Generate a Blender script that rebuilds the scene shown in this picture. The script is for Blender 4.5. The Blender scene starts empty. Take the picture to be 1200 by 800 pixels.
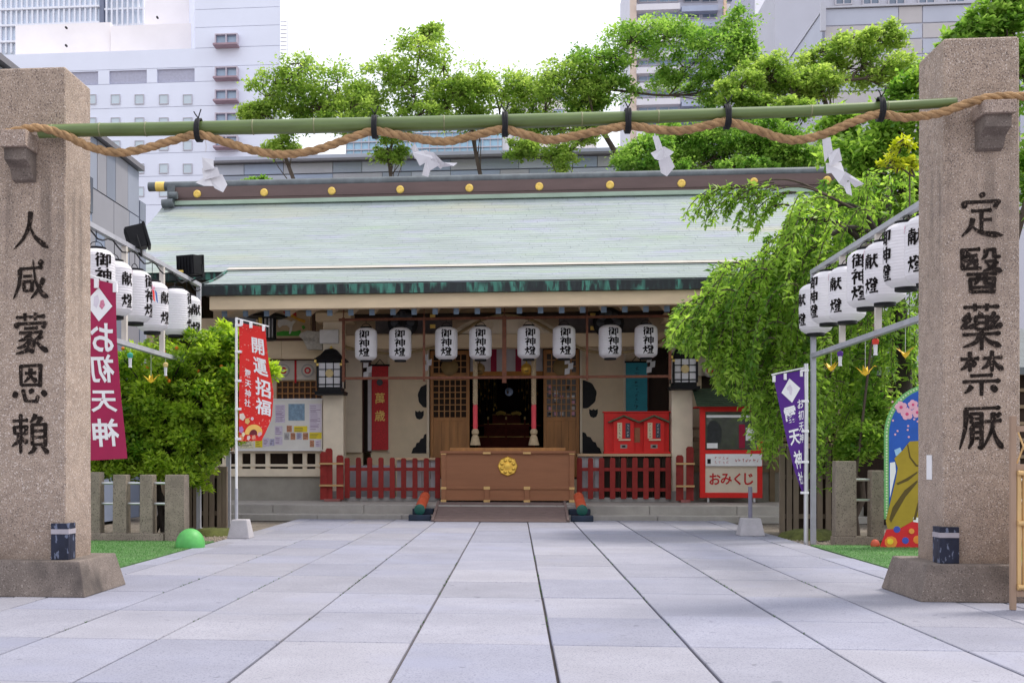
import bpy, bmesh, math, random
import numpy as np
from mathutils import Vector, Matrix

# ------------------------------------------------------------------ camera
F, H = 1380.0, 1.3                      # focal length in pixels of the 1200 px wide photograph, eye height
TH = math.atan(.095); SN, CS = math.sin(TH), math.cos(TH)
PPX, HY = 473.0, 538.0                  # foot of the optical axis, horizon
scene = bpy.context.scene
COL = scene.collection
cam_d = bpy.data.cameras.new('camera'); cam = bpy.data.objects.new('camera', cam_d); COL.objects.link(cam)
cam.location = (0, 0, H); cam.rotation_euler = (math.pi/2, 0, TH)
cam_d.sensor_width = 36; cam_d.sensor_fit = 'HORIZONTAL'; cam_d.lens = 36*F/1200
cam_d.shift_x = (600-PPX)/1200; cam_d.shift_y = (HY-400)/1200
cam_d.clip_start = .1; cam_d.clip_end = 3000
scene.camera = cam
# ------------------------------------------------------------------ sky, sun, exposure
SUN_EL, SUN_AZ = math.radians(58), math.radians(62)
world = bpy.data.worlds.new('World'); scene.world = world; world.use_nodes = True
wn = world.node_tree; wn.nodes.clear()
w_out = wn.nodes.new('ShaderNodeOutputWorld'); w_bg = wn.nodes.new('ShaderNodeBackground')
w_sky = wn.nodes.new('ShaderNodeTexSky'); w_sky.sky_type = 'NISHITA'; w_sky.sun_disc = False
w_sky.sun_elevation = SUN_EL; w_sky.sun_rotation = SUN_AZ; w_sky.dust_density = 4.0
w_mix = wn.nodes.new('ShaderNodeMixRGB'); w_mix.inputs[0].default_value = .78
w_mix.inputs[2].default_value = (10.7, 10.9, 11.8, 1)          # even white cloud cover
wn.links.new(w_sky.outputs[0], w_mix.inputs[1]); wn.links.new(w_mix.outputs[0], w_bg.inputs[0])
w_bg.inputs[1].default_value = .106
wn.links.new(w_bg.outputs[0], w_out.inputs[0])
sun_d = bpy.data.lights.new('sun', 'SUN'); sun = bpy.data.objects.new('sun', sun_d); COL.objects.link(sun)
sun_d.energy = 2.2; sun_d.angle = math.radians(12); sun_d.color = (1, .94, .85)
sun.rotation_euler = (math.pi/2-SUN_EL, 0, math.pi-SUN_AZ)     # light comes from (sin az, cos az)
vs = scene.view_settings
vs.view_transform = 'Standard'; vs.look = 'None'; vs.gamma = 1.0; vs.use_curve_mapping = False; vs.exposure = .5

R = random.Random(7)
NR = np.random.default_rng(11)

# ------------------------------------------------------------------ pixel -> place
def ground(px, py, z=0.0):
    d = F*(H-z)/(py-HY); r = (px-PPX)*d/F
    return r*CS-d*SN, r*SN+d*CS
def at(px, py, Y):
    u = (px-PPX)/F; d = Y/(u*SN+CS)
    return Vector((d*(u*CS-SN), Y, H-(py-HY)*d/F))
def atx(px, py, X):
    u = (px-PPX)/F; d = X/(u*CS-SN)
    return Vector((X, d*(u*SN+CS), H-(py-HY)*d/F))
def px_of(X, Y):
    return PPX+F*(X*CS+Y*SN)/(Y*CS-X*SN)
def srgb(h):
    v = [int(h[i:i+2], 16)/255 for i in (0, 2, 4)]
    return tuple(c/12.92 if c <= .04045 else ((c+.055)/1.055)**2.4 for c in v)

# ------------------------------------------------------------------ materials
MATS = {}
def mat(name, col, rough=.7, vary=.12, scale=6.0, bump=0.0, bscale=None, metal=0.0, spec=.4, stretch=(1,1,1), obj_vary=0.0,
        speck=None, sheen=0.0, detail=5.0, obj_mix=None):
    """principled surface with noise-driven tone, optional specks (list of (scale, threshold, colour)) and relief"""
    if name in MATS: return MATS[name]
    m = bpy.data.materials.new(name); m.use_nodes = True; MATS[name] = m
    t = m.node_tree; N = t.nodes; L = t.links
    b = N['Principled BSDF']
    tc = N.new('ShaderNodeTexCoord'); mp = N.new('ShaderNodeMapping'); mp.inputs['Scale'].default_value = stretch
    L.new(tc.outputs['Object'], mp.inputs[0])
    no = N.new('ShaderNodeTexNoise'); no.inputs['Scale'].default_value = scale; no.inputs['Detail'].default_value = detail
    no.inputs['Roughness'].default_value = .6
    L.new(mp.outputs[0], no.inputs['Vector'])
    rp = N.new('ShaderNodeValToRGB')
    rp.color_ramp.elements[0].position = .28; rp.color_ramp.elements[1].position = .72
    rp.color_ramp.elements[0].color = tuple(max(0, c*(1-vary)) for c in col)+(1,)
    rp.color_ramp.elements[1].color = tuple(min(1, c*(1+vary)) for c in col)+(1,)
    L.new(no.outputs['Fac'], rp.inputs[0]); cur = rp.outputs[0]
    for (sc, th, c, w) in (speck or []):
        n2 = N.new('ShaderNodeTexNoise'); n2.inputs['Scale'].default_value = sc; n2.inputs['Detail'].default_value = 2
        L.new(mp.outputs[0], n2.inputs['Vector'])
        r2 = N.new('ShaderNodeValToRGB'); r2.color_ramp.elements[0].position = th; r2.color_ramp.elements[1].position = min(1, th+w)
        L.new(n2.outputs['Fac'], r2.inputs[0])
        mx = N.new('ShaderNodeMixRGB'); mx.inputs[2].default_value = tuple(c)+(1,)
        L.new(r2.outputs[0], mx.inputs[0]); L.new(cur, mx.inputs[1]); cur = mx.outputs[0]
    if obj_mix:
        oi2 = N.new('ShaderNodeObjectInfo'); f1 = N.new('ShaderNodeMath'); f1.operation = 'MULTIPLY'; f1.inputs[1].default_value = 7.31; L.new(oi2.outputs['Random'], f1.inputs[0])
        f2 = N.new('ShaderNodeMath'); f2.operation = 'FRACT'; L.new(f1.outputs[0], f2.inputs[0])
        f3 = N.new('ShaderNodeMath'); f3.operation = 'MULTIPLY'; f3.inputs[1].default_value = .75; L.new(f2.outputs[0], f3.inputs[0])
        mo = N.new('ShaderNodeMixRGB'); mo.blend_type = 'MULTIPLY'; mo.inputs[2].default_value = tuple(obj_mix)+(1,); L.new(f3.outputs[0], mo.inputs[0]); L.new(cur, mo.inputs[1]); cur = mo.outputs[0]
    if obj_vary:
        oi = N.new('ShaderNodeObjectInfo'); hs = N.new('ShaderNodeHueSaturation'); mr = N.new('ShaderNodeMapRange')
        mr.inputs['To Min'].default_value = 1-obj_vary; mr.inputs['To Max'].default_value = 1+obj_vary
        L.new(oi.outputs['Random'], mr.inputs['Value']); L.new(mr.outputs[0], hs.inputs['Value']); L.new(cur, hs.inputs['Color']); cur = hs.outputs[0]
    L.new(cur, b.inputs['Base Color'])
    b.inputs['Roughness'].default_value = rough; b.inputs['Metallic'].default_value = metal
    b.inputs['Specular IOR Level'].default_value = spec
    if sheen: b.inputs['Sheen Weight'].default_value = sheen
    if bump:
        nb = N.new('ShaderNodeTexNoise'); nb.inputs['Scale'].default_value = bscale or scale*4; nb.inputs['Detail'].default_value = 4
        L.new(mp.outputs[0], nb.inputs['Vector'])
        bp = N.new('ShaderNodeBump'); bp.inputs['Strength'].default_value = min(1, bump); bp.inputs['Distance'].default_value = .01
        L.new(nb.outputs['Fac'], bp.inputs['Height']); L.new(bp.outputs[0], b.inputs['Normal'])
    return m

def leaf_mat(name, dark, light, trans=.45):
    if name in MATS: return MATS[name]
    m = bpy.data.materials.new(name); m.use_nodes = True; MATS[name] = m
    t = m.node_tree; N = t.nodes; L = t.links; N.clear()
    out = N.new('ShaderNodeOutputMaterial'); at_ = N.new('ShaderNodeAttribute'); at_.attribute_name = 'tint'
    rp = N.new('ShaderNodeValToRGB'); rp.color_ramp.elements[0].color = dark+(1,); rp.color_ramp.elements[1].color = light+(1,)
    L.new(at_.outputs['Fac'], rp.inputs[0])
    d = N.new('ShaderNodeBsdfPrincipled'); d.inputs['Roughness'].default_value = .45; d.inputs['Specular IOR Level'].default_value = .35
    tr = N.new('ShaderNodeBsdfTranslucent'); mx = N.new('ShaderNodeMixShader'); mx.inputs[0].default_value = trans
    hs = N.new('ShaderNodeHueSaturation'); hs.inputs['Saturation'].default_value = 1.05; hs.inputs['Value'].default_value = 1.5
    L.new(rp.outputs[0], d.inputs['Base Color']); L.new(rp.outputs[0], hs.inputs['Color']); L.new(hs.outputs[0], tr.inputs['Color'])
    L.new(d.outputs[0], mx.inputs[1]); L.new(tr.outputs[0], mx.inputs[2]); L.new(mx.outputs[0], out.inputs[0])
    return m

def glass_mat(name, col, rough=.06):
    m = mat(name, col, rough=rough, vary=.25, scale=.6, spec=1.0)
    return m

def shell_mat(name, col, em=0.0):
    """paper: diffuse with some translucency"""
    m = bpy.data.materials.new(name); m.use_nodes = True; MATS[name] = m
    t = m.node_tree; N = t.nodes; L = t.links; N.clear()
    out = N.new('ShaderNodeOutputMaterial'); d = N.new('ShaderNodeBsdfDiffuse'); tr = N.new('ShaderNodeBsdfTranslucent'); mx = N.new('ShaderNodeMixShader')
    tc = N.new('ShaderNodeTexCoord'); no = N.new('ShaderNodeTexNoise'); no.inputs['Scale'].default_value = 3; no.inputs['Detail'].default_value = 4
    L.new(tc.outputs['Object'], no.inputs['Vector'])
    rp = N.new('ShaderNodeValToRGB'); rp.color_ramp.elements[0].color = tuple(c*.9 for c in col)+(1,); rp.color_ramp.elements[1].color = tuple(min(1, c*1.04) for c in col)+(1,)
    L.new(no.outputs['Fac'], rp.inputs[0])
    L.new(rp.outputs[0], d.inputs[0]); L.new(rp.outputs[0], tr.inputs[0]); mx.inputs[0].default_value = .3
    L.new(d.outputs[0], mx.inputs[1]); L.new(tr.outputs[0], mx.inputs[2]); L.new(mx.outputs[0], out.inputs[0])
    return m

# ------------------------------------------------------------------ mesh building
ORG = {}
def tag(o, label=None, cat=None, group=None, kind=None):
    if label: o['label'] = label
    if cat: o['category'] = cat
    if group: o['group'] = group
    if kind: o['kind'] = kind
    return o
def thing(name, label, cat, loc=(0, 0, 0), group=None):
    o = bpy.data.objects.new(name, None); COL.objects.link(o); o.location = loc; o.empty_display_size = .1
    ORG[o.name] = Vector(loc); return tag(o, label, cat, group)
def copy_tree(o, parent=None):
    c = o.copy(); COL.objects.link(c); c.parent = parent
    for ch in list(o.children): copy_tree(ch, c)
    return c

class MB:
    def __init__(s): s.v = []; s.f = []
    def add(s, vs, fs):
        n = len(s.v); s.v += [tuple(p) for p in vs]; s.f += [tuple(i+n for i in f) for f in fs]; return s
    def box(s, x0, x1, y0, y1, z0, z1):
        if x0 > x1: x0, x1 = x1, x0
        if y0 > y1: y0, y1 = y1, y0
        if z0 > z1: z0, z1 = z1, z0
        return s.add([(x0,y0,z0),(x1,y0,z0),(x1,y1,z0),(x0,y1,z0),(x0,y0,z1),(x1,y0,z1),(x1,y1,z1),(x0,y1,z1)],
                     [(0,3,2,1),(4,5,6,7),(0,1,5,4),(1,2,6,5),(2,3,7,6),(3,0,4,7)])
    def frustum(s, cx, cy, z0, z1, ax, ay, bx, by):
        return s.add([(cx-ax,cy-ay,z0),(cx+ax,cy-ay,z0),(cx+ax,cy+ay,z0),(cx-ax,cy+ay,z0),(cx-bx,cy-by,z1),(cx+bx,cy-by,z1),(cx+bx,cy+by,z1),(cx-bx,cy+by,z1)],
                     [(0,3,2,1),(4,5,6,7),(0,1,5,4),(1,2,6,5),(2,3,7,6),(3,0,4,7)])
    def bar(s, a, b, w, h, up=(0, 0, 1)):
        a = Vector(a); b = Vector(b); d = (b-a).normalized(); u = Vector(up)
        if abs(d.dot(u)) > .97: u = Vector((0, 1, 0))
        r = d.cross(u).normalized(); u = r.cross(d)
        P = []
        for p in (a, b):
            for sx, sz in ((-1,-1),(1,-1),(1,1),(-1,1)): P.append(p+r*(sx*w/2)+u*(sz*h/2))
        return s.add(P, [(0,1,2,3),(7,6,5,4),(0,4,5,1),(1,5,6,2),(2,6,7,3),(3,7,4,0)])
    def tube(s, pts, rad, n=8, caps=True):
        pts = [Vector(p) for p in pts]
        if not hasattr(rad, '__len__'): rad = [rad]*len(pts)
        base = len(s.v); u = None
        for i, p in enumerate(pts):
            d = (pts[min(i+1, len(pts)-1)]-pts[max(i-1, 0)])
            d = d.normalized() if d.length > 1e-9 else Vector((0, 0, 1))
            if u is None:
                u = d.cross(Vector((0, 0, 1)))
                if u.length < .05: u = d.cross(Vector((1, 0, 0)))
            else: u = u-d*u.dot(d)
            u.normalize(); w = d.cross(u)
            for k in range(n):
                a = 2*math.pi*k/n; s.v.append(tuple(p+(u*math.cos(a)+w*math.sin(a))*rad[i]))
        for i in range(len(pts)-1):
            for k in range(n):
                k2 = (k+1) % n
                s.f.append((base+i*n+k, base+i*n+k2, base+(i+1)*n+k2, base+(i+1)*n+k))
        if caps:
            s.f.append(tuple(base+k for k in reversed(range(n)))); e = base+(len(pts)-1)*n
            s.f.append(tuple(e+k for k in range(n)))
        return s
    def lathe(s, prof, n=20, c=(0, 0, 0), axis='z', caps=True):
        base = len(s.v); c = Vector(c)
        for (r, h) in prof:
            for k in range(n):
                a = 2*math.pi*k/n
                if axis == 'z': p = Vector((r*math.cos(a), r*math.sin(a), h))
                elif axis == 'y': p = Vector((r*math.cos(a), h, r*math.sin(a)))
                else: p = Vector((h, r*math.cos(a), r*math.sin(a)))
                s.v.append(tuple(c+p))
        for i in range(len(prof)-1):
            for k in range(n):
                k2 = (k+1) % n; s.f.append((base+i*n+k, base+i*n+k2, base+(i+1)*n+k2, base+(i+1)*n+k))
        if caps:
            s.f.append(tuple(base+k for k in reversed(range(n)))); e = base+(len(prof)-1)*n; s.f.append(tuple(e+k for k in range(n)))
        return s
    def prism(s, poly, y0, y1):
        """outline in (x, z), extruded along y"""
        n = len(poly)
        return s.add([(x, y0, z) for x, z in poly]+[(x, y1, z) for x, z in poly],
                     [tuple(range(n)), tuple(reversed(range(n, 2*n)))]+[(i, n+i, n+(i+1) % n, (i+1) % n) for i in range(n)])
    def prism_x(s, poly, x0, x1):
        n = len(poly)
        return s.add([(x0, y, z) for y, z in poly]+[(x1, y, z) for y, z in poly],
                     [tuple(range(n)), tuple(reversed(range(n, 2*n)))]+[(i, n+i, n+(i+1) % n, (i+1) % n) for i in range(n)])
    def pbox(s, x0, y0, x1, y1, Y, dep):
        a = at(x0, (y0+y1)/2, Y); b = at(x1, (y0+y1)/2, Y); c = (x0+x1)/2
        return s.box(a.x, b.x, Y, Y+dep, at(c, y1, Y).z, at(c, y0, Y).z)
    def holes(s, x0, x1, z0, z1, y0, y1, hs):
        """wall slab with rectangular openings (hx0, hx1, hz0, hz1)"""
        xs = sorted({x0, x1}|{h[i] for h in hs for i in (0, 1) if x0 < h[i] < x1})
        zs = sorted({z0, z1}|{h[i] for h in hs for i in (2, 3) if z0 < h[i] < z1})
        for i in range(len(xs)-1):
            j = 0
            while j < len(zs)-1:
                cx = (xs[i]+xs[i+1])/2
                def inside(jj):
                    cz = (zs[jj]+zs[jj+1])/2
                    return any(h[0] < cx < h[1] and h[2] < cz < h[3] for h in hs)
                if inside(j): j += 1; continue
                k = j
                while k+1 < len(zs)-1 and not inside(k+1): k += 1
                s.box(xs[i], xs[i+1], y0, y1, zs[j], zs[k+1]); j = k+1
        return s
    def build(s, name, m, parent=None, smooth=False, bevel=0.0, label=None, cat=None, group=None, kind=None, origin=None):
        me = bpy.data.meshes.new(name)
        if parent is not None: o0 = ORG[parent.name]
        elif origin is not None: o0 = Vector(origin)
        else:
            xs = [p[0] for p in s.v]; ys = [p[1] for p in s.v]; zs = [p[2] for p in s.v]
            o0 = Vector(((min(xs)+max(xs))/2, (min(ys)+max(ys))/2, min(zs)))
        me.from_pydata([(p[0]-o0.x, p[1]-o0.y, p[2]-o0.z) for p in s.v], [], s.f)
        if bevel:
            bm = bmesh.new(); bm.from_mesh(me)
            bmesh.ops.bevel(bm, geom=[e for e in bm.edges if len(e.link_faces) == 2 and e.calc_face_angle(0) > .5], offset=bevel, segments=2, affect='EDGES', profile=.6)
            bm.to_mesh(me); bm.free()
        if m is not None: me.materials.append(m)
        if smooth:
            me.polygons.foreach_set('use_smooth', [True]*len(me.polygons))
            try: me.set_sharp_from_angle(angle=math.radians(42))
            except Exception: pass
        o = bpy.data.objects.new(name, me); COL.objects.link(o)
        if parent is not None: o.parent = parent
        else: o.location = o0
        ORG[o.name] = o0
        return tag(o, label, cat, group, kind)

def np_mesh(name, verts, quads, m, parent=None, tint=None, origin=(0, 0, 0), uvn=4):
    me = bpy.data.meshes.new(name)
    o0 = ORG[parent.name] if parent is not None else Vector(origin)
    verts = (np.asarray(verts)-np.array(o0)).astype(np.float32); quads = np.asarray(quads, dtype=np.int32)
    me.vertices.add(len(verts)); me.vertices.foreach_set('co', verts.ravel())
    k = quads.shape[1]
    me.loops.add(quads.size); me.loops.foreach_set('vertex_index', quads.ravel())
    me.polygons.add(len(quads)); me.polygons.foreach_set('loop_start', np.arange(0, quads.size, k, dtype=np.int32))
    me.update(calc_edges=True)
    if tint is not None:
        a = me.attributes.new('tint', 'FLOAT', 'FACE'); a.data.foreach_set('value', np.asarray(tint, dtype=np.float32))
    me.materials.append(m)
    o = bpy.data.objects.new(name, me); COL.objects.link(o)
    if parent is not None: o.parent = parent
    else: o.location = o0
    ORG[o.name] = o0
    return o

# ------------------------------------------------------------------ writing
BRUSH = {
'人': 'p 50,8 46,40 32,68 8,92;n 47,38 62,66 94,90',
'咸': 'h 22,26 80,22;p 24,26 22,60 8,92;h 32,42 54,41;v 33,54 35,76;b 33,54 54,53 53,74;h 35,74 54,73;n 56,6 62,50 78,80 94,88;p 82,46 70,70 50,92;d 70,8 80,16',
'蒙': 'h 14,16 86,13;v 36,6 37,24;v 62,5 61,23;d 18,28 14,40;b 18,30 86,28 80,38;h 34,40 68,39;h 22,50 80,48;p 50,50 38,62 20,68;b 44,56 58,72 54,92 44,88;p 50,66 36,78 16,84;p 54,76 38,90 14,96;p 78,54 66,64 60,66;n 60,62 74,80 94,92',
'恩': 'v 26,10 27,56;b 26,12 74,10 73,56;h 27,54 73,53;h 36,28 64,27;p 50,16 48,34 34,48;n 50,30 56,40 66,46;d 16,68 10,82;b 32,66 38,88 64,90 68,78;d 50,62 54,72;d 78,66 88,78',
'賴': 'h 6,22 44,20;v 10,34 12,52;b 10,36 40,34 38,50;h 12,50 38,49;v 26,6 26,94;p 24,54 18,68 4,78;n 28,56 34,64 44,70;p 62,6 58,16 48,26;b 56,16 76,15 68,26;v 54,30 54,76;b 54,30 86,29 86,76;h 56,44 84,43;h 56,58 84,57;h 55,74 85,73;p 62,78 56,88 44,94;n 76,78 84,84 94,94',
'定': 'd 50,4 54,14;d 16,22 12,36;b 16,24 86,22 78,34;h 28,42 72,40;v 50,42 50,84;h 52,60 72,59;p 32,56 26,76 8,94;n 30,72 50,86 96,92',
'醫': 'h 8,8 48,6;b 10,8 11,46 48,45;p 24,12 20,20 14,24;h 20,20 42,19;h 16,30 44,29;p 30,20 28,32 18,42;n 30,31 36,36 42,42;p 60,6 58,20 50,28;b 60,8 76,7 77,22 88,22;p 82,30 72,44 52,52;h 56,32 82,30;n 60,34 72,46 94,52;h 18,58 84,56;v 26,68 28,96;b 26,68 76,66 74,95;h 28,94 74,93;p 44,58 42,70 34,80;b 58,58 58,76 68,77;h 30,85 72,84',
'藥': 'h 12,10 88,8;v 36,2 37,18;v 62,2 61,18;p 50,20 46,26 44,28;v 38,30 39,56;b 38,30 62,29 61,56;h 40,42 60,41;h 40,55 61,54;b 24,24 12,36 26,38;b 26,32 10,52 30,50;d 28,44 32,54;b 76,22 68,36 80,36;b 84,30 68,52 88,50;d 84,42 90,52;h 10,66 90,63;v 50,58 50,98;p 48,66 36,82 10,92;n 52,66 66,80 92,90',
'禁': 'h 6,20 46,18;v 26,4 26,46;p 26,20 18,34 6,42;d 28,24 38,34;h 52,18 94,16;v 72,2 72,46;p 71,18 62,32 50,40;n 73,19 82,32 96,42;h 26,54 74,52;h 10,66 90,64;v 50,66 50,95;p 30,74 24,82 14,90;d 70,74 82,86',
'厭': 'h 14,10 90,7;p 18,10 16,50 4,94;v 28,20 29,40;b 28,20 50,19 50,40;h 29,30 49,29;h 29,39 50,38;p 30,46 30,76 22,92;b 30,46 50,45 50,90 44,88;h 31,58 49,57;h 31,70 49,69;h 56,36 92,33;p 74,16 72,50 52,92;n 73,44 80,70 96,92;d 82,18 88,26',
'御': 'p 20,6 14,16 4,24;p 22,28 14,42 3,52;v 15,44 15,96;p 38,6 36,14 28,22;h 34,18 58,17;h 28,34 62,33;v 46,18 46,76;h 47,54 60,53;v 34,48 34,78;h 26,82 62,76;b 68,18 90,16 88,66 80,64;v 68,18 68,98',
'神': 'd 22,4 28,12;b 6,24 38,22 24,44;p 24,44 16,54 4,60;v 22,46 22,98;d 28,48 38,58;v 48,24 50,74;b 48,26 92,23 90,72;h 50,48 90,46;h 50,71 90,69;v 70,4 70,98',
'燈': 'd 6,30 10,46;p 36,26 32,38 28,44;p 22,8 22,50 4,94;n 23,50 30,64 38,76;b 44,12 58,11 44,38;d 44,24 50,30;p 84,6 76,14 70,18;p 94,18 84,26 78,28;n 64,10 76,30 98,40;h 54,42 82,41;v 54,50 55,64;b 54,50 82,49 80,64;h 56,63 80,62;d 56,72 60,82;p 80,70 76,80 72,84;h 40,92 98,90',
'献': 'h 6,16 52,14;v 28,2 28,26;v 8,30 8,96;b 8,30 50,29 50,92 44,90;d 20,38 24,46;p 38,38 36,44 34,46;h 14,54 44,53;h 14,68 44,67;v 29,54 29,92;h 56,36 96,33;p 76,8 74,50 52,94;n 75,42 82,70 98,92;d 84,12 90,20',
}
def brush(ch, w=9.0, jit=0.0):
    """brush-written character: list of (2-d points, faces) in the unit square, v downwards"""
    V2 = []; FC = []; LEV = []
    def strip(pts, wid, rounded=True):
        # resample with catmull-rom for curved strokes
        n = len(pts); base = len(V2)
        for i, (x, y) in enumerate(pts):
            dx = pts[min(i+1, n-1)][0]-pts[max(i-1, 0)][0]; dy = pts[min(i+1, n-1)][1]-pts[max(i-1, 0)][1]
            l = math.hypot(dx, dy) or 1; nx, ny = -dy/l, dx/l
            V2.append(((x+nx*wid[i]/2)/100, (y+ny*wid[i]/2)/100, len(LEV))); V2.append(((x-nx*wid[i]/2)/100, (y-ny*wid[i]/2)/100, len(LEV)))
        for i in range(n-1): FC.append((base+2*i, base+2*i+1, base+2*i+3, base+2*i+2))
        LEV.append(1)
    def cr(P, k=6):
        P = [P[0]]+P+[P[-1]]; o = []
        for i in range(1, len(P)-2):
            for j in range(k):
                t = j/k; q = []
                for a in (0, 1):
                    p0, p1, p2, p3 = P[i-1][a], P[i][a], P[i+1][a], P[i+2][a]
                    q.append(.5*(2*p1+(p2-p0)*t+(2*p0-5*p1+4*p2-p3)*t*t+(3*p1-p0-3*p2+p3)*t**3))
                o.append(tuple(q))
        o.append(P[-2]); return o
    for st in BRUSH[ch].split(';'):
        k, *ps = st.split(' '); P = [tuple(float(a) for a in p.split(',')) for p in ps]
        if k == 'b':
            Q = []
            for a, b in zip(P, P[1:]):
                for j in range(5): Q.append((a[0]+(b[0]-a[0])*j/5, a[1]+(b[1]-a[1])*j/5))
            Q.append(P[-1]); n = len(Q)
            # mitre: split at corners so the width stays even
            for a, b, last in zip(P, P[1:], [False]*(len(P)-2)+[True]):
                l = math.hypot(b[0]-a[0], b[1]-a[1]) or 1; e = w*.35/l
                horiz = abs(b[0]-a[0]) > abs(b[1]-a[1]); ww = w*(.78 if horiz else 1.05)
                S = [(a[0]+(b[0]-a[0])*t, a[1]+(b[1]-a[1])*t) for t in (-e, 0, .3, .6, .9, 1+e*.7)]
                strip(S, [ww*.55, ww*1.05, ww*.9, ww*.9, ww, ww*(.35 if last and len(P) > 3 else .75)])
            continue
        Q = cr(P, 7 if len(P) > 2 else 10); n = len(Q); W = []
        for i in range(n):
            t = i/(n-1)
            if k == 'h': f = .72+.35*math.exp(-(t/.12)**2)+.55*math.exp(-((t-.93)/.08)**2); f *= .9
            elif k == 'v': f = .95+.25*math.exp(-(t/.1)**2)-.15*t
            elif k == 'p': f = 1.2*(1-t)**.55+.1
            elif k == 'n': f = (.35+1.25*t**1.2) if t < .8 else (.35+1.25*.8**1.2)*(1-(t-.8)/.2*.9)
            else: f = .5+.9*math.sin(math.pi*min(1, t*.75+.12))
            if i == 0: f *= .6
            if i == n-1: f *= .5
            W.append(w*f)
        strip(Q, W)
    return V2, FC

_glyph = {}
def glyph(ch, bold=.0):
    """type character as a filled mesh fitted to the unit square, v downwards"""
    key = (ch, bold)
    if key in _glyph: return _glyph[key]
    cu = bpy.data.curves.new('glyph', 'FONT'); cu.body = ch; cu.size = 1; cu.offset = bold; cu.resolution_u = 2; cu.fill_mode = 'FRONT'
    ob = bpy.data.objects.new('glyph', cu); COL.objects.link(ob)
    dg = bpy.context.evaluated_depsgraph_get(); me = bpy.data.meshes.new_from_object(ob.evaluated_get(dg))
    V2 = [(v.co.x, v.co.y) for v in me.vertices]; FC = [tuple(p.vertices) for p in me.polygons]
    bpy.data.objects.remove(ob); bpy.data.curves.remove(cu); bpy.data.meshes.remove(me)
    if V2:
        x0 = min(p[0] for p in V2); x1 = max(p[0] for p in V2); y0 = min(p[1] for p in V2); y1 = max(p[1] for p in V2)
        s = max(x1-x0, y1-y0, 1e-6); ox = (1-(x1-x0)/s)/2; oy = (1-(y1-y0)/s)/2
        V2 = [((p[0]-x0)/s+ox, (y1-p[1])/s+oy) for p in V2]
    _glyph[key] = (V2, FC); return V2, FC
def write(mb, g, fn):
    V2, FC = g
    mb.add([fn(*p) for p in V2], FC); return mb
def plane_fn(cx, cz, w, h, Y, flip=False, shear=0.0):
    def fn(u, v, k=0):
        uu = (1-u) if flip else u
        return (cx+(uu-.5)*w, Y-k*.00035, cz-(v-.5)*h+shear*(uu-.5)*w)
    return fn

def marks():
    """small writing too fine to read: a few ink strokes in a cell"""
    V2 = []; FC = []
    for k in range(R.choice([4, 5, 6])):
        x, y = R.uniform(.1, .6), R.uniform(.05, .8); n = len(V2)
        if k % 2: w, h = R.uniform(.3, .5), .09
        else: w, h = .1, R.uniform(.25, .5)
        V2 += [(x, y), (min(1, x+w), y-.02), (min(1, x+w), min(1, y+h)), (x, min(1, y+h))]; FC.append((n, n+1, n+2, n+3))
    return V2, FC
# ================================================================== palette
GRANITE = mat('granite', (.36, .275, .225), .85, .16, 9, .5, 70, speck=[(95, .56, (.12, .09, .08), .06), (70, .60, (.62, .53, .47), .06), (1.6, .60, (.25, .195, .165), .25)])
GRANITE_PL = mat('granite_plinth', (.185, .15, .13), .9, .25, 3.5, .6, 60, speck=[(80, .57, (.10, .08, .07), .06), (70, .62, (.33, .28, .25), .06), (2.2, .53, (.075, .062, .056), .2)])
SLAB = mat('slab_granite', (.30, .295, .335), .75, .10, 1.5, .3, 110, obj_vary=.09, obj_mix=(.84, .88, .99), speck=[(75, .55, (.20, .195, .235), .10), (.9, .56, (.29, .29, .35), .22), (26, .66, (.23, .22, .26), .08), (.55, .66, (.25, .245, .285), .12), (7, .71, (.20, .195, .23), .03)], spec=.25)
STEP = mat('step_stone', (.34, .315, .29), .85, .16, 3, .3, 60, speck=[(1.5, .58, (.20, .185, .17), .3)])
JOINT = mat('joint_mortar', (.10, .085, .08), .95, .3, 4, .3)
EARTH = mat('earth', (.15, .125, .10), .95, .35, 1.2, .6, 30, speck=[(14, .58, (.30, .27, .24), .08)])
TURF = mat('turf', (.085, .185, .055), .9, .28, 5, .8, 220, speck=[(1.3, .55, (.12, .26, .075), .3)])
MOSS = mat('moss', (.09, .10, .025), .95, .4, 8, .8, 40)
INK = mat('ink', (.012, .010, .010), .9, .3, 20, spec=.1)
CARVED = mat('carved_ink', (.022, .017, .015), .95, .6, 14, spec=.05, speck=[(38, .62, (.17, .125, .10), .06), (120, .66, (.2, .15, .12), .05)])
BAMBOO = mat('bamboo', (.115, .165, .05), .38, .22, 3, .05, 30, stretch=(.6, 4, 4), spec=.5)
NODE = mat('bamboo_node', (.21, .22, .11), .6, .2, 30)
STRAW = mat('straw_rope', (.37, .225, .11), .9, .38, 14, 1.0, 90, stretch=(1, 1, 1))
CORD = mat('black_cord', (.012, .012, .015), .7, .3, 40)
PAPER = shell_mat('paper', (.80, .79, .82)); LANT = shell_mat('lantern_paper', (.88, .86, .89))
PINK = mat('crest_pink', (.80, .30, .42), .8, .2, 12)
STEELP = mat('grey_paint', (.40, .40, .44), .45, .12, 5, spec=.5)
STEELW = mat('cream_paint', (.58, .53, .48), .5, .1, 5)
BLACKM = mat('black_metal', (.010, .010, .012), .5, .3, 12, spec=.18)
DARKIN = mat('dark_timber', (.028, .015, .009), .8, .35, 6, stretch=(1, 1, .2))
CONC = mat('concrete', (.42, .40, .42), .9, .14, 5, .4, 50)
GOLD = mat('gold_leaf', (.80, .50, .09), .34, .15, 9, metal=.75)
GOLDF = mat('gold_paint', (.80, .55, .12), .45, .12, 9, spec=.5)
WHITE = mat('white_paint', (.78, .77, .78), .55, .06, 5)
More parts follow.
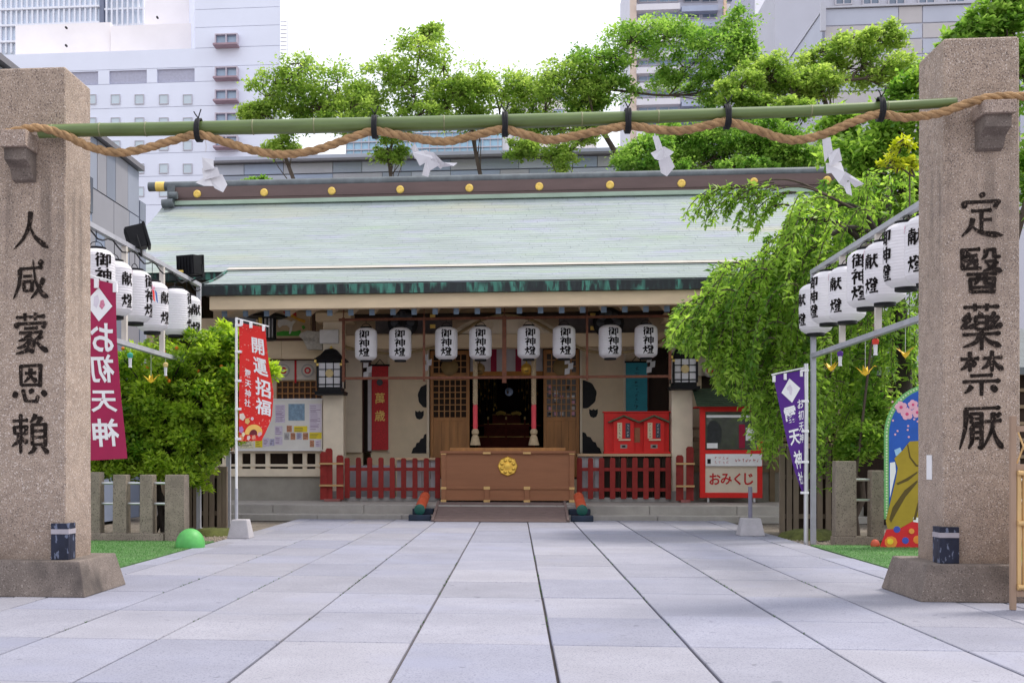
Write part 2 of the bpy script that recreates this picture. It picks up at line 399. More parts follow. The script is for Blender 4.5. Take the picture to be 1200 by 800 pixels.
MARBLE = mat('veined_dark_cover', (.018, .022, .042), .45, .4, 9, speck=[(26, .60, (.13, .15, .22), .03)], stretch=(1, 1, .45), spec=.25)
ALU = mat('bright_steel', (.60, .60, .62), .32, .08, 6, metal=.7)

# ================================================================== ground
g = MB(); g.add([(-900, -60, -.06), (900, -60, -.06), (900, 1600, -.06), (-900, 1600, -.06)], [(0, 1, 2, 3)])
g.build('ground', EARTH, kind='structure', origin=(0, 0, -.06))
PAVE_L, PAVE_R, PAVE_END = -4.72, 4.42, 25.38
pv = MB()
pv.add([(PAVE_L-.02, 12.5, -.03), (PAVE_R+.02, 12.5, -.03), (PAVE_R+.02, PAVE_END, -.03), (PAVE_L-.02, PAVE_END, -.03)], [(0, 1, 2, 3)])
pv.add([(-9, 2, -.03), (9, 2, -.03), (9, 12.5, -.03), (-9, 12.5, -.03)], [(0, 1, 2, 3)])
pave = pv.build('pavement', JOINT, kind='structure', origin=(0, 0, -.03))
xs = [-4.72, -4.40, -3.43, -2.58, -1.675, -.735, .25, 1.20, 2.145, 3.05, 4.0, 4.42]
outer_l = [-8.9, -7.9, -6.8, -5.75, -4.72]; outer_r = [4.42, 5.2, 6.2, 7.2, 8.2, 8.9]
def slab(x0, x1, y0, y1):
    g1, g2 = .010, R.choice([.004, .009, .014, .017])
    x0 += g1+R.uniform(-.002, .003); x1 -= g1; y0 += g2; y1 -= .004
    z = R.uniform(-.0025, .0025); b = .006
    m_ = MB()
    m_.add([(x0,y0,-.03),(x1,y0,-.03),(x1,y1,-.03),(x0,y1,-.03),(x0,y0,z-b),(x1,y0,z-b),(x1,y1,z-b),(x0,y1,z-b),
            (x0+b,y0+b,z),(x1-b,y0+b,z),(x1-b,y1-b,z),(x0+b,y1-b,z)],
           [(0,1,5,4),(1,2,6,5),(2,3,7,6),(3,0,4,7),(4,5,9,8),(5,6,10,9),(6,7,11,10),(7,4,8,11),(8,9,10,11)])
    m_.build('paving_slab', SLAB, pave)
for i, (x0, x1) in enumerate(zip(xs, xs[1:])):
    ys = [3.4, 5.0, 6.66, 8.32]; y = 8.32+R.uniform(-.06, .1) if i not in (4, 5) else 8.3
    while y < PAVE_END-.9:
        y += R.choice([1.15, 1.4, 1.62, 1.62, 1.66, 1.7]); ys.append(min(y, PAVE_END))
    ys[-1] = PAVE_END
    for y0, y1 in zip(ys, ys[1:]):
        slab(x0, x1, y0, y1)
for cols in (outer_l, outer_r):
    for x0, x1 in zip(cols, cols[1:]):
        off = R.uniform(-.5, .5); ys = [3.4, 5+off, 6.7+off, 8.35+off, 9.95+off*.5, 12.5]
        for y0, y1 in zip(ys, ys[1:]): slab(x0, x1, y0, y1)
# weeds in the long joints
wd = MB()
for k in range(170):
    jx = R.choice(xs[2:-1]); jy = R.choice([9.3, 11.6, 12.4, 13.0, 15.5, 18])+R.gauss(0, .5)
    for _ in range(3):
        a = R.uniform(0, 6.3); l = R.uniform(.006, .016); c = Vector((jx+R.uniform(-.006, .006), jy+R.uniform(-.02, .02), -.012))
        wd.add([c+Vector((-.003, 0, 0)), c+Vector((.003, 0, 0)), c+Vector((math.cos(a)*l, math.sin(a)*l, .014+l*.7))], [(0, 1, 2)])
wd.build('joint_weeds', mat('weed', (.07, .16, .03), .8, .3, 30), origin=(0, 8, 0), label='tiny green weeds sprouting in the paving joints', cat='weeds', kind='stuff')
# synthetic lawns
def lawn(name, x0, x1, y0, y1):
    m_ = MB(); n = 24
    m_.box(x0, x1, y0, y1, -.05, .004)
    o = m_.build(name, TURF, kind='structure')
    N_ = 26000; c = np.stack([NR.uniform(x0, x1, N_), NR.uniform(y0, y1, N_), np.full(N_, .003)], 1)
    a = NR.uniform(0, 2*np.pi, N_); hgt = NR.uniform(.012, .028, N_); w = .004
    s_ = np.stack([np.cos(a)*w, np.sin(a)*w, np.zeros(N_)], 1); lean = np.stack([NR.normal(0, .008, N_), NR.normal(0, .008, N_), hgt], 1)
    v = np.concatenate([c-s_, c+s_, c+lean], 1).reshape(-1, 3); q = np.arange(3*N_).reshape(-1, 3)
    b = np_mesh('lawn_blades', v, q, leaf_mat('turf_blade', (.06, .18, .04), (.13, .30, .085), .3), None, NR.uniform(0, 1, N_), origin=((x0+x1)/2, (y0+y1)/2, 0))
    tag(b, 'short green turf between paving and the ' + ('orange-fruited bush' if x0 < 0 else 'arched picture board'), 'grass', kind='stuff')
    return o
lawn('lawn', -9.5, PAVE_L-.03, 12.55, 18.3)
lawn('lawn', PAVE_R+.03, 9.5, 12.55, 18.35)
# gravel beyond the turf
gv = MB()
for sgn in (-1, 1):
    for k in range(1500):
        x = (R.uniform(-8.6, -4.8) if sgn < 0 else R.uniform(4.5, 8.6)); y = R.uniform(18.32, 20.6); r = R.uniform(.012, .03)
        c = Vector((x, y, -.06+r*.3)); pts = [c+Vector((math.cos(a)*r*R.uniform(.7, 1.2), math.sin(a)*r*R.uniform(.7, 1.2), 0)) for a in (0, 1.25, 2.5, 3.77, 5.0)]
        gv.add(pts+[c+Vector((0, 0, r*.8))], [(0,1,5),(1,2,5),(2,3,5),(3,4,5),(4,0,5)])
gv.build('gravel', mat('gravel', (.30, .25, .20), .9, .3, 60), origin=(0, 19, -.06), label='loose pale gravel strewn between turf and stone fences', cat='gravel', kind='stuff')
for cx, cy, rx, ry, hh in ((5.0, 20.6, .55, .5, .12), (-5.3, 20.6, .5, .4, .08), (6.2, 19.0, .7, .35, .06)):
    m_ = MB(); n = 14
    ring = []
    for j, (q, zz) in enumerate(((1, -.06), (.8, hh*.5), (.45, hh*.9), (.1, hh))):
        ring += [(cx+rx*q*math.cos(2*math.pi*k/n)*(1+.12*math.sin(3*k)), cy+ry*q*math.sin(2*math.pi*k/n)*(1+.1*math.cos(5*k)), zz+.01*math.sin(7*k+j)) for k in range(n)]
    m_.add(ring, [(j*n+k, j*n+(k+1) % n, (j+1)*n+(k+1) % n, (j+1)*n+k) for j in range(3) for k in range(n)]+[tuple(3*n+k for k in range(n))])
    m_.build('earth_mound', MOSS, smooth=True, kind='structure')

def catmull(P, k):
    P = [P[0]]+P+[P[-1]]; o = []
    for i in range(1, len(P)-2):
        for j in range(k):
            t_ = j/k; p0, p1, p2, p3 = P[i-1], P[i], P[i+1], P[i+2]
            o.append(.5*(2*p1+(p2-p0)*t_+(2*p0-5*p1+4*p2-p3)*t_*t_+(3*p1-p0-3*p2+p3)*t_**3))
    o.append(P[-2]); return o
catmull0 = catmull
# ================================================================== gate of two stone pillars
def pillar(side):
    if side == 'l':
        plx, ply0 = -4.03, 10.74; text = '人咸蒙恩賴'; fx = at(77, 655, 10.98).x; Yf = 10.98
        sx = -1; tz = at(72, 80, Yf).z; label = 'stone gate pillar behind the maroon banner, five carved black characters'
        chars_y = [270, 328, 390, 449, 508]; ch = 52; bx = (2, 33); by = (153, 176)
    else:
        plx, ply0 = 3.68, 11.14; text = '定醫藥禁厭'; fx = at(1105, 660, 11.37).x; Yf = 11.37
        label = 'stone gate pillar beside the bamboo screen, five carved black characters'
        sx = 1; tz = at(1108, 47, Yf).z; chars_y = [252, 317, 383, 438, 502]; ch = 52; bx = (1151, 1189); by = (118, 137)
    w = .69; cx = fx+sx*w/2; cy = Yf+w/2; pw = 1.18
    pcx = plx+sx*pw/2; pcy = ply0+pw/2
    t = thing('stone_pillar', label, 'pillar', (pcx, pcy, 0))
    # plinth: tapered block with worn edges
    m_ = MB(); m_.frustum(pcx, pcy, 0, .335, pw/2, pw/2, pw/2-.085, pw/2-.085); m_.build('plinth', GRANITE_PL, t, bevel=.014)
    # shaft with rough jitter and a slight taper
    m_ = MB(); n = 26; rows = []
    for i in range(n+1):
        z = .335+(tz-.335)*i/n; h_ = w/2*(1-.02*i/n)
        rows.append((z, h_))
    ring = []
    for (z, h_) in rows:
        c_ = .012
        for (qx, qy) in ((-h_+c_, -h_), (h_-c_, -h_), (h_, -h_+c_), (h_, h_-c_), (h_-c_, h_), (-h_+c_, h_), (-h_, h_-c_), (-h_, -h_+c_)):
            ring.append((cx+qx+R.uniform(-.0028, .0028), cy+qy+R.uniform(-.0028, .0028), z))
    fs = [(i*8+k, i*8+(k+1) % 8, (i+1)*8+(k+1) % 8, (i+1)*8+k) for i in range(n) for k in range(8)]
    # worn top: a ring slightly in and up
    top = len(ring); ring += [(cx+(p[0]-cx)*.97, cy+(p[1]-cy)*.97, tz+.014+R.uniform(-.006, .006)) for p in ring[-8:]]
    fs += [(n*8+k, n*8+(k+1) % 8, top+(k+1) % 8, top+k) for k in range(8)]+[tuple(top+k for k in range(8))]
    m_.add(ring, fs); m_.build('shaft', pillar_mat(side), t)
    # bracket that carries the pole: cap block on a corbel
    b0 = at(bx[0], by[1], Yf-.24); b1 = at(bx[1], by[0], Yf-.24)
    m_ = MB(); m_.box(b0.x, b1.x, Yf-.30, Yf+.05, b0.z+.02, b1.z)
    mid = (b0.x+b1.x)/2; hw = abs(b1.x-b0.x)/2
    m_.build('bracket', GRANITE, t, bevel=.008)
    m_ = MB(); m_.prism_x([(Yf-.25, b0.z+.022), (Yf+.02, b0.z+.022), (Yf+.02, b0.z-.26), (Yf-.06, b0.z-.24), (Yf-.12, b0.z-.14), (Yf-.24, b0.z-.09)], mid-hw*.82, mid+hw*.82)
    m_.build('corbel', GRANITE_PL, t, bevel=.006)
    # carved characters
    tx = 36 if side == 'l' else 1150
    for c_, yy in zip(text, chars_y):
        p = at(tx, yy, Yf); h_ = ch*Yf/1386*(1.0)
        fx_ = plane_fn(p.x, p.z, h_*1.0, h_*1.06, Yf-.003)
        write(MB(), brush(c_, 10.0), fx_).build('carved_character', CARVED, t)
    return t, cx, cy, Yf, w, b1.z
def pillar_mat(side):
    """granite with the dark run-off streaks under the bracket"""
    m = mat('granite_'+('west' if side == 'l' else 'east'), (.37, .285, .225), .85, .2, 9, .6, 70,
            speck=[(95, .56, (.12, .09, .08), .06), (70, .60, (.62, .53, .47), .06), (1.6, .60, (.27, .21, .18), .25)])
    t = m.node_tree; N = t.nodes; L = t.links; b = N['Principled BSDF']
    src = b.inputs['Base Color'].links[0].from_socket
    tc = N.new('ShaderNodeTexCoord'); mp = N.new('ShaderNodeMapping'); mp.inputs['Scale'].default_value = (6.0, 6.0, .22)
    L.new(tc.outputs['Object'], mp.inputs[0])
    no = N.new('ShaderNodeTexNoise'); no.inputs['Scale'].default_value = 1.0; no.inputs['Detail'].default_value = 3
    L.new(mp.outputs[0], no.inputs[0])
    r = N.new('ShaderNodeValToRGB'); r.color_ramp.elements[0].position = .46; r.color_ramp.elements[1].position = .72
    L.new(no.outputs['Fac'], r.inputs[0])
    sx = N.new('ShaderNodeSeparateXYZ'); L.new(tc.outputs['Object'], sx.inputs[0])
    mr = N.new('ShaderNodeMapRange'); mr.inputs['From Min'].default_value = 2.4; mr.inputs['From Max'].default_value = 4.1; L.new(sx.outputs['Z'], mr.inputs['Value'])
    mt = N.new('ShaderNodeMapRange'); mt.inputs['From Min'].default_value = 4.2; mt.inputs['From Max'].default_value = 3.75; L.new(sx.outputs['Z'], mt.inputs['Value'])
    m1 = N.new('ShaderNodeMath'); m1.operation = 'MULTIPLY'; L.new(mr.outputs[0], m1.inputs[0]); L.new(mt.outputs[0], m1.inputs[1])
    m2 = N.new('ShaderNodeMath'); m2.operation = 'MULTIPLY'; L.new(m1.outputs[0], m2.inputs[0]); L.new(r.outputs[0], m2.inputs[1])
    m3 = N.new('ShaderNodeMath'); m3.operation = 'MULTIPLY'; m3.inputs[1].default_value = 1.0; L.new(m2.outputs[0], m3.inputs[0])
    mx = N.new('ShaderNodeMixRGB'); mx.inputs[2].default_value = (.075, .058, .05, 1); L.new(m3.outputs[0], mx.inputs[0]); L.new(src, mx.inputs[1])
    # damp dirt just above the plinth
    mr2 = N.new('ShaderNodeMapRange'); mr2.inputs['From Min'].default_value = 1.1; mr2.inputs['From Max'].default_value = .34; L.new(sx.outputs['Z'], mr2.inputs['Value'])
    n4 = N.new('ShaderNodeTexNoise'); n4.inputs['Scale'].default_value = 5; L.new(tc.outputs['Object'], n4.inputs[0])
    m4 = N.new('ShaderNodeMath'); m4.operation = 'MULTIPLY'; m4.use_clamp = True; L.new(mr2.outputs[0], m4.inputs[0]); L.new(n4.outputs['Fac'], m4.inputs[1])
    mx2 = N.new('ShaderNodeMixRGB'); mx2.inputs[2].default_value = (.17, .125, .10, 1); L.new(m4.outputs[0], mx2.inputs[0]); L.new(mx.outputs[0], mx2.inputs[1])
    L.new(mx2.outputs[0], b.inputs['Base Color'])
    return m
PL, plx, ply, plY, pw_, bzl = pillar('l')
PR, prx, pry, prY, _, bzr = pillar('r')
# notice strip and patched chip on the pillar by the screen
a = atx(1087, 533, prx-.345-.003); b_ = atx(1096, 562, prx-.345-.003)
m_ = MB(); m_.box(prx-.345-.007, prx-.345-.001, prY+.28, prY+.42, b_.z, a.z); m_.build('notice_strip', WHITE, PR, label='small white vertical notice strip')
# dark veined covers at the inner corners
def corner_cover(cx_, px0, px1, y0, y1, Yf, sx, label):
    a = at(px0, y0, Yf-.05); b = at(px1, y1, Yf-.05)
    t = thing('corner_cover', label, 'cover', ((a.x+b.x)/2, Yf, b.z), 'dark covers at the pillar feet')
    inner = cx_+sx*.345
    x_in = inner-sx*.13; x_out = inner+sx*.045
    for nm, m, q0, q1, e in (('lower_wrap', MARBLE, .0, .70, 0), ('pale_band', mat('pale_tape', (.36, .33, .36), .5, .1, 9), .702, .84, .004), ('upper_wrap', MARBLE, .842, 1.0, 0)):
        z0 = .337+(a.z-.337)*q0; z1 = .337+(a.z-.337)*q1
        m_ = MB()
        m_.box(x_in, x_out+sx*e, Yf-.045-e, Yf-.002, z0, z1)
        m_.box(inner+sx*.001, x_out+sx*e, Yf-.002, Yf+.14, z0, z1)
        m_.build(nm, m, t, bevel=.004)
corner_cover(plx, 75, 97, 613, 655, plY, 1, 'dark veined cover with pale band at foot of maroon-banner pillar')
corner_cover(prx, 1081, 1106, 617, 661, prY, -1, 'dark veined cover with pale band at foot of screen-side pillar')

# bamboo pole tied along the rope, sagging a little
pole_px = [(46, 154.5), (100, 152.5), (200, 151), (300, 149), (440, 146.3), (590, 142.8), (735, 138.3), (850, 133.8), (940, 130.5), (1040, 125), (1120, 120)]
def pole_at(px):
    py = float(np.interp(px, [p[0] for p in pole_px], [p[1] for p in pole_px])); f = (px-46)/(1120-46)
    return at(px, py, plY-.12+(prY-plY)*f)
_pl = catmull0([pole_at(46+i*(1120-46)/30) for i in range(31)], 4)
def on_pole(px):
    px = min(max(px, 46), 1120); return min(_pl, key=lambda p: abs(px_of(p.x, p.y)-px))
t = thing('bamboo_pole', 'long green bamboo pole spanning between both stone pillars', 'bamboo pole', tuple((_pl[0]+_pl[-1])/2))
nodes = [60, 114, 170, 297, 366, 517, 681, 767, 948, 1041]
cuts = [0]+[min(range(len(_pl)), key=lambda i: abs(px_of(_pl[i].x, _pl[i].y)-q)) for q in nodes]+[len(_pl)-1]
dr = (_pl[-1]-_pl[0]).normalized()
for a_, b_ in zip(cuts, cuts[1:]):
    if b_ <= a_: continue
    r_of = lambda i: float(np.interp(i/(len(_pl)-1), [0, .35, .55, 1], [.064, .073, .069, .045]))
    m_ = MB(); m_.tube(_pl[a_:b_+1], [r_of(i)*(.985 if i in (a_, b_) else .96) for i in range(a_, b_+1)], 18); m_.build('internode', BAMBOO, t, smooth=True)
    if b_ < len(_pl)-1:
        q = _pl[b_]; r0 = r_of(b_); m_ = MB(); m_.tube([q-dr*.007, q-dr*.002, q+dr*.004, q+dr*.009], [r0*.97, r0*1.05, r0*1.04, r0*.96], 18); m_.build('node_ring', NODE, t, smooth=True)
# straw rope: two strands twisted, sagging between the ties
ctrl = [(-6, 160), (40, 150), (75, 158), (105, 172), (138, 179), (170, 174), (205, 164), (233, 158), (262, 166), (300, 177), (330, 181), (370, 176), (410, 162), (441, 154), (480, 161), (520, 166), (560, 158), (590, 152),
        (620, 159), (645, 164), (690, 156), (734, 148), (770, 152), (800, 153), (830, 147), (852, 143), (885, 152), (925, 164), (960, 159), (1000, 143), (1030, 134), (1060, 138), (1100, 133), (1135, 121), (1165, 114), (1210, 113)]
def rope_pt(px, py):
    p = on_pole(px); Y = p.y-.05
    q = at(px, py, Y); 
    if px < 30: q = at(px, py, plY-.18)
    if px > 1112: q = at(px, py, prY-.2)
    return q
cps = [rope_pt(*c) for c in ctrl]
spine = catmull(cps, 10)
t = thing('straw_rope', 'thick twisted straw rope tied beneath the bamboo pole', 'rope', tuple(spine[len(spine)//2]))
acc = 0.0; arcs = [0.0]
for p, q in zip(spine, spine[1:]): acc += (q-p).length; arcs.append(acc)
for st in range(3):
    pts = []
    for i, p in enumerate(spine):
        d = (spine[min(i+1, len(spine)-1)]-spine[max(i-1, 0)]).normalized(); u = Vector((0, 0, 1)); u = (u-d*u.dot(d)).normalized(); w_ = d.cross(u)
        a = arcs[i]/.29*2*math.pi+st*2*math.pi/3
        pts.append(p+(u*math.cos(a)+w_*math.sin(a))*.019)
    m_ = MB(); m_.tube(pts, [.0235+.002*math.sin(i*1.7+st) for i in range(len(pts))], 9); m_.build('strand', STRAW, t, smooth=True)
# loose straws
fz = MB()
for k in range(420):
    i = R.randrange(2, len(spine)-2); p = spine[i]; d = (spine[i+1]-spine[i-1]).normalized()
    n_ = Vector((R.gauss(0, 1), R.gauss(0, 1), R.gauss(0, 1))); n_ = (n_-d*n_.dot(d)).normalized()
    a0 = p+n_*.04; a1 = a0+(d*R.uniform(-.07, .07)+n_*R.uniform(.004, .028)); s_ = d.cross(n_)*.0016
    fz.add([a0-s_, a0+s_, a1], [(0, 1, 2)])
fz.build('loose_straw', STRAW, t, kind='stuff')
# black ties
tie_names = ['closest to the maroon-banner pillar', 'second along from the maroon-banner pillar', 'third along from the maroon-banner pillar', 'third along from the screen-side pillar', 'second along from the screen-side pillar', 'closest to the screen-side pillar']
for px, nm in zip((233, 441, 590, 734, 852, 1030), tie_names):
    p = on_pole(px); q = min(spine, key=lambda s_: abs(px_of(s_.x, s_.y)-px))
    m_ = MB()
    for k in range(4):
        off = dr*(k-1.5)*.013; pts = []
        ctr_t = p+Vector((0, 0, .0)); hi = p.z+.078; lo = q.z-.056; cy_ = (p.y+q.y)/2
        for j in range(17):
            a = 2*math.pi*j/16
            zz = (hi+lo)/2+(hi-lo)/2*math.sin(a); yy = cy_+math.cos(a)*(.088+.004*k)
            pts.append(Vector((p.x+R.uniform(-.003, .003), yy, zz))+off)
        m_.tube(pts, .009, 6, caps=False)
    for k in range(2):
        s_ = p+Vector((0, -.05, .08)); m_.tube([s_, s_+Vector((.02*(k*2-1), -.03, .03)), s_+Vector((.035*(k*2-1), -.03, .055+.02*k))], .006, 5)
    m_.build('black_tie', CORD, None, smooth=True, label='black cord tie round pole and rope, '+nm, cat='cord', group='black ties on the pole')
# paper streamers
def streamer(px, y0, folds, label):
    q = min(spine, key=lambda s_: abs(px_of(s_.x, s_.y)-px)); Y = q.y-.03
    t = thing('paper_streamer', label, 'paper streamer', tuple(at(px, y0, Y)), 'zigzag paper streamers')
    m_ = MB(); s0 = at(px, y0+4, Y); m_.tube([Vector((q.x, Y, q.z-.05)), (Vector((q.x, Y, q.z-.05))+s0)/2+Vector((.01, 0, 0)), s0], .006, 5); m_.build('string', PAPER, t)
    for k, poly in enumerate(folds):
        P = [at(x, y, Y+.012*(k % 3)-.01) for x, y in poly]; n_ = len(P)
        m_ = MB(); tilt = [R.uniform(-.05, .05) for _ in P]
        m_.add([p+Vector((0, tl, 0)) for p, tl in zip(P, tilt)]+[p+Vector((0, tl+.002, 0)) for p, tl in zip(P, tilt)],
               [tuple(range(n_)), tuple(reversed(range(n_, 2*n_)))]+[(i, n_+i, n_+(i+1) % n_, (i+1) % n_) for i in range(n_)])
        m_.build('paper_fold', PAPER, t)
streamer(241, 174, [[(236, 184), (249, 186), (252, 199), (238, 200)], [(235, 196), (255, 196), (258, 206), (240, 212)], [(240, 204), (259, 203), (266, 216), (262, 226), (252, 221)], [(228, 213), (243, 203), (250, 218), (240, 219)]], 'grey-white paper streamer above the two floodlights')
streamer(480, 166, [[(481, 171), (487, 170), (494, 182), (486, 186)], [(484, 180), (500, 175), (508, 186), (492, 195)], [(496, 178), (508, 179), (522, 194), (516, 197)], [(500, 186), (516, 192), (504, 200), (494, 204), (502, 208)], [(512, 186), (521, 192), (536, 191), (532, 196), (519, 195)]], 'windblown crumpled paper streamer hanging from rope between second and third black ties')
streamer(766, 160, [[(764, 161), (771, 160), (777, 172), (769, 177)], [(763, 178), (779, 170), (789, 180), (778, 189), (767, 187)], [(771, 190), (784, 184), (791, 195), (782, 206), (775, 202)]], 'narrow zigzag paper streamer in front of the rounded dense green tree')
streamer(968, 161, [[(964, 163), (972, 162), (974, 178), (967, 190)], [(969, 180), (982, 175), (987, 188), (971, 196)], [(967, 192), (987, 189), (989, 202), (968, 204)], [(972, 202), (990, 202), (997, 206), (990, 218), (982, 216)], [(986, 203), (998, 206), (1011, 217), (1003, 219)], [(989, 214), (996, 212), (998, 230), (991, 228)]], 'large crumpled paper streamer over the lantern row by the weeping tree')

# ================================================================== bamboo screen at the edge
t = thing('bamboo_screen', 'bamboo screen panel with crossed lattice top beside the stone pillar', 'screen', (4.75, 10.6, 0))
Ys = 10.62; x0 = at(1185, 600, Ys).x; zt = at(1190, 490, Ys).z; WOODP = mat('post_timber', (.34, .23, .16), .75, .2, 7, .3, 40, stretch=(1, 1, .15)); BAMY = mat('dry_bamboo', (.62, .40, .17), .5, .18, 8, stretch=(1, 1, .2))
for xx in (x0, x0+1.05):
    m_ = MB(); m_.box(xx, xx+.045, Ys, Ys+.045, 0, zt+.02); m_.build('post', WOODP, t, bevel=.004)
for zz, hh in ((zt-.09, .05), (zt-.42, .05), (.14, .05)):
    m_ = MB(); m_.box(x0+.046, x0+1.049, Ys+.004, Ys+.036, zz-hh/2, zz+hh/2); m_.build('rail', WOODP, t, bevel=.003)
for k in range(20):
    xx = x0+.07+.05*k; m_ = MB(); m_.tube([(xx, Ys+.018, .17), (xx, Ys+.018, .8), (xx, Ys+.018, zt-.45)], [.022, .024, .022], 8); m_.build('bamboo_cane', BAMY, t, smooth=True)
for zz in (.75, zt-.47, .2):
    m_ = MB(); m_.tube([(x0+.048, Ys-.02, zz), (x0+1.047, Ys-.02, zz)], .022, 8); m_.build('cross_cane', BAMY, t, smooth=True)
for k in range(9):
    for s_ in (-1, 1):
        xa = x0+.06+.11*k; m_ = MB(); e = .012*s_
        m_.tube([(xa+(.0 if s_ > 0 else .1), Ys+.02+e, zt-.39), (xa+(.1 if s_ > 0 else .0), Ys+.02+e, zt-.12)], .008, 6); m_.build('lattice_strip', BAMY, t)
# ================================================================== shrine hall
BEIGE = mat('beige_plaster', (.70, .565, .395), .8, .08, 2.5, .1, 40)
BEIGET = mat('beige_timber', (.68, .53, .35), .65, .1, 4, .1, 30, stretch=(.3, 1, 1))
CREAM = mat('cream_stone', (.75, .645, .50), .8, .08, 3, .1, 40)
WOOD = mat('door_timber', (.42, .185, .055), .5, .3, 5, .2, 30, stretch=(1.2, 1, .15), spec=.4)
WOODL = mat('lattice_timber', (.46, .22, .075), .55, .2, 8)
REDP = mat('red_paint', (.25, .026, .022), .6, .2, 6, .1, 40, obj_vary=.14, spec=.2)
VERM = mat('vermilion', (.66, .012, .008), .5, .08, 5)
RUST = mat('rusty_pipe', (.15, .052, .028), .75, .35, 14, .3, 60)
RIDGEB = mat('ridge_brown', (.125, .08, .075), .55, .18, 3, stretch=(.2, 1, 1), bump=.1)
RIDGEC = mat('ridge_cap', (.10, .115, .125), .45, .3, 4, spec=.5)
PATINA = mat('copper_patina_edge', (.055, .20, .15), .6, .4, 5, .4, 30, stretch=(1.3, 1, .3), speck=[(3.4, .43, (.014, .018, .020), .10), (11, .52, (.02, .03, .03), .1)])
SOFFIT = mat('soffit', (.70, .57, .41), .8, .08, 3)
BLUECAP = mat('rafter_cap', (.16, .22, .30), .55, .2, 9)
BROWNBOX = mat('box_brown', (.30, .125, .06), .65, .10, 4, .05, 60, stretch=(.3, 1, 2))
BRASS = mat('brass_fitting', (.62, .40, .16), .42, .15, 9, metal=.35)
REDCL = mat('red_cloth', (.55, .02, .03), .8, .15, 10); MAROON = mat('maroon_cloth', (.30, .012, .045), .8, .1, 6)
TEAL = mat('teal_cloth', (.03, .27, .34), .7, .12, 6)
CLOTHW = mat('pale_cloth', (.50, .46, .47), .85, .08, 5)

def roof_mat():
    m = mat('copper_roof', (.285, .33, .32), .5, .16, 1.3, .2, 26, stretch=(.3, 1.4, 1.4), spec=.35,
            speck=[(1.4, .52, (.275, .345, .275), .22), (2.1, .53, (.305, .32, .40), .22), (13, .58, (.225, .27, .28), .12), (.7, .6, (.34, .35, .29), .2)])
    return m
ROOF = roof_mat()
YE, YM, YR = 26.0, 28.25, 34.5                      # porch eave, main eave, ridge
XL, XRr = at(192, 236, YR).x, 9.9
KXL, KXR = at(239, 333, YE).x, 6.75
zE = at(500, 329.5, YE).z; zM = at(500, 314, YM).z; zR = at(391, 236, YR).z
root = thing('shrine_hall', 'shrine hall with pale green copper roof and cream timber front', 'shrine', (-.3, 30, 0))
# stone steps and platform
PZ = .29
m_ = MB(); m_.box(-7.6, 7.4, 25.4, 26.2, -.05, .095); 
for k, (xa, xb) in enumerate(zip([-7.6, -6.0, -4.3, -2.45, -.6, 1.25, 3.0, 4.7, 6.2], [-6.0, -4.3, -2.45, -.6, 1.25, 3.0, 4.7, 6.2, 7.4])):
    q = MB(); q.box(xa+.004, xb-.004, 25.4, 26.0, -.05, .095); q.build('lower_step_stone', STEP, root, bevel=.01)
for xa, xb in zip([-7.6, -5.4, -3.35, -1.2, .9, 2.9, 4.75, 6.0], [-5.4, -3.35, -1.2, .9, 2.9, 4.75, 6.0, 7.4]):
    q = MB(); q.box(xa+.004, xb-.004, 25.93, 27.2, .05, PZ); q.build('upper_step_stone', STEP, root, bevel=.014)
q = MB(); q.box(-10.5, 10.2, 27.2, 41, -.05, PZ-.004); q.build('platform', STEP, root)
# main roof: bent slope built of lapped copper sheets
def main_z(t):  # t 0 at ridge, 1 at eave
    return zR+(zM-zR)*(t**.86*.94+.06*t)
def sheets(name, x0, x1, ya, yb, zf, rows, w0, parent):
    m_ = MB()
    for r_ in range(rows):
        t0, t1 = r_/rows, (r_+1)/rows
        y0 = ya+(yb-ya)*t0; y1 = ya+(yb-ya)*(t1+.012); z0 = zf(t0); z1 = zf(t1+.012) 
        x = x0+R.uniform(0, w0)*-1
        while x < x1:
            xa = max(x0, x)+.003; xb = min(x1, x+w0)-.003; x += w0
            if xb-xa < .02: continue
            e = .006+R.uniform(0, .003); j = R.uniform(-.001, .001)
            m_.add([(xa, y0, z0+.001+j*.5), (xb, y0, z0+.001-j*.5), (xb, y1, z1+e+j), (xa, y1, z1+e), (xb, y1, z1-.001), (xa, y1, z1-.001)], [(0, 3, 2, 1), (3, 5, 4, 2)])
    return m_.build(name, ROOF, parent, kind='stuff')
roof = MB()
n = 14
for (sgn, ) in ((1,), (-1,)):
    pr = [(YR-(YR-YM)*i/n*sgn, main_z(i/n)-.03) for i in range(n+1)]
    lo = [(y, z-.16) for y, z in reversed(pr)]
    roof.prism_x(pr+lo, XL, XRr)
ro = roof.build('roof', ROOF, root)
sheets('roof_sheets', XL, XRr, YR-.05, YM, main_z, 30, .95, ro)
def porch_z(t): return zM+(zE-zM)*t-.05*math.sin(math.pi*t)
pr = [(YM+.6-(YM+.6-YE)*i/8, porch_z(-.27+1.27*i/8) if i > 1 else zM+.0) for i in range(9)]
m_ = MB(); m_.prism_x([(y, z-.02) for y, z in pr]+[(y, z-.17) for y, z in reversed(pr)], KXL, KXR); po = m_.build('porch_roof', ROOF, root)
sheets('porch_sheets', KXL, KXR, YM+.05, YE, porch_z, 8, .95, po)
# smooth flashing where the slopes meet, its pale colour standing in for reflected sky
m_ = MB(); m_.add([(KXL-.05, YM+.30, zM+.135), (KXR+.05, YM+.30, zM+.135), (KXR+.05, YM-.02, zM+.03), (KXL-.05, YM-.02, zM+.03), (KXL-.05, YM+.30, zM+.1), (KXR+.05, YM+.30, zM+.1)],
                   [(0, 3, 2, 1), (2, 3, 4, 5), (0, 1, 5, 4), (0, 4, 3), (1, 2, 5)])
m_.build('flashing', mat('flashing_sky_bright', (.52, .48, .42), .35, .12, 3, spec=.5), root)
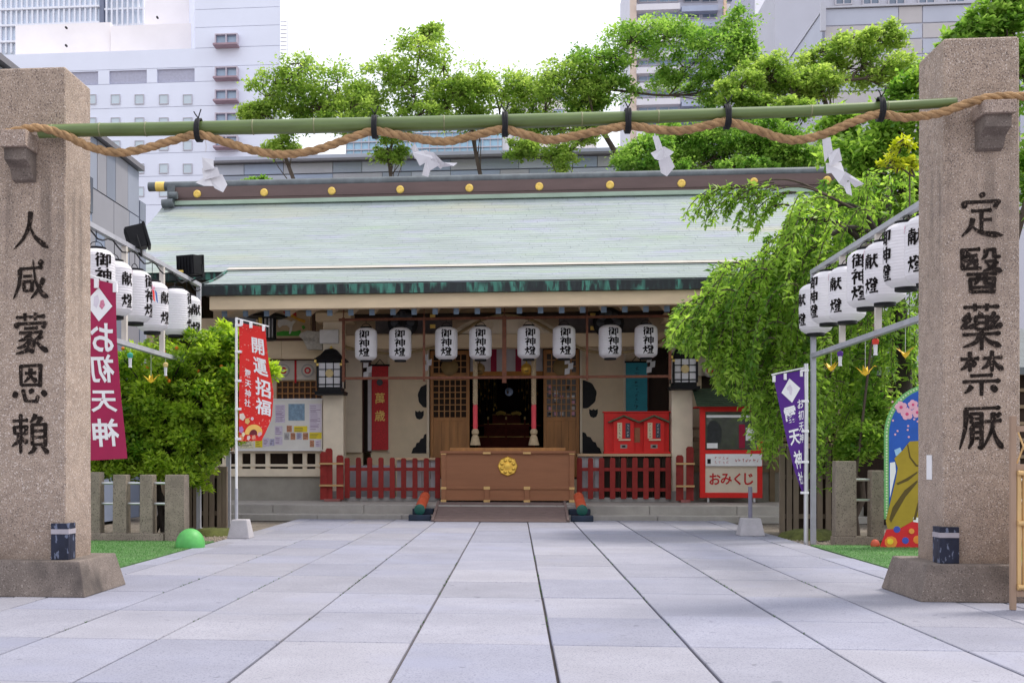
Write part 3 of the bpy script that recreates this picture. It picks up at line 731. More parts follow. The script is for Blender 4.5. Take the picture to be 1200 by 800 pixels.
# eave edges, verdigris and black
m_ = MB(); m_.box(KXL, KXR, YE-.03, YE+.22, zE-.25, zE-.035); m_.build('porch_eave_edge', PATINA, root)
for xa, xb in ((XL, KXL-.02), (KXR+.02, XRr)):
    m_ = MB(); m_.box(xa, xb, YM-.03, YM+.22, zM-.21, zM-.03); m_.build('main_eave_edge', PATINA, root)
for xa, xb in ((KXL-.06, KXL-.005), (KXR+.005, KXR+.06)):
    m_ = MB(); m_.prism_x([(y, z+.03) for y, z in pr]+[(y, z-.26) for y, z in reversed(pr)], xa, xb); m_.build('porch_verge', PATINA, root)
# fascia board and soffit
m_ = MB(); m_.box(KXL+.1, KXR-.1, YE+.1, YE+.35, zE-.56, zE-.252); m_.build('fascia_board', BEIGET, root, bevel=.01)
m_ = MB(); m_.box(KXL+.14, KXR-.14, YE+.16, YE+.40, zE-.44, zE-.30); 
m_ = MB(); m_.add([(KXL+.05, YE+.35, zE-.30), (KXR-.05, YE+.35, zE-.30), (KXR-.05, YM+1.0, zM-.28), (KXL+.05, YM+1.0, zM-.28)], [(0, 1, 2, 3)]); m_.build('porch_soffit', SOFFIT, root)
m_ = MB(); m_.add([(XL+.1, YM+.2, zM-.24), (XRr-.1, YM+.2, zM-.24), (XRr-.1, YM+2.6, zM+.75), (XL+.1, YM+2.6, zM+.75)], [(0, 1, 2, 3)]); m_.build('main_soffit', SOFFIT, root)
k = 0; px = 263.0
while px < 960:
    p = at(px, 362, YE+.48); zc = zE-.60
    if p.x > KXR-.2: break
    m_ = MB(); m_.bar((p.x, YE+.50, zc), (p.x, YM+1.2, zc+.72), .105, .13); rf = m_.build('rafter', SOFFIT, root)
    m_ = MB(); m_.bar((p.x, YE+.47, zc-.008), (p.x, YE+.512, zc+.003), .118, .145); m_.build('rafter_cap', BLUECAP, rf)
    px += 24.7
# ridge
zt = at(391, 217, YR).z; XRL, XRE = at(203, 225, YR).x, 9.2
m_ = MB(); m_.box(XRL, XRE, YR-.24, YR+.24, zR-.06, zR+.06); m_.build('ridge_base', mat('ridge_trim', (.33, .42, .33), .5, .2, 3, stretch=(.3, 1, 1)), root)
m_ = MB(); m_.box(XRL, XRE, YR-.17, YR+.17, zR+.06, zt); m_.build('ridge_board', RIDGEB, root)
m_ = MB(); m_.box(XRL+.05, XRE-.05, YR-.20, YR+.2, zR+.15, zR+.175); m_.build('ridge_lip', RIDGEB, root)
m_ = MB(); m_.tube([(XRL-.75, YR, zt+.07), (XRE+.4, YR, zt+.07)], .14, 14); m_.build('ridge_cap', RIDGEC, root, smooth=True)
m_ = MB(); m_.tube([(XRL-.52, YR, zt+.07), (XRL-.25, YR, zt+.07)], .146, 14); m_.build('gold_band', GOLDF, root, smooth=True)
for sx, xe in ((-1, XRL), (1, XRE)):
    m_ = MB(); m_.box(xe-.11, xe+.11, YR-.27, YR+.27, zR+.02, zt+.03); m_.build('ridge_end_block', RIDGEC, root, bevel=.02)
    m_ = MB()
    m_.tube([(xe+sx*.02, YR-.32, zR+.20), (xe-sx*.22, YR-.32, zR+.20)], .11, 12)
    m_.tube([(xe+sx*.22, YR-.38, zR-.05), (xe-sx*.12, YR-.38, zR-.02)], .13, 12); m_.build('ridge_end_scroll', BLACKM if False else RIDGEC, root, smooth=True)
x = at(233, 227, YR).x; dx = (at(882, 215, YR).x-x)/8
for k in range(10):
    xc = x+dx*k
    if xc > XRE-.2: break
    m_ = MB(); m_.lathe([(.02, -.055), (.095, -.055), (.115, -.03), (.115, 0)], 20, (xc, YR-.171, zR+(zt-zR)*.55), 'y'); cr = m_.build('gold_crest', GOLDF, root, smooth=True)
    m_ = MB()
    for j in range(8):
        a = j*math.pi/4; m_.lathe([(.004, -.066), (.02, -.062), (.028, -.05)], 7, (xc+.062*math.cos(a), YR-.171, zR+(zt-zR)*.55+.062*math.sin(a)), 'y')
    m_.build('petal', GOLDF, cr)
# gable ends and side walls keep daylight out of the hall
for xs_ in (XL+.9, XRr-1.1):
    m_ = MB(); m_.prism_x([(30.0, PZ), (39.0, PZ), (39.0, zM+.3), (34.5, zR-.35), (30.0, zM+.3)], xs_, xs_+.2); m_.build('gable_wall', BEIGE, root)
m_ = MB(); m_.box(XL+.9, XRr-.9, 39.0, 39.2, PZ, zM+.3); m_.build('rear_wall', BEIGE, root)

# ---------------------------------------------------------------- front wall of the hall
YW = 30.6
def wx(px): return at(px, 450, YW).x
def wz(py, px=590): return at(px, py, YW).z
door = (wx(503), wx(680), PZ+.5, wz(408))
m_ = MB(); m_.holes(wx(398), wx(790), PZ, wz(360), YW, YW+.22, [door, (wx(425), wx(434.5), PZ+.5, wz(408)), (wx(757), wx(787), PZ+.5, wz(408))]); m_.build('front_wall', BEIGE, root)
for (a_, b_) in ((425, 434.5), (757, 787)):
    m_ = MB(); m_.pbox(a_, 408, b_, 530, YW+.16, .05); m_.build('side_panel', DARKIN, root)
for a_ in (424.5, 433.5, 759):
    m_ = MB(); m_.pbox(a_-1.2, 408, a_+1.2, 530, YW-.03, .2); m_.build('panel_frame', mat('frame_brown', (.10, .03, .02), .6, .2, 6), root)
for a_ in (455.5, 501.5, 681, 732):
    m_ = MB(); m_.pbox(a_-1.3, 409, a_+1.3, 530, YW-.05, .05); m_.build('wall_trim', CREAM, root)
m_ = MB(); m_.pbox(404, 409, 424, 530, YW-.14, .14); m_.build('wall_post', CREAM, root, bevel=.01)
# interior room
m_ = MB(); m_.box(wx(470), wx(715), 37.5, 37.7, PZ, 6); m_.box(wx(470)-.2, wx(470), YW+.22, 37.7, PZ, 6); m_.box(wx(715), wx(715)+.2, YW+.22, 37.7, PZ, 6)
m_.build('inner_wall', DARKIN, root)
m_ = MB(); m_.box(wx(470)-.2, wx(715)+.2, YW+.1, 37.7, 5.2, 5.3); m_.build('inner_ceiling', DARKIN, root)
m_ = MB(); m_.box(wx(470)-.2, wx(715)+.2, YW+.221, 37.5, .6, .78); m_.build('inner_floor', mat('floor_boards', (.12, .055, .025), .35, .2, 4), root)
# sliding doors: frame, lattice bars, lower panels
def door_leaf(px0, px1, back, Yd):
    x0, x1 = wx(px0), wx(px1); z0, z1 = PZ+.55, wz(410); zl = wz(493)
    m_ = MB()
    fw = .085
    m_.box(x0, x0+fw, Yd, Yd+.07, z0, z1); m_.box(x1-fw, x1, Yd, Yd+.07, z0, z1)
    for zz in (z0, zl, wz(442), z1-.1): m_.box(x0+fw+.001, x1-fw-.001, Yd+.003, Yd+.067, zz, zz+.1)
    d_ = m_.build('door', WOOD, root, bevel=.006)
    nc = 6
    for k in range(1, nc):
        xx = x0+fw+(x1-x0-2*fw)*k/nc; q = MB(); q.box(xx-.014, xx+.014, Yd+.015, Yd+.045, zl+.1, z1-.1); q.build('lattice_bar', WOODL, d_)
    nr = 10
    for k in range(1, nr):
        zz = zl+.1+(z1-zl-.2)*k/nr; q = MB(); q.box(x0+fw, x1-fw, Yd+.02, Yd+.04, zz-.012, zz+.012); q.build('lattice_rail', WOODL, d_)
    for k in range(4):
        xa = x0+fw+(x1-x0-2*fw)*k/4; q = MB(); q.box(xa+.002, xa+(x1-x0-2*fw)/4-.004, Yd+.02, Yd+.05, z0+.1, zl); q.build('door_plank', WOOD, d_)
    q = MB(); q.box(x0+fw, x1-fw, Yd+.055, Yd+.062, zl+.1, z1-.1); q.build('backing', back, d_)
    c = at((px0+px1)/2, 430, Yd)
    q = MB(); q.lathe([(.01, -.03), (.2, -.028), (.225, -.012), (.225, 0)], 24, (c.x, Yd-.002, c.z), 'y'); q.build('door_crest', mat('dull_gold', (.22, .14, .05), .5, .2, 8, metal=.3), d_, smooth=True)
    return d_
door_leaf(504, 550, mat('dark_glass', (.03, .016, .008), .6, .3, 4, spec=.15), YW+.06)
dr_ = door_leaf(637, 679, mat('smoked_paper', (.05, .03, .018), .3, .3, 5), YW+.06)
for k in range(24):
    cx_ = R.choice(range(5)); ry_ = R.choice(range(6)); x0 = wx(637)+.085; cw = (wx(679)-wx(637)-.17)/6
    p = at(645+cx_*6.6, 453+ry_*6.2+R.uniform(-1, 1), YW+.1); q = MB(); q.box(p.x-.045, p.x+.045, YW+.105, YW+.113, p.z-.05, p.z+.04); 
    q.build('paper_slip', R.choice([WHITE, CLOTHW, mat('slip_pink', (.6, .3, .4), .8)]), dr_)
# black metal fittings on the plaster
def fit(poly, Y=YW-.014):
    m_ = MB(); m_.prism([(at(x, y, Y).x, at(x, y, Y).z) for x, y in poly], Y, YW-.001); m_.build('metal_fitting', BLACKM, root)
def half_disc(cx, cy, r, ry, side):
    return [(cx+side*r*math.sin(a)*(1+.025*math.cos(9*a)), cy-ry*math.cos(a)*(1+.02*math.cos(9*a))) for a in [math.pi*k/28 for k in range(29)]]
fit(half_disc(499.8, 464, 10, 13.5, -1)); fit(half_disc(683, 462, 16, 16.5, 1))
for cx, cy in ((491.5, 486), (695.5, 484)):
    fit([(cx-5, cy-5), (cx-2, cy-3.6), (cx, cy-5), (cx+2, cy-3.6), (cx+5, cy-5), (cx+5, cy), (cx+3.4, cy+4), (cx, cy+5.4), (cx-3.4, cy+4), (cx-5, cy)])
fit([(499.6, 508), (497, 509), (496, 513), (493, 514), (491, 518), (488, 519), (487, 523), (484, 525), (482, 531), (499.6, 531)])
fit([(682.6, 506), (686, 507), (688, 511), (692, 512), (695, 517), (698, 518), (700, 523), (703, 525), (705, 531), (682.6, 531)])
# beams and carved strut above the opening
YB = 29.0
m_ = MB(); m_.pbox(398, 391, 792, 407, YB, .34); m_.build('tie_beam', BEIGET, root, bevel=.012)
m_ = MB(); m_.pbox(330, 399, 382, 420, YB+.3, .3); m_.build('side_beam', BEIGET, root, bevel=.012)
m_ = MB(); m_.pbox(262, 399, 329.8, 420, YB+.3, .3); m_.build('side_beam', BEIGET, root, bevel=.012)
m_ = MB(); m_.pbox(812, 396, 930, 412, YB+.3, .3); m_.build('side_beam', BEIGET, root, bevel=.012)
m_ = MB(); m_.pbox(250, 345, 960, 372, YB+1.2, .2); m_.build('upper_wall', BEIGE, root)
def strut(pts, Y, dep, m, name='carved_strut'):
    q = MB(); q.prism([(at(x, y, Y).x, at(x, y, Y).z) for x, y in pts], Y, Y+dep); return q.build(name, m, root, bevel=.01)
st_ = strut([(527, 391), (534, 385), (545, 379), (556, 373), (575, 370), (612, 370), (630, 373), (641, 379), (652, 385), (658, 391)], YB+.03, .22, CREAM)
for s_ in (-1, 1):
    for k in range(3):
        cx = 592+s_*(18+k*14); q = MB(); pts = []
        for j in range(26):
            a = j*.42; r_ = .5+5.2*(1-j/26); pts.append(at(cx+s_*r_*math.cos(a), 381+r_*.75*math.sin(a)+k*1.2, YB+.02))
        q.tube(pts, .016, 5); q.build('carved_scroll', CREAM, st_, smooth=True)
m_ = MB(); m_.pbox(400, 366, 790, 371, YB+.05, .25); m_.build('purlin', DARKIN, root)
for (a_, b_) in ((440, 530), (655, 760)):
    m_ = MB(); m_.pbox(a_, 371.5, b_, 390.5, YB+.25, .06); m_.build('frieze_panel', mat('frieze', (.12, .10, .10), .7, .3, 4), root)
for (x, y) in ((507, 370), (507, 382), (695, 369), (695, 384)):
    m_ = MB(); m_.pbox(x-3, y-2, x+3, y+2.5, YB+.0, .04); m_.build('gilt_fitting', GOLDF, root)
# big dark floral discs under the beams
for cx in (472, 713):
    c = at(cx, 378, YB-.12); q = MB(); q.lathe([(.02, -.05), (.33, -.05), (.37, -.02), (.37, .08)], 28, tuple(c), 'y'); dsc = q.build('floral_disc', BLACKM, root, smooth=True)
    for k in range(8):
        a = k*math.pi/4; q = MB(); q.lathe([(.006, -.085), (.06, -.08), (.10, -.055)], 10, (c.x+.2*math.cos(a), c.y, c.z+.2*math.sin(a)), 'y'); q.build('petal', mat('dull_petal', (.045, .05, .06), .5, .2, 9), dsc, smooth=True)
# porch posts
YP = 28.62
for (a_, b_) in ((378.5, 402.5), (787, 812)):
    m_ = MB(); m_.pbox(a_, 372, b_, 588.6, YP, .5); q = m_.build('porch_post', CREAM, root, bevel=.025)
    m_ = MB(); m_.pbox(a_-3, 575, b_+3, 588.4, YP-.06, .62); m_.build('post_base', STEP, root, bevel=.01)
    m_ = MB(); m_.pbox(a_-4, 386, b_+2-8, 402, YP-.12, .11); m_.build('white_capital', mat('chalk', (.62, .60, .58), .8, .1, 8), root, bevel=.012)
    m_ = MB(); m_.pbox(a_-9, 366, b_+9, 376, YP-.2, .9); m_.build('bearing_block', BEIGET, root, bevel=.02)
# carved beam nose beside the post
for s_, c0 in ((1, 0), (-1, 1190)):
    def fx(x): return x if s_ > 0 else c0-x
    pts = [(378, 388), (368, 388), (360, 387), (352, 390), (350, 393), (355, 398), (358, 404), (360, 409), (368, 409), (378, 410)]
    q = MB(); q.prism([(at(fx(x), y, YP+.1).x, at(fx(x), y, YP+.1).z) for x, y in pts], YP+.1, YP+.34); nb = q.build('carved_nose', mat('carving', (.40, .37, .32), .85, .25, 14, .8, 40), root, bevel=.01)
    for k in range(3):
        q = MB(); q.tube([at(fx(358+5*k+2.4*math.cos(j*.5)*(1-j/18)), 397+3*math.sin(j*.5)*(1-j/18), YP+.09) for j in range(16)], .012, 5); q.build('carved_scroll', MATS['carving'], nb)

# ---------------------------------------------------------------- wings either side of the porch
YV = 29.9
def vx(px): return at(px, 450, YV).x
def vz(py, px=320): return at(px, py, YV).z
lat = (vx(324), vx(377), vz(468), vz(446.5))
m_ = MB(); m_.holes(vx(232), vx(378), PZ, vz(372), YV, YV+.2, [lat, (vx(262), vx(300), vz(398), vz(372))]); m_.build('wing_wall', BEIGE, root)
m_ = MB(); m_.pbox(255, 372, 300, 398, YV+.1, .05); m_.build('wing_window', mat('dim_glass', (.10, .11, .13), .15, .2, 3, spec=.8), root)
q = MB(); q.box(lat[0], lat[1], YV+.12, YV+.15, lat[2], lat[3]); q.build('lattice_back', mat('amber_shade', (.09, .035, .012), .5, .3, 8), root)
for k in range(9):
    xx = lat[0]+(lat[1]-lat[0])*k/8; q = MB(); q.box(xx-.016, xx+.016, YV+.02, YV+.06, lat[2], lat[3]); q.build('lattice_bar', mat('amber_timber', (.42, .19, .06), .55, .15, 8), root)
for k in range(4):
    zz = lat[2]+(lat[3]-lat[2])*k/3; q = MB(); q.box(lat[0], lat[1], YV+.03, YV+.05, zz-.016, zz+.016); q.build('lattice_rail', MATS['amber_timber'], root)
# low balustrade below the notice board: rails, posts, foot beam, stone base
YQ = 29.0
for (y0, y1, dy) in ((527, 531, 0), (543.5, 546.5, 0), (549, 558, -.04)):
    m_ = MB(); m_.pbox(255, y0, 379, y1, YQ+dy, .16); m_.build('balustrade_rail', CREAM, root, bevel=.006)
for px in (263, 281, 296, 313.5, 340, 357, 372):
    m_ = MB(); m_.pbox(px-2.5, 531, px+2.5, 549, YQ+.02, .1); m_.build('balustrade_post', CREAM, root)
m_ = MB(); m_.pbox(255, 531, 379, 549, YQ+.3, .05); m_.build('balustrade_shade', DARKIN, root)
m_ = MB(); m_.pbox(250, 558.3, 379, 588.5, YQ+.05, .3); m_.build('stone_base', mat('render_base', (.33, .305, .26), .85, .14, 3, .2, 40), root)
m_ = MB(); m_.holes(vx(812), vx(985), PZ, vz(372), YV, YV+.2, [(vx(822), vx(980), vz(520), vz(440))]); m_.build('wing_wall', BEIGE, root)
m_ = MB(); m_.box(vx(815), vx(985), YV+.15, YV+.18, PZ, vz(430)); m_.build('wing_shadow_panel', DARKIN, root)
for (y0, y1) in ((500, 503), (512, 517), (526, 530), (545, 553)):
    m_ = MB(); m_.pbox(812, y0, 985, y1, YQ, .14); m_.build('balustrade_rail', mat('weathered_timber', (.26, .19, .12), .75, .2, 6, stretch=(.2, 1, 1)), root)
m_ = MB(); m_.pbox(812, 553.2, 985, 588.5, YQ+.05, .3); m_.build('stone_base', MATS['render_base'], root)
for px in (905, 930, 955):
    m_ = MB(); m_.pbox(px-3, 496, px+3, 588, YQ-.02, .14); m_.build('balustrade_post', MATS['weathered_timber'], root)

# ================================================================== things at the porch
# rusty hanging frame for the lanterns
YF = 27.4
t = thing('rusty_hanging_rack', 'rusty pipe frame hanging under the porch eave', 'frame', tuple(at(592, 442, YF)))
for (x0, y0, x1, y1) in ((397, 371, 791, 374), (402, 440.5, 786, 443.5)):
    zz = at(592, (y0+y1)/2, YF).z; m_ = MB(); m_.bar((at(x0, 0, YF).x, YF, zz), (at(x1, 0, YF).x, YF, zz), .05, .06); m_.build('rail', RUST, t)
zb = at(592, 443, YF).z; zto = at(592, 371, YF).z
for px, w in ((402.5, .06), (497, .05), (591, .10), (688, .05), (785, .06)):
    x = at(px, 0, YF).x; m_ = MB(); m_.box(x-w/2, x+w/2, YF-.034, YF+.034, zb-(.11 if w > .08 else .06), zto+.02); m_.build('upright', RUST, t)
    m_ = MB(); m_.tube([(x, YF, zto), (x, YF+.1, zE+.0)], .012, 6); m_.build('hanger', RUST, t)
# paper lanterns
def lantern_proto(kind):
    t = thing('paper_lantern', 'x', 'lantern', (0, 0, 0))
    m_ = MB(); prof = []; nR = 60; Hh = .70; RR = .245
    def rad(z):
        q = abs(z/(Hh/2)); return RR*(1-.05*q**2) if q < .72 else RR*(.974-.40*((q-.72)/.28)**2.1)
    for i in range(nR+1):
        z = -Hh/2+Hh*i/nR; prof.append((rad(z)+(.0045 if i % 3 == 1 else 0), z))
    m_.lathe(prof, 28, caps=False); body = m_.build('body', LANT, t, smooth=True)
    for nm, z0, z1 in (('top_ring', Hh/2-.012, Hh/2+.035), ('bottom_ring', -Hh/2-.04, -Hh/2+.012)):
        m_ = MB(); m_.lathe([(.115, z0), (.128, z0+.004), (.128, z1-.004), (.115, z1)], 20); m_.build(nm, BLACKM, t, smooth=True)
    m_ = MB(); m_.tube([(-.11, 0, Hh/2+.03), (-.06, 0, Hh/2+.09), (0, 0, Hh/2+.11), (.06, 0, Hh/2+.09), (.11, 0, Hh/2+.03)], .006, 5); m_.tube([(0, 0, Hh/2+.10), (0, 0, Hh/2+.2)], .005, 5); m_.build('wire_handle', BLACKM, t)
    def cyl(u0, z0, w, h):
        def fn(u, v, k=0):
            z = z0-(v-.5)*h; r_ = rad(z)+.0065+k*.0003; a = (u0+(u-.5)*w)/RR
            return (r_*math.sin(a), -r_*math.cos(a), z)
        return fn
    txt = '御神燈' if kind == 'a' else '献燈'
    for k, c in enumerate(txt):
        if kind == 'a': z0, h, w = .20-.195*k, .195, .24
        else: z0, h, w = (.12, -.16)[k], .19, .20
        for rot in ((0,) if kind == 'a' else (0,)):
            m_ = write(MB(), brush(c, 14), cyl(0, z0, w, h)); m_.build('written_character', INK, t)
    if kind == 'b':
        m_ = MB()
        for j in range(5):
            a = j*2*math.pi/5+.3
            for q in range(6): pass
            pts = [(.0, 0)]+[(.042*math.cos(a+d)*(1.25 if abs(d) < .3 else .9), .042*math.sin(a+d)*(1.25 if abs(d) < .3 else .9)) for d in (-.5, -.25, 0, .25, .5)]
            for (uu, zz) in ((.24, .235), (-.24, .235), (.72, .235)):
                m_.add([(lambda z_, r_, a_: (r_*math.sin(a_), -r_*math.cos(a_), z_))(zz+y, rad(zz+y)+.006, (uu+x)/RR) for x, y in pts], [tuple(range(len(pts)))])
        m_.build('pink_blossom', PINK, t)
    return t
lanA = lantern_proto('a'); lanB = lantern_proto('b')
def put_lantern(proto, loc, rz, label, group, sc=1.0):
    o = copy_tree(proto); o.location = loc; o.rotation_euler = (0, 0, rz); o.scale = (sc, sc, sc); o['label'] = label; o['group'] = group
    return o
ordn = ['first', 'second', 'third', 'fourth']
for k, px in enumerate((429, 469, 523, 563, 619.5, 661, 715, 757)):
    y = 403.5-(px-429)/328*3.6; p = at(px, y, YF-.02)
    side = 'red wall banner side' if k < 4 else 'teal wall banner side'; n_ = k if k < 4 else 7-k
    lb = '%s white lantern under the porch eave counted from the %s' % (ordn[n_], 'red banner end' if k < 4 else 'teal banner end')
    put_lantern(lanA, p, (.0, .0, .0, .0, .12, .08, .22, .16)[k]*1.0+R.uniform(-.08, .08), lb, 'white lanterns along the porch', 1.07)

# donation box
t = thing('donation_box', 'wide brown wooden donation box with gold crest and brass corners', 'donation box', (at(595, 588, 27.9).x, 28.3, PZ))
YD = 27.9; X0 = at(517, 560, YD).x; X1 = at(673, 560, YD).x; ZT = at(595, 528, YD).z; ZB = PZ
m_ = MB(); m_.box(X0+.05, X1-.05, YD+.03, YD+.85, ZB+.06, ZT-.06); m_.build('body', BROWNBOX, t)
zr_ = at(595, 571.5, YD).z
for x in (X0, X1-.11): 
    for y_ in (YD, YD+.78): 
        m_ = MB(); m_.box(x, x+.11, y_, y_+.1, ZB, ZT-.03); m_.build('corner_post', BROWNBOX, t, bevel=.006)
m_ = MB(); m_.box(X0+.112, X1-.112, YD+.004, YD+.08, zr_-.03, zr_+.03); m_.build('rail', BROWNBOX, t, bevel=.004)
m_ = MB(); m_.box(X0+.112, X1-.112, YD+.004, YD+.08, ZB+.04, ZB+.11); m_.build('foot_rail', BROWNBOX, t, bevel=.004)
for px in (570.5, 617.5):
    x = at(px, 570, YD).x; m_ = MB(); m_.box(x-.055, x+.055, YD-.008, YD+.003+.02, ZB, zr_-.031); m_.build('mid_post', BROWNBOX, t, bevel=.004)
    m_ = MB(); m_.box(x-.075, x+.075, YD-.014, YD+.002, zr_-.035, zr_+.035); m_.build('brass_plate', BRASS, t)
    m_ = MB(); m_.box(x-.075, x+.075, YD-.016, YD-.009, ZB, ZB+.05); m_.build('brass_shoe', BRASS, t)
    m_ = MB(); m_.box(x-.09, x+.09, YD-.034, YD+.006, ZT-.075, ZT-.03); m_.build('brass_plate', BRASS, t)
for x in (X0-.01, X1-.12):
    for z_ in (ZB, zr_-.035, ZT-.09):
        m_ = MB(); m_.box(x, x+.13, YD-.012, YD+.115, z_, z_+.055); m_.build('brass_plate', BRASS, t, bevel=.004)
m_ = MB(); m_.box(X0-.03, X1+.03, YD-.03, YD+.91, ZT-.06, ZT-.003); m_.build('rim', BROWNBOX, t, bevel=.008)
m_ = MB(); m_.box(X0+.2, X1-.2, YD+.12, YD+.16, ZT-.003, ZT+.075); m_.box(X0+.2, X1-.2, YD+.72, YD+.76, ZT-.003, ZT+.075); m_.build('grille_frame', WOOD, t, bevel=.004)
for k in range(16):
    x = X0+.3+(X1-X0-.6)*k/15; m_ = MB(); m_.bar((x, YD+.161, ZT+.04), (x, YD+.719, ZT+.04), .05, .03); m_.build('grille_bar', WOOD, t)
c = at(595, 546, YD+.02); m_ = MB()
m_.lathe([(.01, -.05), (.08, -.045), (.09, -.03), (.215, -.03), (.235, -.012), (.235, .012)], 8, tuple(c), 'y'); cr = m_.build('gold_crest', GOLD, t)
for k in range(8):
    a = (k+.5)*math.pi/4; m_ = MB(); m_.lathe([(.004, -.052), (.03, -.048), (.05, -.028)], 9, (c.x+.145*math.cos(a), c.y, c.z+.145*math.sin(a)), 'y'); m_.build('petal', GOLD, cr, smooth=True)
# ramp with grey-brown mat
t = thing('ramp', 'grey-brown matted ramp leading up to the donation box', 'ramp', (at(587, 611, 24.5).x, 25.4, 0))
xa = at(505.5, 611, 24.5).x; xb = at(667.5, 611, 24.5).x; RAMP = mat('ramp_mat', (.155, .108, .10), .9, .16, 6, .6, 90, stretch=(1, 3, 1))
m_ = MB(); m_.add([(xa, 24.5, 0), (xb, 24.5, 0), (xb, 26.4, PZ+.03), (xa, 26.4, PZ+.03), (xa, 24.5, .018), (xb, 24.5, .018), (xb, 26.4, PZ+.055), (xa, 26.4, PZ+.055), ], [(0, 3, 2, 1), (4, 5, 6, 7), (0, 1, 5, 4), (1, 2, 6, 5), (2, 3, 7, 6), (3, 0, 4, 7)]); m_.build('deck', RAMP, t)
for x in (xa, xb-.05):
    m_ = MB(); m_.bar((x+.025, 24.49, .035), (x+.025, 26.4, PZ+.072), .05, .03); m_.build('edge_strip', mat('ramp_edge', (.17, .12, .11), .8, .2, 6), t)
for k in range(1, 7):
    y = 24.5+1.9*k/7; z = .018+(PZ+.037)*k/7; m_ = MB(); m_.bar((xa+.051, y, z+.001), (xb-.051, y, z+.001), .012, .006); m_.build('tread_strip', MATS['ramp_edge'], t)
# orange rollers either side of the ramp
ORANGE = mat('orange_paint', (.52, .085, .035), .5, .15, 7); GREENP = mat('green_paint', (.012, .10, .075), .45, .2, 9); BLUEB = mat('blue_black_block', (.008, .018, .04), .5, .4, 5)
for px, sx, lb in ((492, -1, 'orange log with green end on dark block, banner side of ramp'), (682, 1, 'orange log with green end on dark block, booth side of ramp')):
    p = at(px, 597, 24.9); t = thing('orange_log', 'orange log with green end on dark block, '+('red flag' if px < 600 else 'booth')+' side of ramp', 'barrier', (p.x, 25.4, 0), 'orange logs flanking the ramp')
    a = Vector((p.x, 24.85, .24)); b = Vector((p.x+.02*sx, 26.6, .46)); d = (b-a).normalized()
    m_ = MB(); pts = [a+(b-a)*u for u in (0, .18, .2, .22, .5, .52, .54, .8, .82, .84, 1)]
    m_.tube(pts, [.108, .11, .103, .11, .11, .103, .11, .11, .103, .11, .11], 18); lg = m_.build('log', ORANGE, t, smooth=True)
    m_ = MB(); m_.tube([a-d*.03, a-d*.022, a+d*.03], [.10, .114, .114], 18); m_.build('end_cap', GREENP, t, smooth=True)
    for yy, zz in ((24.75, .0), (25.7, .096)):
        m_ = MB(); m_.box(p.x-.23, p.x+.23, yy, yy+.26, zz, .11+(yy-24.75)*.1+.02); m_.build('block', BLUEB, t, bevel=.02)
# red picket fences
def fence(px0, px1, label, tall_at):
    x0 = at(px0, 560, 28.4).x; x1 = at(px1, 560, 28.4).x; z0 = PZ+.04; zt_ = at(430, 536, 28.4).z
    t = thing('picket_fence', label, 'fence', ((x0+x1)/2, 28.4, PZ), 'red picket fences')
    n_ = int(round((x1-x0)/.262)); 
    for k in range(n_+1):
        x = x0+(x1-x0)*k/n_; j = R.uniform(-.012, .012); h_ = zt_+j
        m_ = MB(); m_.prism([(x-.062, z0+.03), (x+.062, z0+.03), (x+.062, h_-.03), (x+.035, h_), (x-.035, h_), (x-.062, h_-.03)], 28.37+R.uniform(-.004, .004), 28.40); m_.build('picket', REDP, t)
    for zz in (z0+.25, zt_-.28):
        m_ = MB(); m_.box(x0-.03, x1+.03, 28.405, 28.45, zz-.04, zz+.04); m_.build('rail', REDP, t)
    m_ = MB(); m_.box(x0-.03, x1+.03, 28.46, 28.5, PZ, z0+.06); m_.build('foot_rail', mat('grey_foot', (.33, .31, .30), .8, .2, 5), t)
    # return of tall boards at the post end
    for k, (dx, hh) in enumerate(tall_at):
        x = at(dx, 560, 28.2).x; zt2 = at(dx, hh, 28.2).z
        m_ = MB(); m_.prism([(x-.085, PZ+.04), (x+.085, PZ+.04), (x+.085, zt2-.05), (x+.05, zt2), (x-.05, zt2), (x-.085, zt2-.05)], 28.10+.02*(k % 2), 28.14+.02*(k % 2)); m_.build('tall_board', REDP, t)
    xs_ = [at(dx, 560, 28.2).x for dx, _ in tall_at]
    for yy in (543, 568.5):
        z = at(390, yy, 28.1).z; m_ = MB(); m_.bar((min(xs_)-.1, 28.06, z), (max(xs_)+.1, 28.06, z), .05, .045); m_.build('bamboo_rail', mat('bamboo_tan', (.50, .30, .13), .6, .15, 9), t)
    m_ = MB(); m_.box(min(xs_)+.02, max(xs_)+.0, 28.06, 28.5, PZ, PZ+.06); m_.build('foot_block', mat('faded_red', (.30, .11, .10), .7, .2, 6), t)
fence(407, 513, 'red picket fence between lantern post and donation box, red banner behind', [(380, 529), (386, 525), (399, 533)])
fence(679, 783, 'red picket fence beneath the twin red offering boxes', [(796, 533), (808, 523)])
# low counters behind the fences
for (a_, b_, yt, lb) in ((464, 515, 536, 'pale counter with tan top behind fence, red banner side'), (676, 786, 531.5, 'pale counter carrying the twin red offering boxes')):
    x0 = at(a_, 550, 28.62).x; x1 = at(b_, 550, 28.62).x; zt_ = at((a_+b_)/2, yt, 28.62).z
    t = thing('counter', lb, 'counter', ((x0+x1)/2, 28.8, PZ))
    m_ = MB(); m_.box(x0, x1, 28.52, 29.02, zt_-.06, zt_); m_.build('top', mat('tan_top', (.50, .34, .20), .6, .15, 6, stretch=(.2, 1, 1)), t, bevel=.006)
    nn = int((x1-x0)/.2)
    for k in range(nn):
        xa_ = x0+.02+(x1-x0-.04)*k/nn; m_ = MB(); m_.box(xa_+.006, xa_+(x1-x0-.04)/nn-.006, 28.62+.008*(k % 2), 28.7, PZ, zt_-.061); m_.build('front_board', CLOTHW if a_ < 600 else (CONC if k < 3 else DARKIN), t)
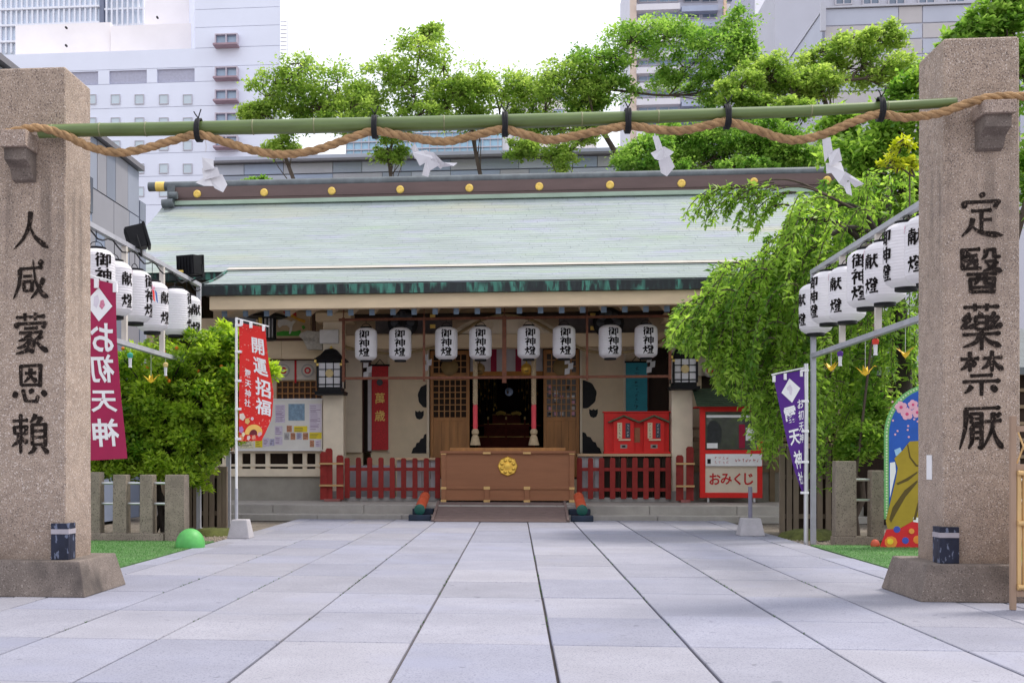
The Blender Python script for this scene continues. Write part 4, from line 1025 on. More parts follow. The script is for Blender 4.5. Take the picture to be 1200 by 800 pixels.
m_ = MB(); m_.pbox(402, 545, 463, 588.3, 28.9, .1); m_.build('fence_backing', mat('grey_panel', (.36, .34, .36), .8, .15, 3), None, label='grey low panel behind the fence below the red banner', cat='panel')
# twin red offering boxes
YO = 28.66
t = thing('offering_box_pair', 'bright red twin offering boxes with small gabled fronts on counter', 'offering box', tuple(at(747, 531.5, YO)))
base = at(747, 531.4, 28.62).z
def ox(px): return at(px, 505, YO).x
def oz(py): return at(747, py, YO).z
m_ = MB(); m_.box(ox(708.5), ox(785), YO+.14, YO+.34, base, oz(483)); m_.build('back_case', VERM, t, bevel=.008)
m_ = MB(); m_.box(ox(708), ox(785.5), YO-.02, YO+.36, base-.0+.002, base+.05); m_.build('base_board', VERM, t)
m_ = MB(); m_.box(ox(707), ox(786.5), YO+.1, YO+.36, oz(483)+.001, oz(483)+.03); m_.build('top_board', VERM, t)
for c0 in (731, 766.5):
    a_, b_ = c0-12, c0+12
    m_ = MB(); m_.box(ox(a_), ox(b_), YO+.02, YO+.139, base+.05, oz(494)); m_.prism([(ox(a_), oz(494)+.0005), (ox(b_), oz(494)+.0005), (ox(c0), oz(488.5))], YO+.02, YO+.139); bd = m_.build('box_front', VERM, t)
    m_ = MB()
    for s_ in (-1, 1):
        e0 = Vector((ox(c0), YO+.05, oz(486.8))); e1 = Vector((ox(c0+s_*18), YO+.05, oz(494.5))); m_.bar(e0, e1, .22, .035, up=(0, 0, 1))
    m_.build('gable_roof', mat('olive_copper', (.09, .11, .06), .6, .2, 8), t)
    m_ = MB(); m_.pbox(c0-7.5, 495, c0-2, 513.5, YO+.012, .006); w1 = m_.build('label_strip', mat('cream_label', (.70, .55, .38), .7, .06, 8), bd)
    m_ = MB(); m_.pbox(c0+2, 495.5, c0+7.5, 513, YO+.012, .006); m_.build('label_strip', mat('dark_label', (.05, .055, .075), .5, .1, 8), bd)
    m_ = MB()
    for k in range(5):
        p = at(c0-4.75, 497.5+3.4*k, YO+.009); write(m_, marks(), plane_fn(p.x, p.z, .055, .06, YO+.0095))
    m_.build('label_writing', INK, bd)
    m_ = MB()
    for k in range(4):
        p = at(c0+4.75, 498+4*k, YO+.009); write(m_, marks(), plane_fn(p.x, p.z, .055, .065, YO+.0095))
    m_.build('label_writing', WHITE, bd)
    m_ = MB(); m_.pbox(c0-6, 514.2, c0+8, 516, YO-.02, .038); m_.build('coin_ledge', MATS['cream_label'], bd)
    m_ = MB(); m_.pbox(c0-4, 520.5, c0+4, 525, YO+.01, .008); m_.build('lock_plate', mat('plate_grey', (.30, .27, .25), .4, .2, 9, metal=.4), bd)
    m_ = MB(); m_.pbox(c0-2, 521.6, c0+2, 524, YO+.005, .005); m_.build('lock_slot', BLACKM, bd)
m_ = MB(); m_.pbox(743.5, 501, 750, 518, YO+.125, .014); m_.build('middle_label', mat('brown_label', (.30, .12, .06), .7, .2, 8), t)
# fortune-slip booth
YK = 28.15
t = thing('fortune_booth', 'red framed fortune slip booth with glass window and green roof', 'booth', (at(857, 588, YK).x, YK+.4, PZ))
def kbox(nm, x0, y0, x1, y1, dy, dep, m, par=None, bev=0): 
    q = MB(); q.pbox(x0, y0, x1, y1, YK+dy, dep); return q.build(nm, m, par or t, bevel=bev)
kbox('frame_post', 820.5, 476, 826.5, 583, 0, .12, VERM); kbox('frame_post', 887.5, 476, 893.5, 583, 0, .12, VERM)
kbox('frame_post', 820.5, 476, 826.5, 583, .9, .1, VERM); kbox('frame_post', 887.5, 476, 893.5, 583, .9, .1, VERM)
kbox('frame_rail', 826.6, 476, 887.4, 482, .005, .11, VERM); kbox('frame_rail', 826.6, 527, 887.4, 531.5, .005, .11, VERM); kbox('frame_rail', 820.5, 577, 893.5, 583, -.012, .12, VERM)
pn = kbox('lower_panel', 826.6, 546, 887.4, 577, .02, .05, mat('booth_cream', (.64, .55, .44), .7, .05, 5))
sp = kbox('sign_strip', 827, 531.6, 893, 545.8, -.035, .03, WHITE)
for k, c_ in enumerate('おみくじ'):
    p = at(838+13.2*k, 561, YK); q = write(MB(), glyph(c_, .025), plane_fn(p.x, p.z, .26, .28, YK+.0155)); q.build('sign_character', mat('sign_red', (.48, .012, .015), .6, .1, 9), pn)
q = MB()
for k in range(8):
    p = at(838.5+4.6*(k % 4), 536.5+5*(k//4), YK); write(q, marks(), plane_fn(p.x, p.z, .062, .07, YK-.039))
for k in range(7):
    p = at(862+4.3*k, 539, YK); write(q, marks(), plane_fn(p.x, p.z, .075, .085, YK-.039))
q.build('strip_writing', MATS['sign_red'], sp)
q = MB(); q.pbox(829, 537.5, 833, 543, YK-.041, .005); q.build('black_mark', BLACKM, sp)
kbox('window_pane', 826.6, 482.2, 887.4, 526.8, .05, .012, mat('booth_glass', (.085, .085, .08), .05, .3, 2, spec=.9))
kbox('back_panel', 820.5, 482, 893.5, 577, .85, .05, DARKIN)
kbox('tube_lamp', 828, 486, 886, 489, .03, .02, WHITE); kbox('price_card', 874, 501, 884, 516, .035, .01, WHITE); kbox('red_card', 866, 497, 873, 525, .035, .008, MAROON); kbox('slip_stack', 828.5, 519, 841, 525, .02, .03, WHITE)
c = at(836, 511, YK+.02); q = MB(); q.prism([(at(x, y, YK).x, at(x, y, YK).z) for x, y in [(829, 519), (829, 500), (832, 494), (838, 492), (843, 496), (846, 503), (845, 519)]], YK+.038, YK+.046); q.build('dark_drum', mat('drum_dark', (.03, .032, .036), .35, .3, 8), t)
q = MB()
for k in range(9):
    y0 = 453+2.6*k; a0 = at(817-.9*0, y0, YK-.1+.0*k)
    za = at(857, y0, YK).z; zb_ = at(857, y0+2.6, YK).z; ya = YK+.55-.085*k; yb = YK+.55-.085*(k+1)
    q.add([(at(815, 470, YK).x, ya, za), (at(898, 470, YK).x, ya, za), (at(898, 470, YK).x, yb, zb_+.012), (at(815, 470, YK).x, yb, zb_+.012), (at(898, 470, YK).x, yb, zb_-.004), (at(815, 470, YK).x, yb, zb_-.004)], [(0, 3, 2, 1), (3, 5, 4, 2)])
q.build('tiled_roof', mat('green_tin', (.035, .06, .035), .5, .25, 8), t)
q = MB(); q.pbox(818, 475, 895, 477, YK-.02, .8); q.build('roof_board', VERM, t)
for px in (830, 884):
    kbox('foot', px-1.2, 583.2, px+1.2, 588.2, .03, .05, ALU)
# bell ropes and bells
for px, lb, bx in ((557, 'left', 562), (625.5, 'right', 617)):
    Y = 28.25; p = at(px, 420, Y)
    t = thing('bell_rope', 'straw bell rope with red sleeve hanging over the donation box, '+('red banner side' if px < 600 else 'teal banner side'), 'bell rope', tuple(at(px, 522, Y)), 'bell ropes')
    zz = lambda y: at(px, y, Y).z
    for s_ in range(3):
        pts = []
        for j in range(60):
            z = zz(392)+(zz(474)-zz(392))*j/59; a = j*.9+s_*2.09; pts.append((p.x+.03*math.cos(a), Y+.03*math.sin(a), z))
        m_ = MB(); m_.tube(pts, .034, 7); m_.build('strand', mat('hemp', (.42, .32, .20), .85, .2, 14, .5, 60), t, smooth=True)
    m_ = MB(); m_.lathe([(.045, zz(503)), (.058, zz(500)), (.056, zz(488)), (.06, zz(478)), (.05, zz(474))], 14, (p.x, Y, 0)); m_.build('red_sleeve', mat('coral_cloth', (.66, .07, .09), .8, .12, 9), t, smooth=True)
    m_ = MB(); m_.lathe([(.04, zz(510)), (.085, zz(508)), (.09, zz(505)), (.06, zz(502.5))], 14, (p.x, Y, 0)); m_.build('knot', MATS['hemp'], t, smooth=True)
    m_ = MB(); m_.lathe([(.13, zz(521.5)), (.125, zz(520)), (.085, zz(512)), (.06, zz(509.5))], 18, (p.x, Y, 0)); m_.build('tassel', MATS['hemp'], t, smooth=True)
    b = at(bx, 432, Y+.25); t = thing('bell', 'round brass bell beside the bell rope on '+('red' if px < 600 else 'teal')+' banner side', 'bell', tuple(b), 'brass bells')
    m_ = MB(); m_.lathe([(.008, -.15), (.07, -.13), (.115, -.07), (.13, -.01), (.136, 0), (.136, .012), (.13, .02), (.115, .07), (.06, .125), (.02, .14), (.02, .17)], 20, tuple(b)); m_.build('body', GOLD if px > 600 else MATS['dull_gold'], t, smooth=True)
    m_ = MB(); m_.tube([b+Vector((0, 0, .16)), b+Vector((0, 0, .75))], .012, 6); m_.build('hook', BLACKM, t)
    m_ = MB(); m_.box(b.x-.05, b.x+.05, b.y-.14, b.y-.125, b.z-.075, b.z-.06); m_.build('slit', BLACKM, t)
# doorway curtain
YN = YW+.3
t = thing('door_curtain', 'pale grey curtain with maroon bands across the open doorway', 'curtain', tuple(at(593, 438, YN)))
for (a_, b_, m) in ((551, 575, CLOTHW), (575, 582, MAROON), (582, 604, CLOTHW), (604, 611, MAROON), (611, 636, CLOTHW)):
    q = MB(); n_ = 8; xa, xb_ = at(a_, 420, YN).x, at(b_, 420, YN).x; z0, z1 = wz(434), wz(407)
    V_ = []; 
    for i in range(n_+1):
        x = xa+(xb_-xa)*i/n_; w_ = .02*math.sin(x*9); V_ += [(x, YN+w_, z0), (x, YN+w_, z1)]
    q.add(V_, [(2*i, 2*i+2, 2*i+3, 2*i+1) for i in range(n_)]); q.build('cloth_strip', m, t, smooth=True)
q = MB(); q.pbox(551, 433, 636, 440, YN+.04, .02); q.build('amber_fringe', mat('amber_cloth', (.42, .17, .03), .7, .15, 8), t)
for cx in (591, 624):
    c = at(cx, 422, YN-.03); q = MB(); q.lathe([(.01, -.004), (.05, -.004), (.05, 0)], 12, tuple(c), 'y'); q.build('crest', MAROON, t)
# altar glimpsed inside
YA = 35.2
t = thing('altar', 'dark altar with gold ornaments inside the hall', 'altar', (at(593, 500, YA).x, YA, .78))
def ax(px): return at(px, 500, YA).x
def az(py): return at(593, py, YA).z
DKRED = mat('dark_lacquer', (.20, .035, .02), .6, .2, 6, spec=.15)
for (a_, b_, y0, y1) in ((560, 627, 512, 530), (567, 620, 497, 511), (577, 610, 486, 496.5)):
    q = MB(); q.pbox(a_, y0, b_, y1, YA+(530-y1)*.02, .5); q.build('tier', DKRED, t, bevel=.01)
    q = MB(); q.pbox(a_, y0-1.0, b_, y0-.05, YA+(530-y1)*.02-.03, .52); q.build('tier_edge', mat('old_gold', (.55, .32, .08), .45, .3, 9, metal=.3), t)
for px in (572, 593, 615):
    q = MB(); q.pbox(px-.9, 490, px+.9, 530, YA-.6, .05); q.build('railing_post', DKRED, t); q = MB(); q.pbox(px-1.1, 488, px+1.1, 491.5, YA-.61, .07); q.build('finial', GOLDF, t)
q = MB(); q.pbox(552, 497.5, 634, 499, YA-.6, .04); q.build('railing', DKRED, t)
for px in (587, 605):
    q = MB()
    for j in range(5):
        c = at(px-4+2*j, 484.3-1.2*math.sin(j/4*math.pi), YA-.2); q.lathe([(.004, -.07), (.05, -.03), (.05, .02), (.01, .05)], 8, tuple(c))
    q.build('gold_ornament', GOLDF, t, smooth=True)
c = at(596.5, 459, YA); q = MB(); q.lathe([(.01, -.03), (.115, -.025), (.13, 0)], 20, tuple(c), 'y'); q.build('mirror', mat('mirror_silver', (.30, .36, .48), .35, .1, 5, metal=.6), t, smooth=True)
for k in range(34):
    px = R.choice([R.uniform(553, 585), R.uniform(553, 635), R.uniform(556, 582), R.uniform(603, 632)]); c = at(px, R.uniform(446, 482), YA+R.uniform(-.5, 1)); q = MB(); q.lathe([(.003, -.05), (.026, -.01), (.018, .05)], 7, tuple(c)); q.tube([c+Vector((0, 0, .05)), c+Vector((0, 0, 1.4))], .004, 4); q.build('hanging_ornament', MATS['old_gold'] if k % 3 else GOLDF, t)
for px in (556, 566, 620, 630):
    q = MB(); q.pbox(px-1.6, 440, px+1.6, 530, YA+.8, .2); q.build('inner_post', DARKIN, t)
# wall banners
def wall_banner(x0, y0, x1, y1, m, border, label, text, tm, ty, tw):
    t = thing('wall_banner', label, 'banner', tuple(at((x0+x1)/2, y1, YW-.2)))
    q = MB(); q.pbox(x0, y0, x1, y1, YW-.16, .014); b = q.build('cloth', m, t)
    if border: 
        q = MB(); q.pbox(x0-4.5, y0+3, x0-.2, y1+1, YW-.15, .012); q.build('side_strip', border, t)
    q = MB(); q.tube([at(x0-1.5, y0, YW-.155), at(x1+1.5, y0, YW-.155)], .025, 8); q.build('rod', BLACKM, t)
    q = MB(); q.tube([at((x0+x1)/2-6, y0, YW-.155), at((x0+x1)/2, y0-7, YW-.14), at((x0+x1)/2+6, y0, YW-.155)], .012, 5); q.build('cord', BLACKM, t)
    for c_, yy in zip(text, ty):
        p = at((x0+x1)/2, yy, YW-.16); q = write(MB(), glyph(c_, .012) if c_ != '*' else marks(), plane_fn(p.x, p.z, tw, tw*1.05, YW-.1645)); q.build('banner_character', tm, b)
    return t, b
RBAN = mat('red_brocade', (.50, .015, .02), .6, .18, 26, speck=[(30, .55, (.36, .012, .014), .05)])
tb, bb = wall_banner(435.5, 428, 455, 527, RBAN, CLOTHW, 'red brocade wall banner with two gold characters', '萬歳', GOLDF, (466.5, 487), .27)
c = at(445, 448, YW-.17); q = MB(); q.lathe([(.01, -.012), (.075, -.01), (.085, 0)], 16, tuple(c), 'y'); q.build('crest', mat('dull_petal', (.045, .05, .06)), bb)
wall_banner(733.5, 424, 758.5, 484, TEAL, None, 'teal wall banner with dark vertical writing', '*******', mat('teal_ink', (.012, .06, .085), .7, .1, 9), (431, 438.5, 446, 453.5, 461, 468.5, 476), .13)
# post lanterns
def post_lantern(x0, x1, y0, y1, label):
    YL = YP-.42; cx = (x0+x1)/2; zb = at(cx, y1, YL).z; zt_ = at(cx, y0, YL).z; c = at(cx, y1, YL); w = (at(x1, y1, YL).x-at(x0, y1, YL).x)
    t = thing('post_lantern', label, 'lantern', tuple(c), 'box lanterns on porch posts')
    hb = zt_-zb; b0 = w*.36
    yc = YL+b0
    q = MB(); q.frustum(c.x, yc, zb, zb+hb*.07, w*.44, b0*1.2, w*.46, b0*1.25); q.frustum(c.x, yc, zb+hb*.071, zb+hb*.15, w*.36, b0, w*.36, b0); q.build('base', BLACKM, t, bevel=.006)
    q = MB(); q.box(c.x-w*.34, c.x+w*.34, yc-b0*.92, yc+b0*.92, zb+hb*.16, zb+hb*.66); q.build('paper_box', LANT, t)
    z0, z1 = zb+hb*.15, zb+hb*.68
    for sx in (-1, 1):
        for sy in (-1, 1):
            q = MB(); q.box(c.x+sx*w*.36-.025, c.x+sx*w*.36+.025, yc+sy*b0-.025, yc+sy*b0+.025, z0, z1); q.build('corner_post', BLACKM, t)
    for k in range(1, 3):
        xx = c.x-w*.36+w*.72*k/3; q = MB(); q.box(xx-.011, xx+.011, yc-b0*.92-.016, yc-b0*.92-.001, z0, z1); q.build('glazing_bar', BLACKM, t)
        zz = z0+(z1-z0)*(.12+.88*k/3); q = MB(); q.box(c.x-w*.34, c.x+w*.34, yc-b0*.92-.014, yc-b0*.92-.002, zz-.011, zz+.011); q.build('glazing_bar', BLACKM, t)
    q = MB(); q.box(c.x-w*.34, c.x+w*.34, yc-b0*.92-.018, yc-b0*.92-.002, z0+(z1-z0)*.12-.02, z0+(z1-z0)*.12+.01); q.build('glazing_bar', BLACKM, t)
    q = MB(); q.lathe([(.004, -.03), (.09, -.028), (.10, -.018)], 18, (c.x, yc-b0*.92, z0+(z1-z0)*.55), 'y'); q.build('gold_crest', mat('pale_gold', (.55, .42, .20), .5, .1, 9), t, smooth=True)
    q = MB(); zr = z1
    rings = [(w*.40, zr), (w*.56, zr+hb*.03), (w*.52, zr+hb*.07), (w*.34, zr+hb*.16), (w*.2, zr+hb*.27), (w*.06, zr+hb*.30)]
    q.lathe([(r_*1.25, z) for r_, z in rings], 4, (0, 0, 0)); 
    a = math.pi/4; q.v = [(c.x+x*math.cos(a)-y*math.sin(a), yc+(x*math.sin(a)+y*math.cos(a))*.85, z) for x, y, z in q.v]; q.build('roof', BLACKM, t, bevel=.008)
    q = MB(); q.lathe([(.03, zr+hb*.29), (.05, zr+hb*.31), (.035, zr+hb*.33), (.01, zr+hb*.36)], 10, (c.x, yc, 0)); q.build('finial', GOLDF, t, smooth=True)
    for sx in (-1, 1):
        q = MB(); q.box(c.x+sx*w*.42-.025, c.x+sx*w*.42+.025, yc-b0*1.25, yc-b0*1.15, zr-.015, zr+.05); q.build('gilt_fitting', GOLDF, t)
        q = MB(); q.box(c.x+sx*w*.36-.028, c.x+sx*w*.36+.028, yc-b0-.032, yc-b0-.026, zb+hb*.6, zb+hb*.65); q.build('gilt_fitting', GOLDF, t)
    q = MB(); q.box(c.x-.05, c.x+.05, yc+b0*.9, YP+.02, zb+hb*.3, zb+hb*.4); q.build('wall_arm', BLACKM, t)
post_lantern(367, 405, 406, 462, 'black box lantern with white panes on post beside the notice board')
post_lantern(784, 822, 402, 456, 'black box lantern with white panes on post beside the fortune booth')
# hanging iron lantern in the wing
t = thing('iron_lantern', 'black round iron lantern hanging before the horse painting', 'lantern', tuple(at(313, 400, 28.6)))
c = at(313, 400, 28.6); hh = at(313, 366, 28.6).z-c.z
q = MB(); q.lathe([(.20, .02), (.24, .04), (.24, .07), (.20, .08)], 18, tuple(c)); q.build('base', BLACKM, t, smooth=True)
q = MB(); q.lathe([(.185, .08), (.185, hh*.78)], 18, tuple(c)); q.build('paper_cylinder', LANT, t, smooth=True)
for k in range(14):
    a = 2*math.pi*k/14; q = MB(); q.bar((c.x+.21*math.cos(a), c.y+.21*math.sin(a), c.z+.08), (c.x+.21*math.cos(a), c.y+.21*math.sin(a), c.z+hh*.78), .035, .02); q.build('bar', BLACKM, t)
q = MB(); q.lathe([(.22, hh*.77), (.52, hh*.82), (.50, hh*.88), (.2, hh*1.0), (.05, hh*1.05)], 6, tuple(c)); q.build('roof', BLACKM, t)
q = MB(); q.tube([c+Vector((0, 0, hh)), c+Vector((0, 0, hh+.6))], .012, 6); q.build('chain', BLACKM, t)
q = MB(); q.pbox(303, 371, 307, 382, 28.6-.25, .01); q.build('gilt_tag', GOLDF, t)
# horse painting
YT = 29.25
t = thing('votive_painting', 'painted panel of a white horse on green ground', 'painting', tuple(at(344, 396, YT)))
q = MB(); q.pbox(322, 366, 364, 396, YT+.02, .03); q.build('board', mat('painting_ground', (.46, .33, .20), .7, .15, 5), t)
def flat(poly, m, nm, dy):
    q = MB(); q.prism([(at(x, y, YT).x, at(x, y, YT).z) for x, y in poly], YT+.018-dy, YT+.0195-dy+.001); q.build(nm, m, t)
flat([(324, 389), (332, 387.5), (345, 388), (352, 386.5), (353, 391), (352, 393.5), (324, 393.5)], mat('paint_green', (.05, .28, .025), .7, .2, 9), 'painted_ground', 0)
flat([(326, 374), (331, 373.5), (337, 374.5), (341, 377), (344, 375), (346.5, 376.5), (344, 379), (342.5, 382), (342, 387), (340, 391), (338.5, 391), (339.5, 384), (336, 381), (331, 381), (327, 384), (325, 380)], mat('paint_white', (.62, .58, .52), .7, .1, 9), 'painted_horse', .003)
flat([(331, 364.5), (347, 365.5), (347.5, 371), (340, 369), (333, 367)], mat('paint_red', (.40, .02, .015), .7, .2, 9), 'painted_saddlecloth', .006)
flat([(336, 366), (341, 367), (348, 372), (358, 375), (357, 378.5), (350, 376), (343, 372), (338, 370)], mat('paint_yellow', (.55, .28, .02), .7, .2, 9), 'painted_ribbon', .009)
flat([(353, 382), (356, 381), (358, 384), (355, 386)], MATS['paint_green'], 'painted_leaf', .003)
q = MB(); q.pbox(321, 396.1, 365, 399, YT, .08); q.build('frame_sill', mat('brown_sill', (.08, .035, .02), .6, .2, 6), t)
for px in (365.5,):
    q = MB(); q.pbox(px, 366, px+4, 399, YT, .08); q.build('frame_side', MATS['brown_sill'], t)
# wing curtains with round crests
def wing_curtain(x0, x1, bands, crests, label, y0=421.5, y1=445):
    Yc = YV-.12; t = thing('wing_curtain', label, 'curtain', tuple(at((x0+x1)/2, y1, Yc)), 'cream curtains under side eaves')
    edges = [x0]+[b for bb in bands for b in bb]+[x1]
    for k, (a_, b_) in enumerate(zip(edges, edges[1:])):
        if b_-a_ < .5: continue
        q = MB(); n_ = 6; z0 = at((x0+x1)/2, y1+(3.5 if k % 2 else 0), Yc).z; z1 = at((x0+x1)/2, y0, Yc).z; xa, xb_ = at(a_, 430, Yc).x, at(b_, 430, Yc).x
        V_ = []
        for i in range(n_+1):
            x = xa+(xb_-xa)*i/n_; V_ += [(x, Yc+.012*math.sin(x*11)-(.01 if k % 2 else 0), z0), (x, Yc+.012*math.sin(x*11)-(.01 if k % 2 else 0), z1)]
        q.add(V_, [(2*i, 2*i+2, 2*i+3, 2*i+1) for i in range(n_)]); q.build('cloth_strip', REDCL if k % 2 else mat('cream_cloth', (.62, .56, .49), .85, .06, 5), t, smooth=True)
    for cx in crests:
        c = at(cx, 434, Yc-.03)
        for r_, m, e in ((.17, mat('crest_grey', (.38, .36, .35), .8), 0), (.13, MATS['cream_cloth'], .003), (.085, REDCL, .006), (.045, MATS['cream_cloth'], .009)):
            q = MB(); q.lathe([(.004, -.002-e), (r_, -.002-e), (r_, -e)], 18, tuple(c), 'y'); q.build('crest_ring', m, t)
    q = MB(); q.tube([at(x0, y0, Yc), at(x1, y0, Yc)], .02, 6); q.build('rod', DARKIN, t)
wing_curtain(308, 370, [(315, 318.5), (345, 347.5)], [332, 360.5], 'cream curtain with red tapes and round crests over the notice board')
wing_curtain(815, 850, [(845, 848)], [832], 'cream curtain with round crest above the fortune booth', 416, 440)
# notice board
YX = 28.85
t = thing('notice_board', 'white notice board covered with leaflets and yellow papers', 'notice board', tuple(at(328, 527, YX)))
q = MB(); q.pbox(279, 468.5, 377.6, 526.5, YX, .05); q.build('board', mat('board_white', (.72, .69, .64), .6, .05, 4), t)
for (a_, b_, c_, d_) in ((277.5, 467, 378.4, 468.4), (277.5, 526.6, 378.4, 528)): q = MB(); q.pbox(a_, b_, c_, d_, YX-.02, .08); q.build('frame_rail', WHITE, t)
sheets_ = [(338, 473, 357, 492.5, 'b'), (362.5, 473, 377, 506, 'w'), (344.5, 499, 360, 506, 'y'), (362.5, 506.5, 377, 514, 'y'), (336, 498.5, 342, 506, 'o'), (333, 507, 339, 515, 'g'), (340.5, 507, 346, 515, 'o'), (347.5, 506.5, 353.5, 514.5, 'p'), (355, 507, 361, 515, 'o'),
           (322, 499, 331, 509.5, 'l'), (322, 511, 331, 521, 'l'), (299, 514, 307.5, 524, 'y'), (308, 513, 315.5, 523, 'l'), (316, 514, 321.5, 522, 'p'), (363, 515.5, 368, 523.5, 'o'), (369.5, 515.5, 376, 523.5, 'l'), (281, 515, 297, 525, 'c'), (322.5, 474, 334, 495, 'l')]
cm = {'b': mat('sheet_blue', (.20, .30, .40), .6, .35, 14), 'w': mat('sheet_lilac', (.66, .60, .68), .7, .06, 9), 'y': mat('sheet_yellow', (.78, .62, .03), .6, .06, 9), 'o': mat('sheet_orange', (.50, .22, .12), .6, .5, 18), 'g': mat('sheet_grey', (.40, .38, .38), .6, .3, 18), 'p': mat('sheet_violet', (.42, .40, .55), .6, .3, 18), 'l': mat('sheet_mauve', (.60, .53, .64), .6, .15, 18), 'c': mat('sheet_cream', (.70, .66, .45), .6, .3, 18)}
for k, (a_, b_, c_, d_, q_) in enumerate(sheets_):
    q = MB(); q.pbox(a_, b_, c_, d_, YX-.006, .004); lf = q.build('leaflet', cm[q_], t)
    q = MB(); yy = b_+2
    while yy < d_-1.2:
        if q_ != 'b': q.pbox(a_+1, yy, a_+1+(c_-a_-2)*R.uniform(.5, 1), yy+.55, YX-.0085, .001)
        yy += R.choice([1.4, 1.7, 2.4])
    if q.v: q.build('print_lines', mat('print_ink', (.16, .07, .16) if q_ in 'wl' else (.12, .09, .08), .7), lf) if False else q.build('print_lines', mat('print_violet', (.24, .13, .26), .7) if q_ in 'wl' else mat('print_dark', (.12, .08, .06), .7), lf)
# thin straw rope across the porch front, with paper
t = thing('porch_rope', 'thin straw rope draped in arcs across the porch opening', 'rope', tuple(at(592, 405, YB-.08)))
pts = [at(x, y, YB-.07) for x, y in ((388, 398), (410, 408), (440, 413), (465, 414), (495, 410), (520, 402), (545, 386), (565, 375), (590, 369), (620, 374), (650, 390), (680, 408), (705, 413), (735, 412), (760, 406), (785, 394))]
q = MB(); q.tube(catmull(pts, 6), .035, 8); q.build('strand', mat('old_straw', (.30, .22, .11), .85, .25, 12, .5, 60), t, smooth=True)
for k, (px, py, lb) in enumerate(((431, 424, 'over the red banner'), (501, 416, 'beside the lattice door on the red banner side'), (667, 420, 'beside the lattice door on the teal banner side'), (763, 418, 'over the teal banner'))):
    t = thing('paper_streamer', 'small white paper streamer on porch rope '+lb, 'paper streamer', tuple(at(px, py+14, YB-.1)), 'small porch streamers')
    for j in range(3):
        dx = (j % 2)*4-2; q = MB(); P = [at(px+dx-3, py+6*j, YB-.1-.01*j), at(px+dx+3, py+6*j-1.5, YB-.1-.01*j), at(px+dx+2.4, py+6*j+6, YB-.1-.01*j), at(px+dx-3.4, py+6*j+7, YB-.1-.01*j)]
        q.add(P+[p+Vector((0, .002, 0)) for p in P], [(0, 1, 2, 3), (7, 6, 5, 4), (0, 4, 5, 1), (1, 5, 6, 2), (2, 6, 7, 3), (3, 7, 4, 0)]); q.build('paper_fold', PAPER, t)
# ================================================================== lantern racks beside the approach
def rack(X, y_far, y_near, ztop, zlow, posts, label, brace=True):
    t = thing('lantern_rack', label, 'rack', (X, (y_far+y_near)/2, 0), 'steel lantern racks')
    for z in (ztop, zlow):
        m_ = MB(); m_.box(X-.04, X+.04, y_near, y_far, z-.035, z+.035); m_.build('rail', STEELP, t, bevel=.004)
    for y in posts:
        m_ = MB(); m_.box(X-.038, X+.038, y-.038, y+.038, (-.05 if y in (posts[0], posts[-1]) else zlow+.036), (ztop-.036)); m_.build('post', STEELW if y not in (posts[0],) else STEELP, t, bevel=.004)
    return t
XF = -5.72
yfar = atx(233, 400, XF).y; zt_l = 4.46; zl_l = 3.0
mid = [atx(px, 400, XF).y for px in (190, 146)]
rack(XF, yfar+.05, 12.6, zt_l, zl_l, [yfar]+mid+[12.7], 'grey steel lantern rack beside the orange-fruited bush')
XG = 4.72
yfar_r = atx(953, 400, XG).y; zt_r = 4.28; zl_r = 2.95
midr = [atx(px, 400, XG).y for px in (987, 1029)]
rack(XG, yfar_r+.05, 12.9, zt_r, zl_r, [yfar_r]+midr+[13.0], 'grey steel lantern rack before the weeping tree')
# lanterns on the racks
namesL = ['farthest along the rack, toward the shrine', 'second from the shrine end', 'third from the shrine end', 'fourth from the shrine end', 'fifth from the shrine end', 'nearest the gate pillar']
for k, (px, py, kd, rz) in enumerate(((222, 373, 'b', 1.0), (206, 366, 'a', 1.6), (182, 360, 'b', 1.25), (158, 348, 'a', 1.4), (138, 339, 'b', 1.15), (113, 326, 'a', .75))):
    p = atx(px, py, XF+(.05 if kd == 'b' else .0)); p.x = XF; sc_ = 1.0
    # hang the lantern so its top hook reaches the rail
    put_lantern(lanA if kd == 'a' else lanB, p, rz, '%s lantern on the bush-side rack, %s' % ('white' if kd == 'a' else 'pink-blossomed', namesL[k]), 'lanterns on the racks', 1.02).scale = (1.03, 1.03, 1.10)
    m_ = MB(); m_.tube([p+Vector((0, 0, .59)), Vector((XF, p.y, zt_l-.03))], .006, 5); o = m_.build('hanging_wire', BLACKM, None, label='thin wire holding bush-side lantern '+namesL[k], cat='wire')
namesR = ['farthest along the rack, toward the shrine', 'second from the shrine end', 'third from the shrine end', 'fourth from the shrine end', 'fifth from the shrine end', 'sixth from the shrine end', 'nearest the gate pillar']
for k, (px, py, kd, rz) in enumerate(((956, 362, 'b', -1.25), (971, 349, 'a', -1.35), (993, 345, 'b', -.95), (1016, 327, 'a', -.65), (1037, 320, 'b', -1.0), (1062, 300, 'a', -1.5), (1088, 293, 'b', -.9))):
    p = atx(px, py, XG); 
    put_lantern(lanA if kd == 'a' else lanB, p, rz, '%s lantern on the weeping-tree rack, %s' % ('white' if kd == 'a' else 'pink-blossomed', namesR[k]), 'lanterns on the racks', 1.02).scale = (1.04, 1.04, 1.10)
    m_ = MB(); m_.tube([p+Vector((0, 0, .59)), Vector((XG, p.y, max(zt_r-.03, p.z+.61)))], .006, 5); m_.build('hanging_wire', BLACKM, None, label='thin wire holding weeping-tree lantern '+namesR[k], cat='wire')
for o in (lanA, lanB):
    for ch in list(o.children): bpy.data.objects.remove(ch)
    bpy.data.objects.remove(o)
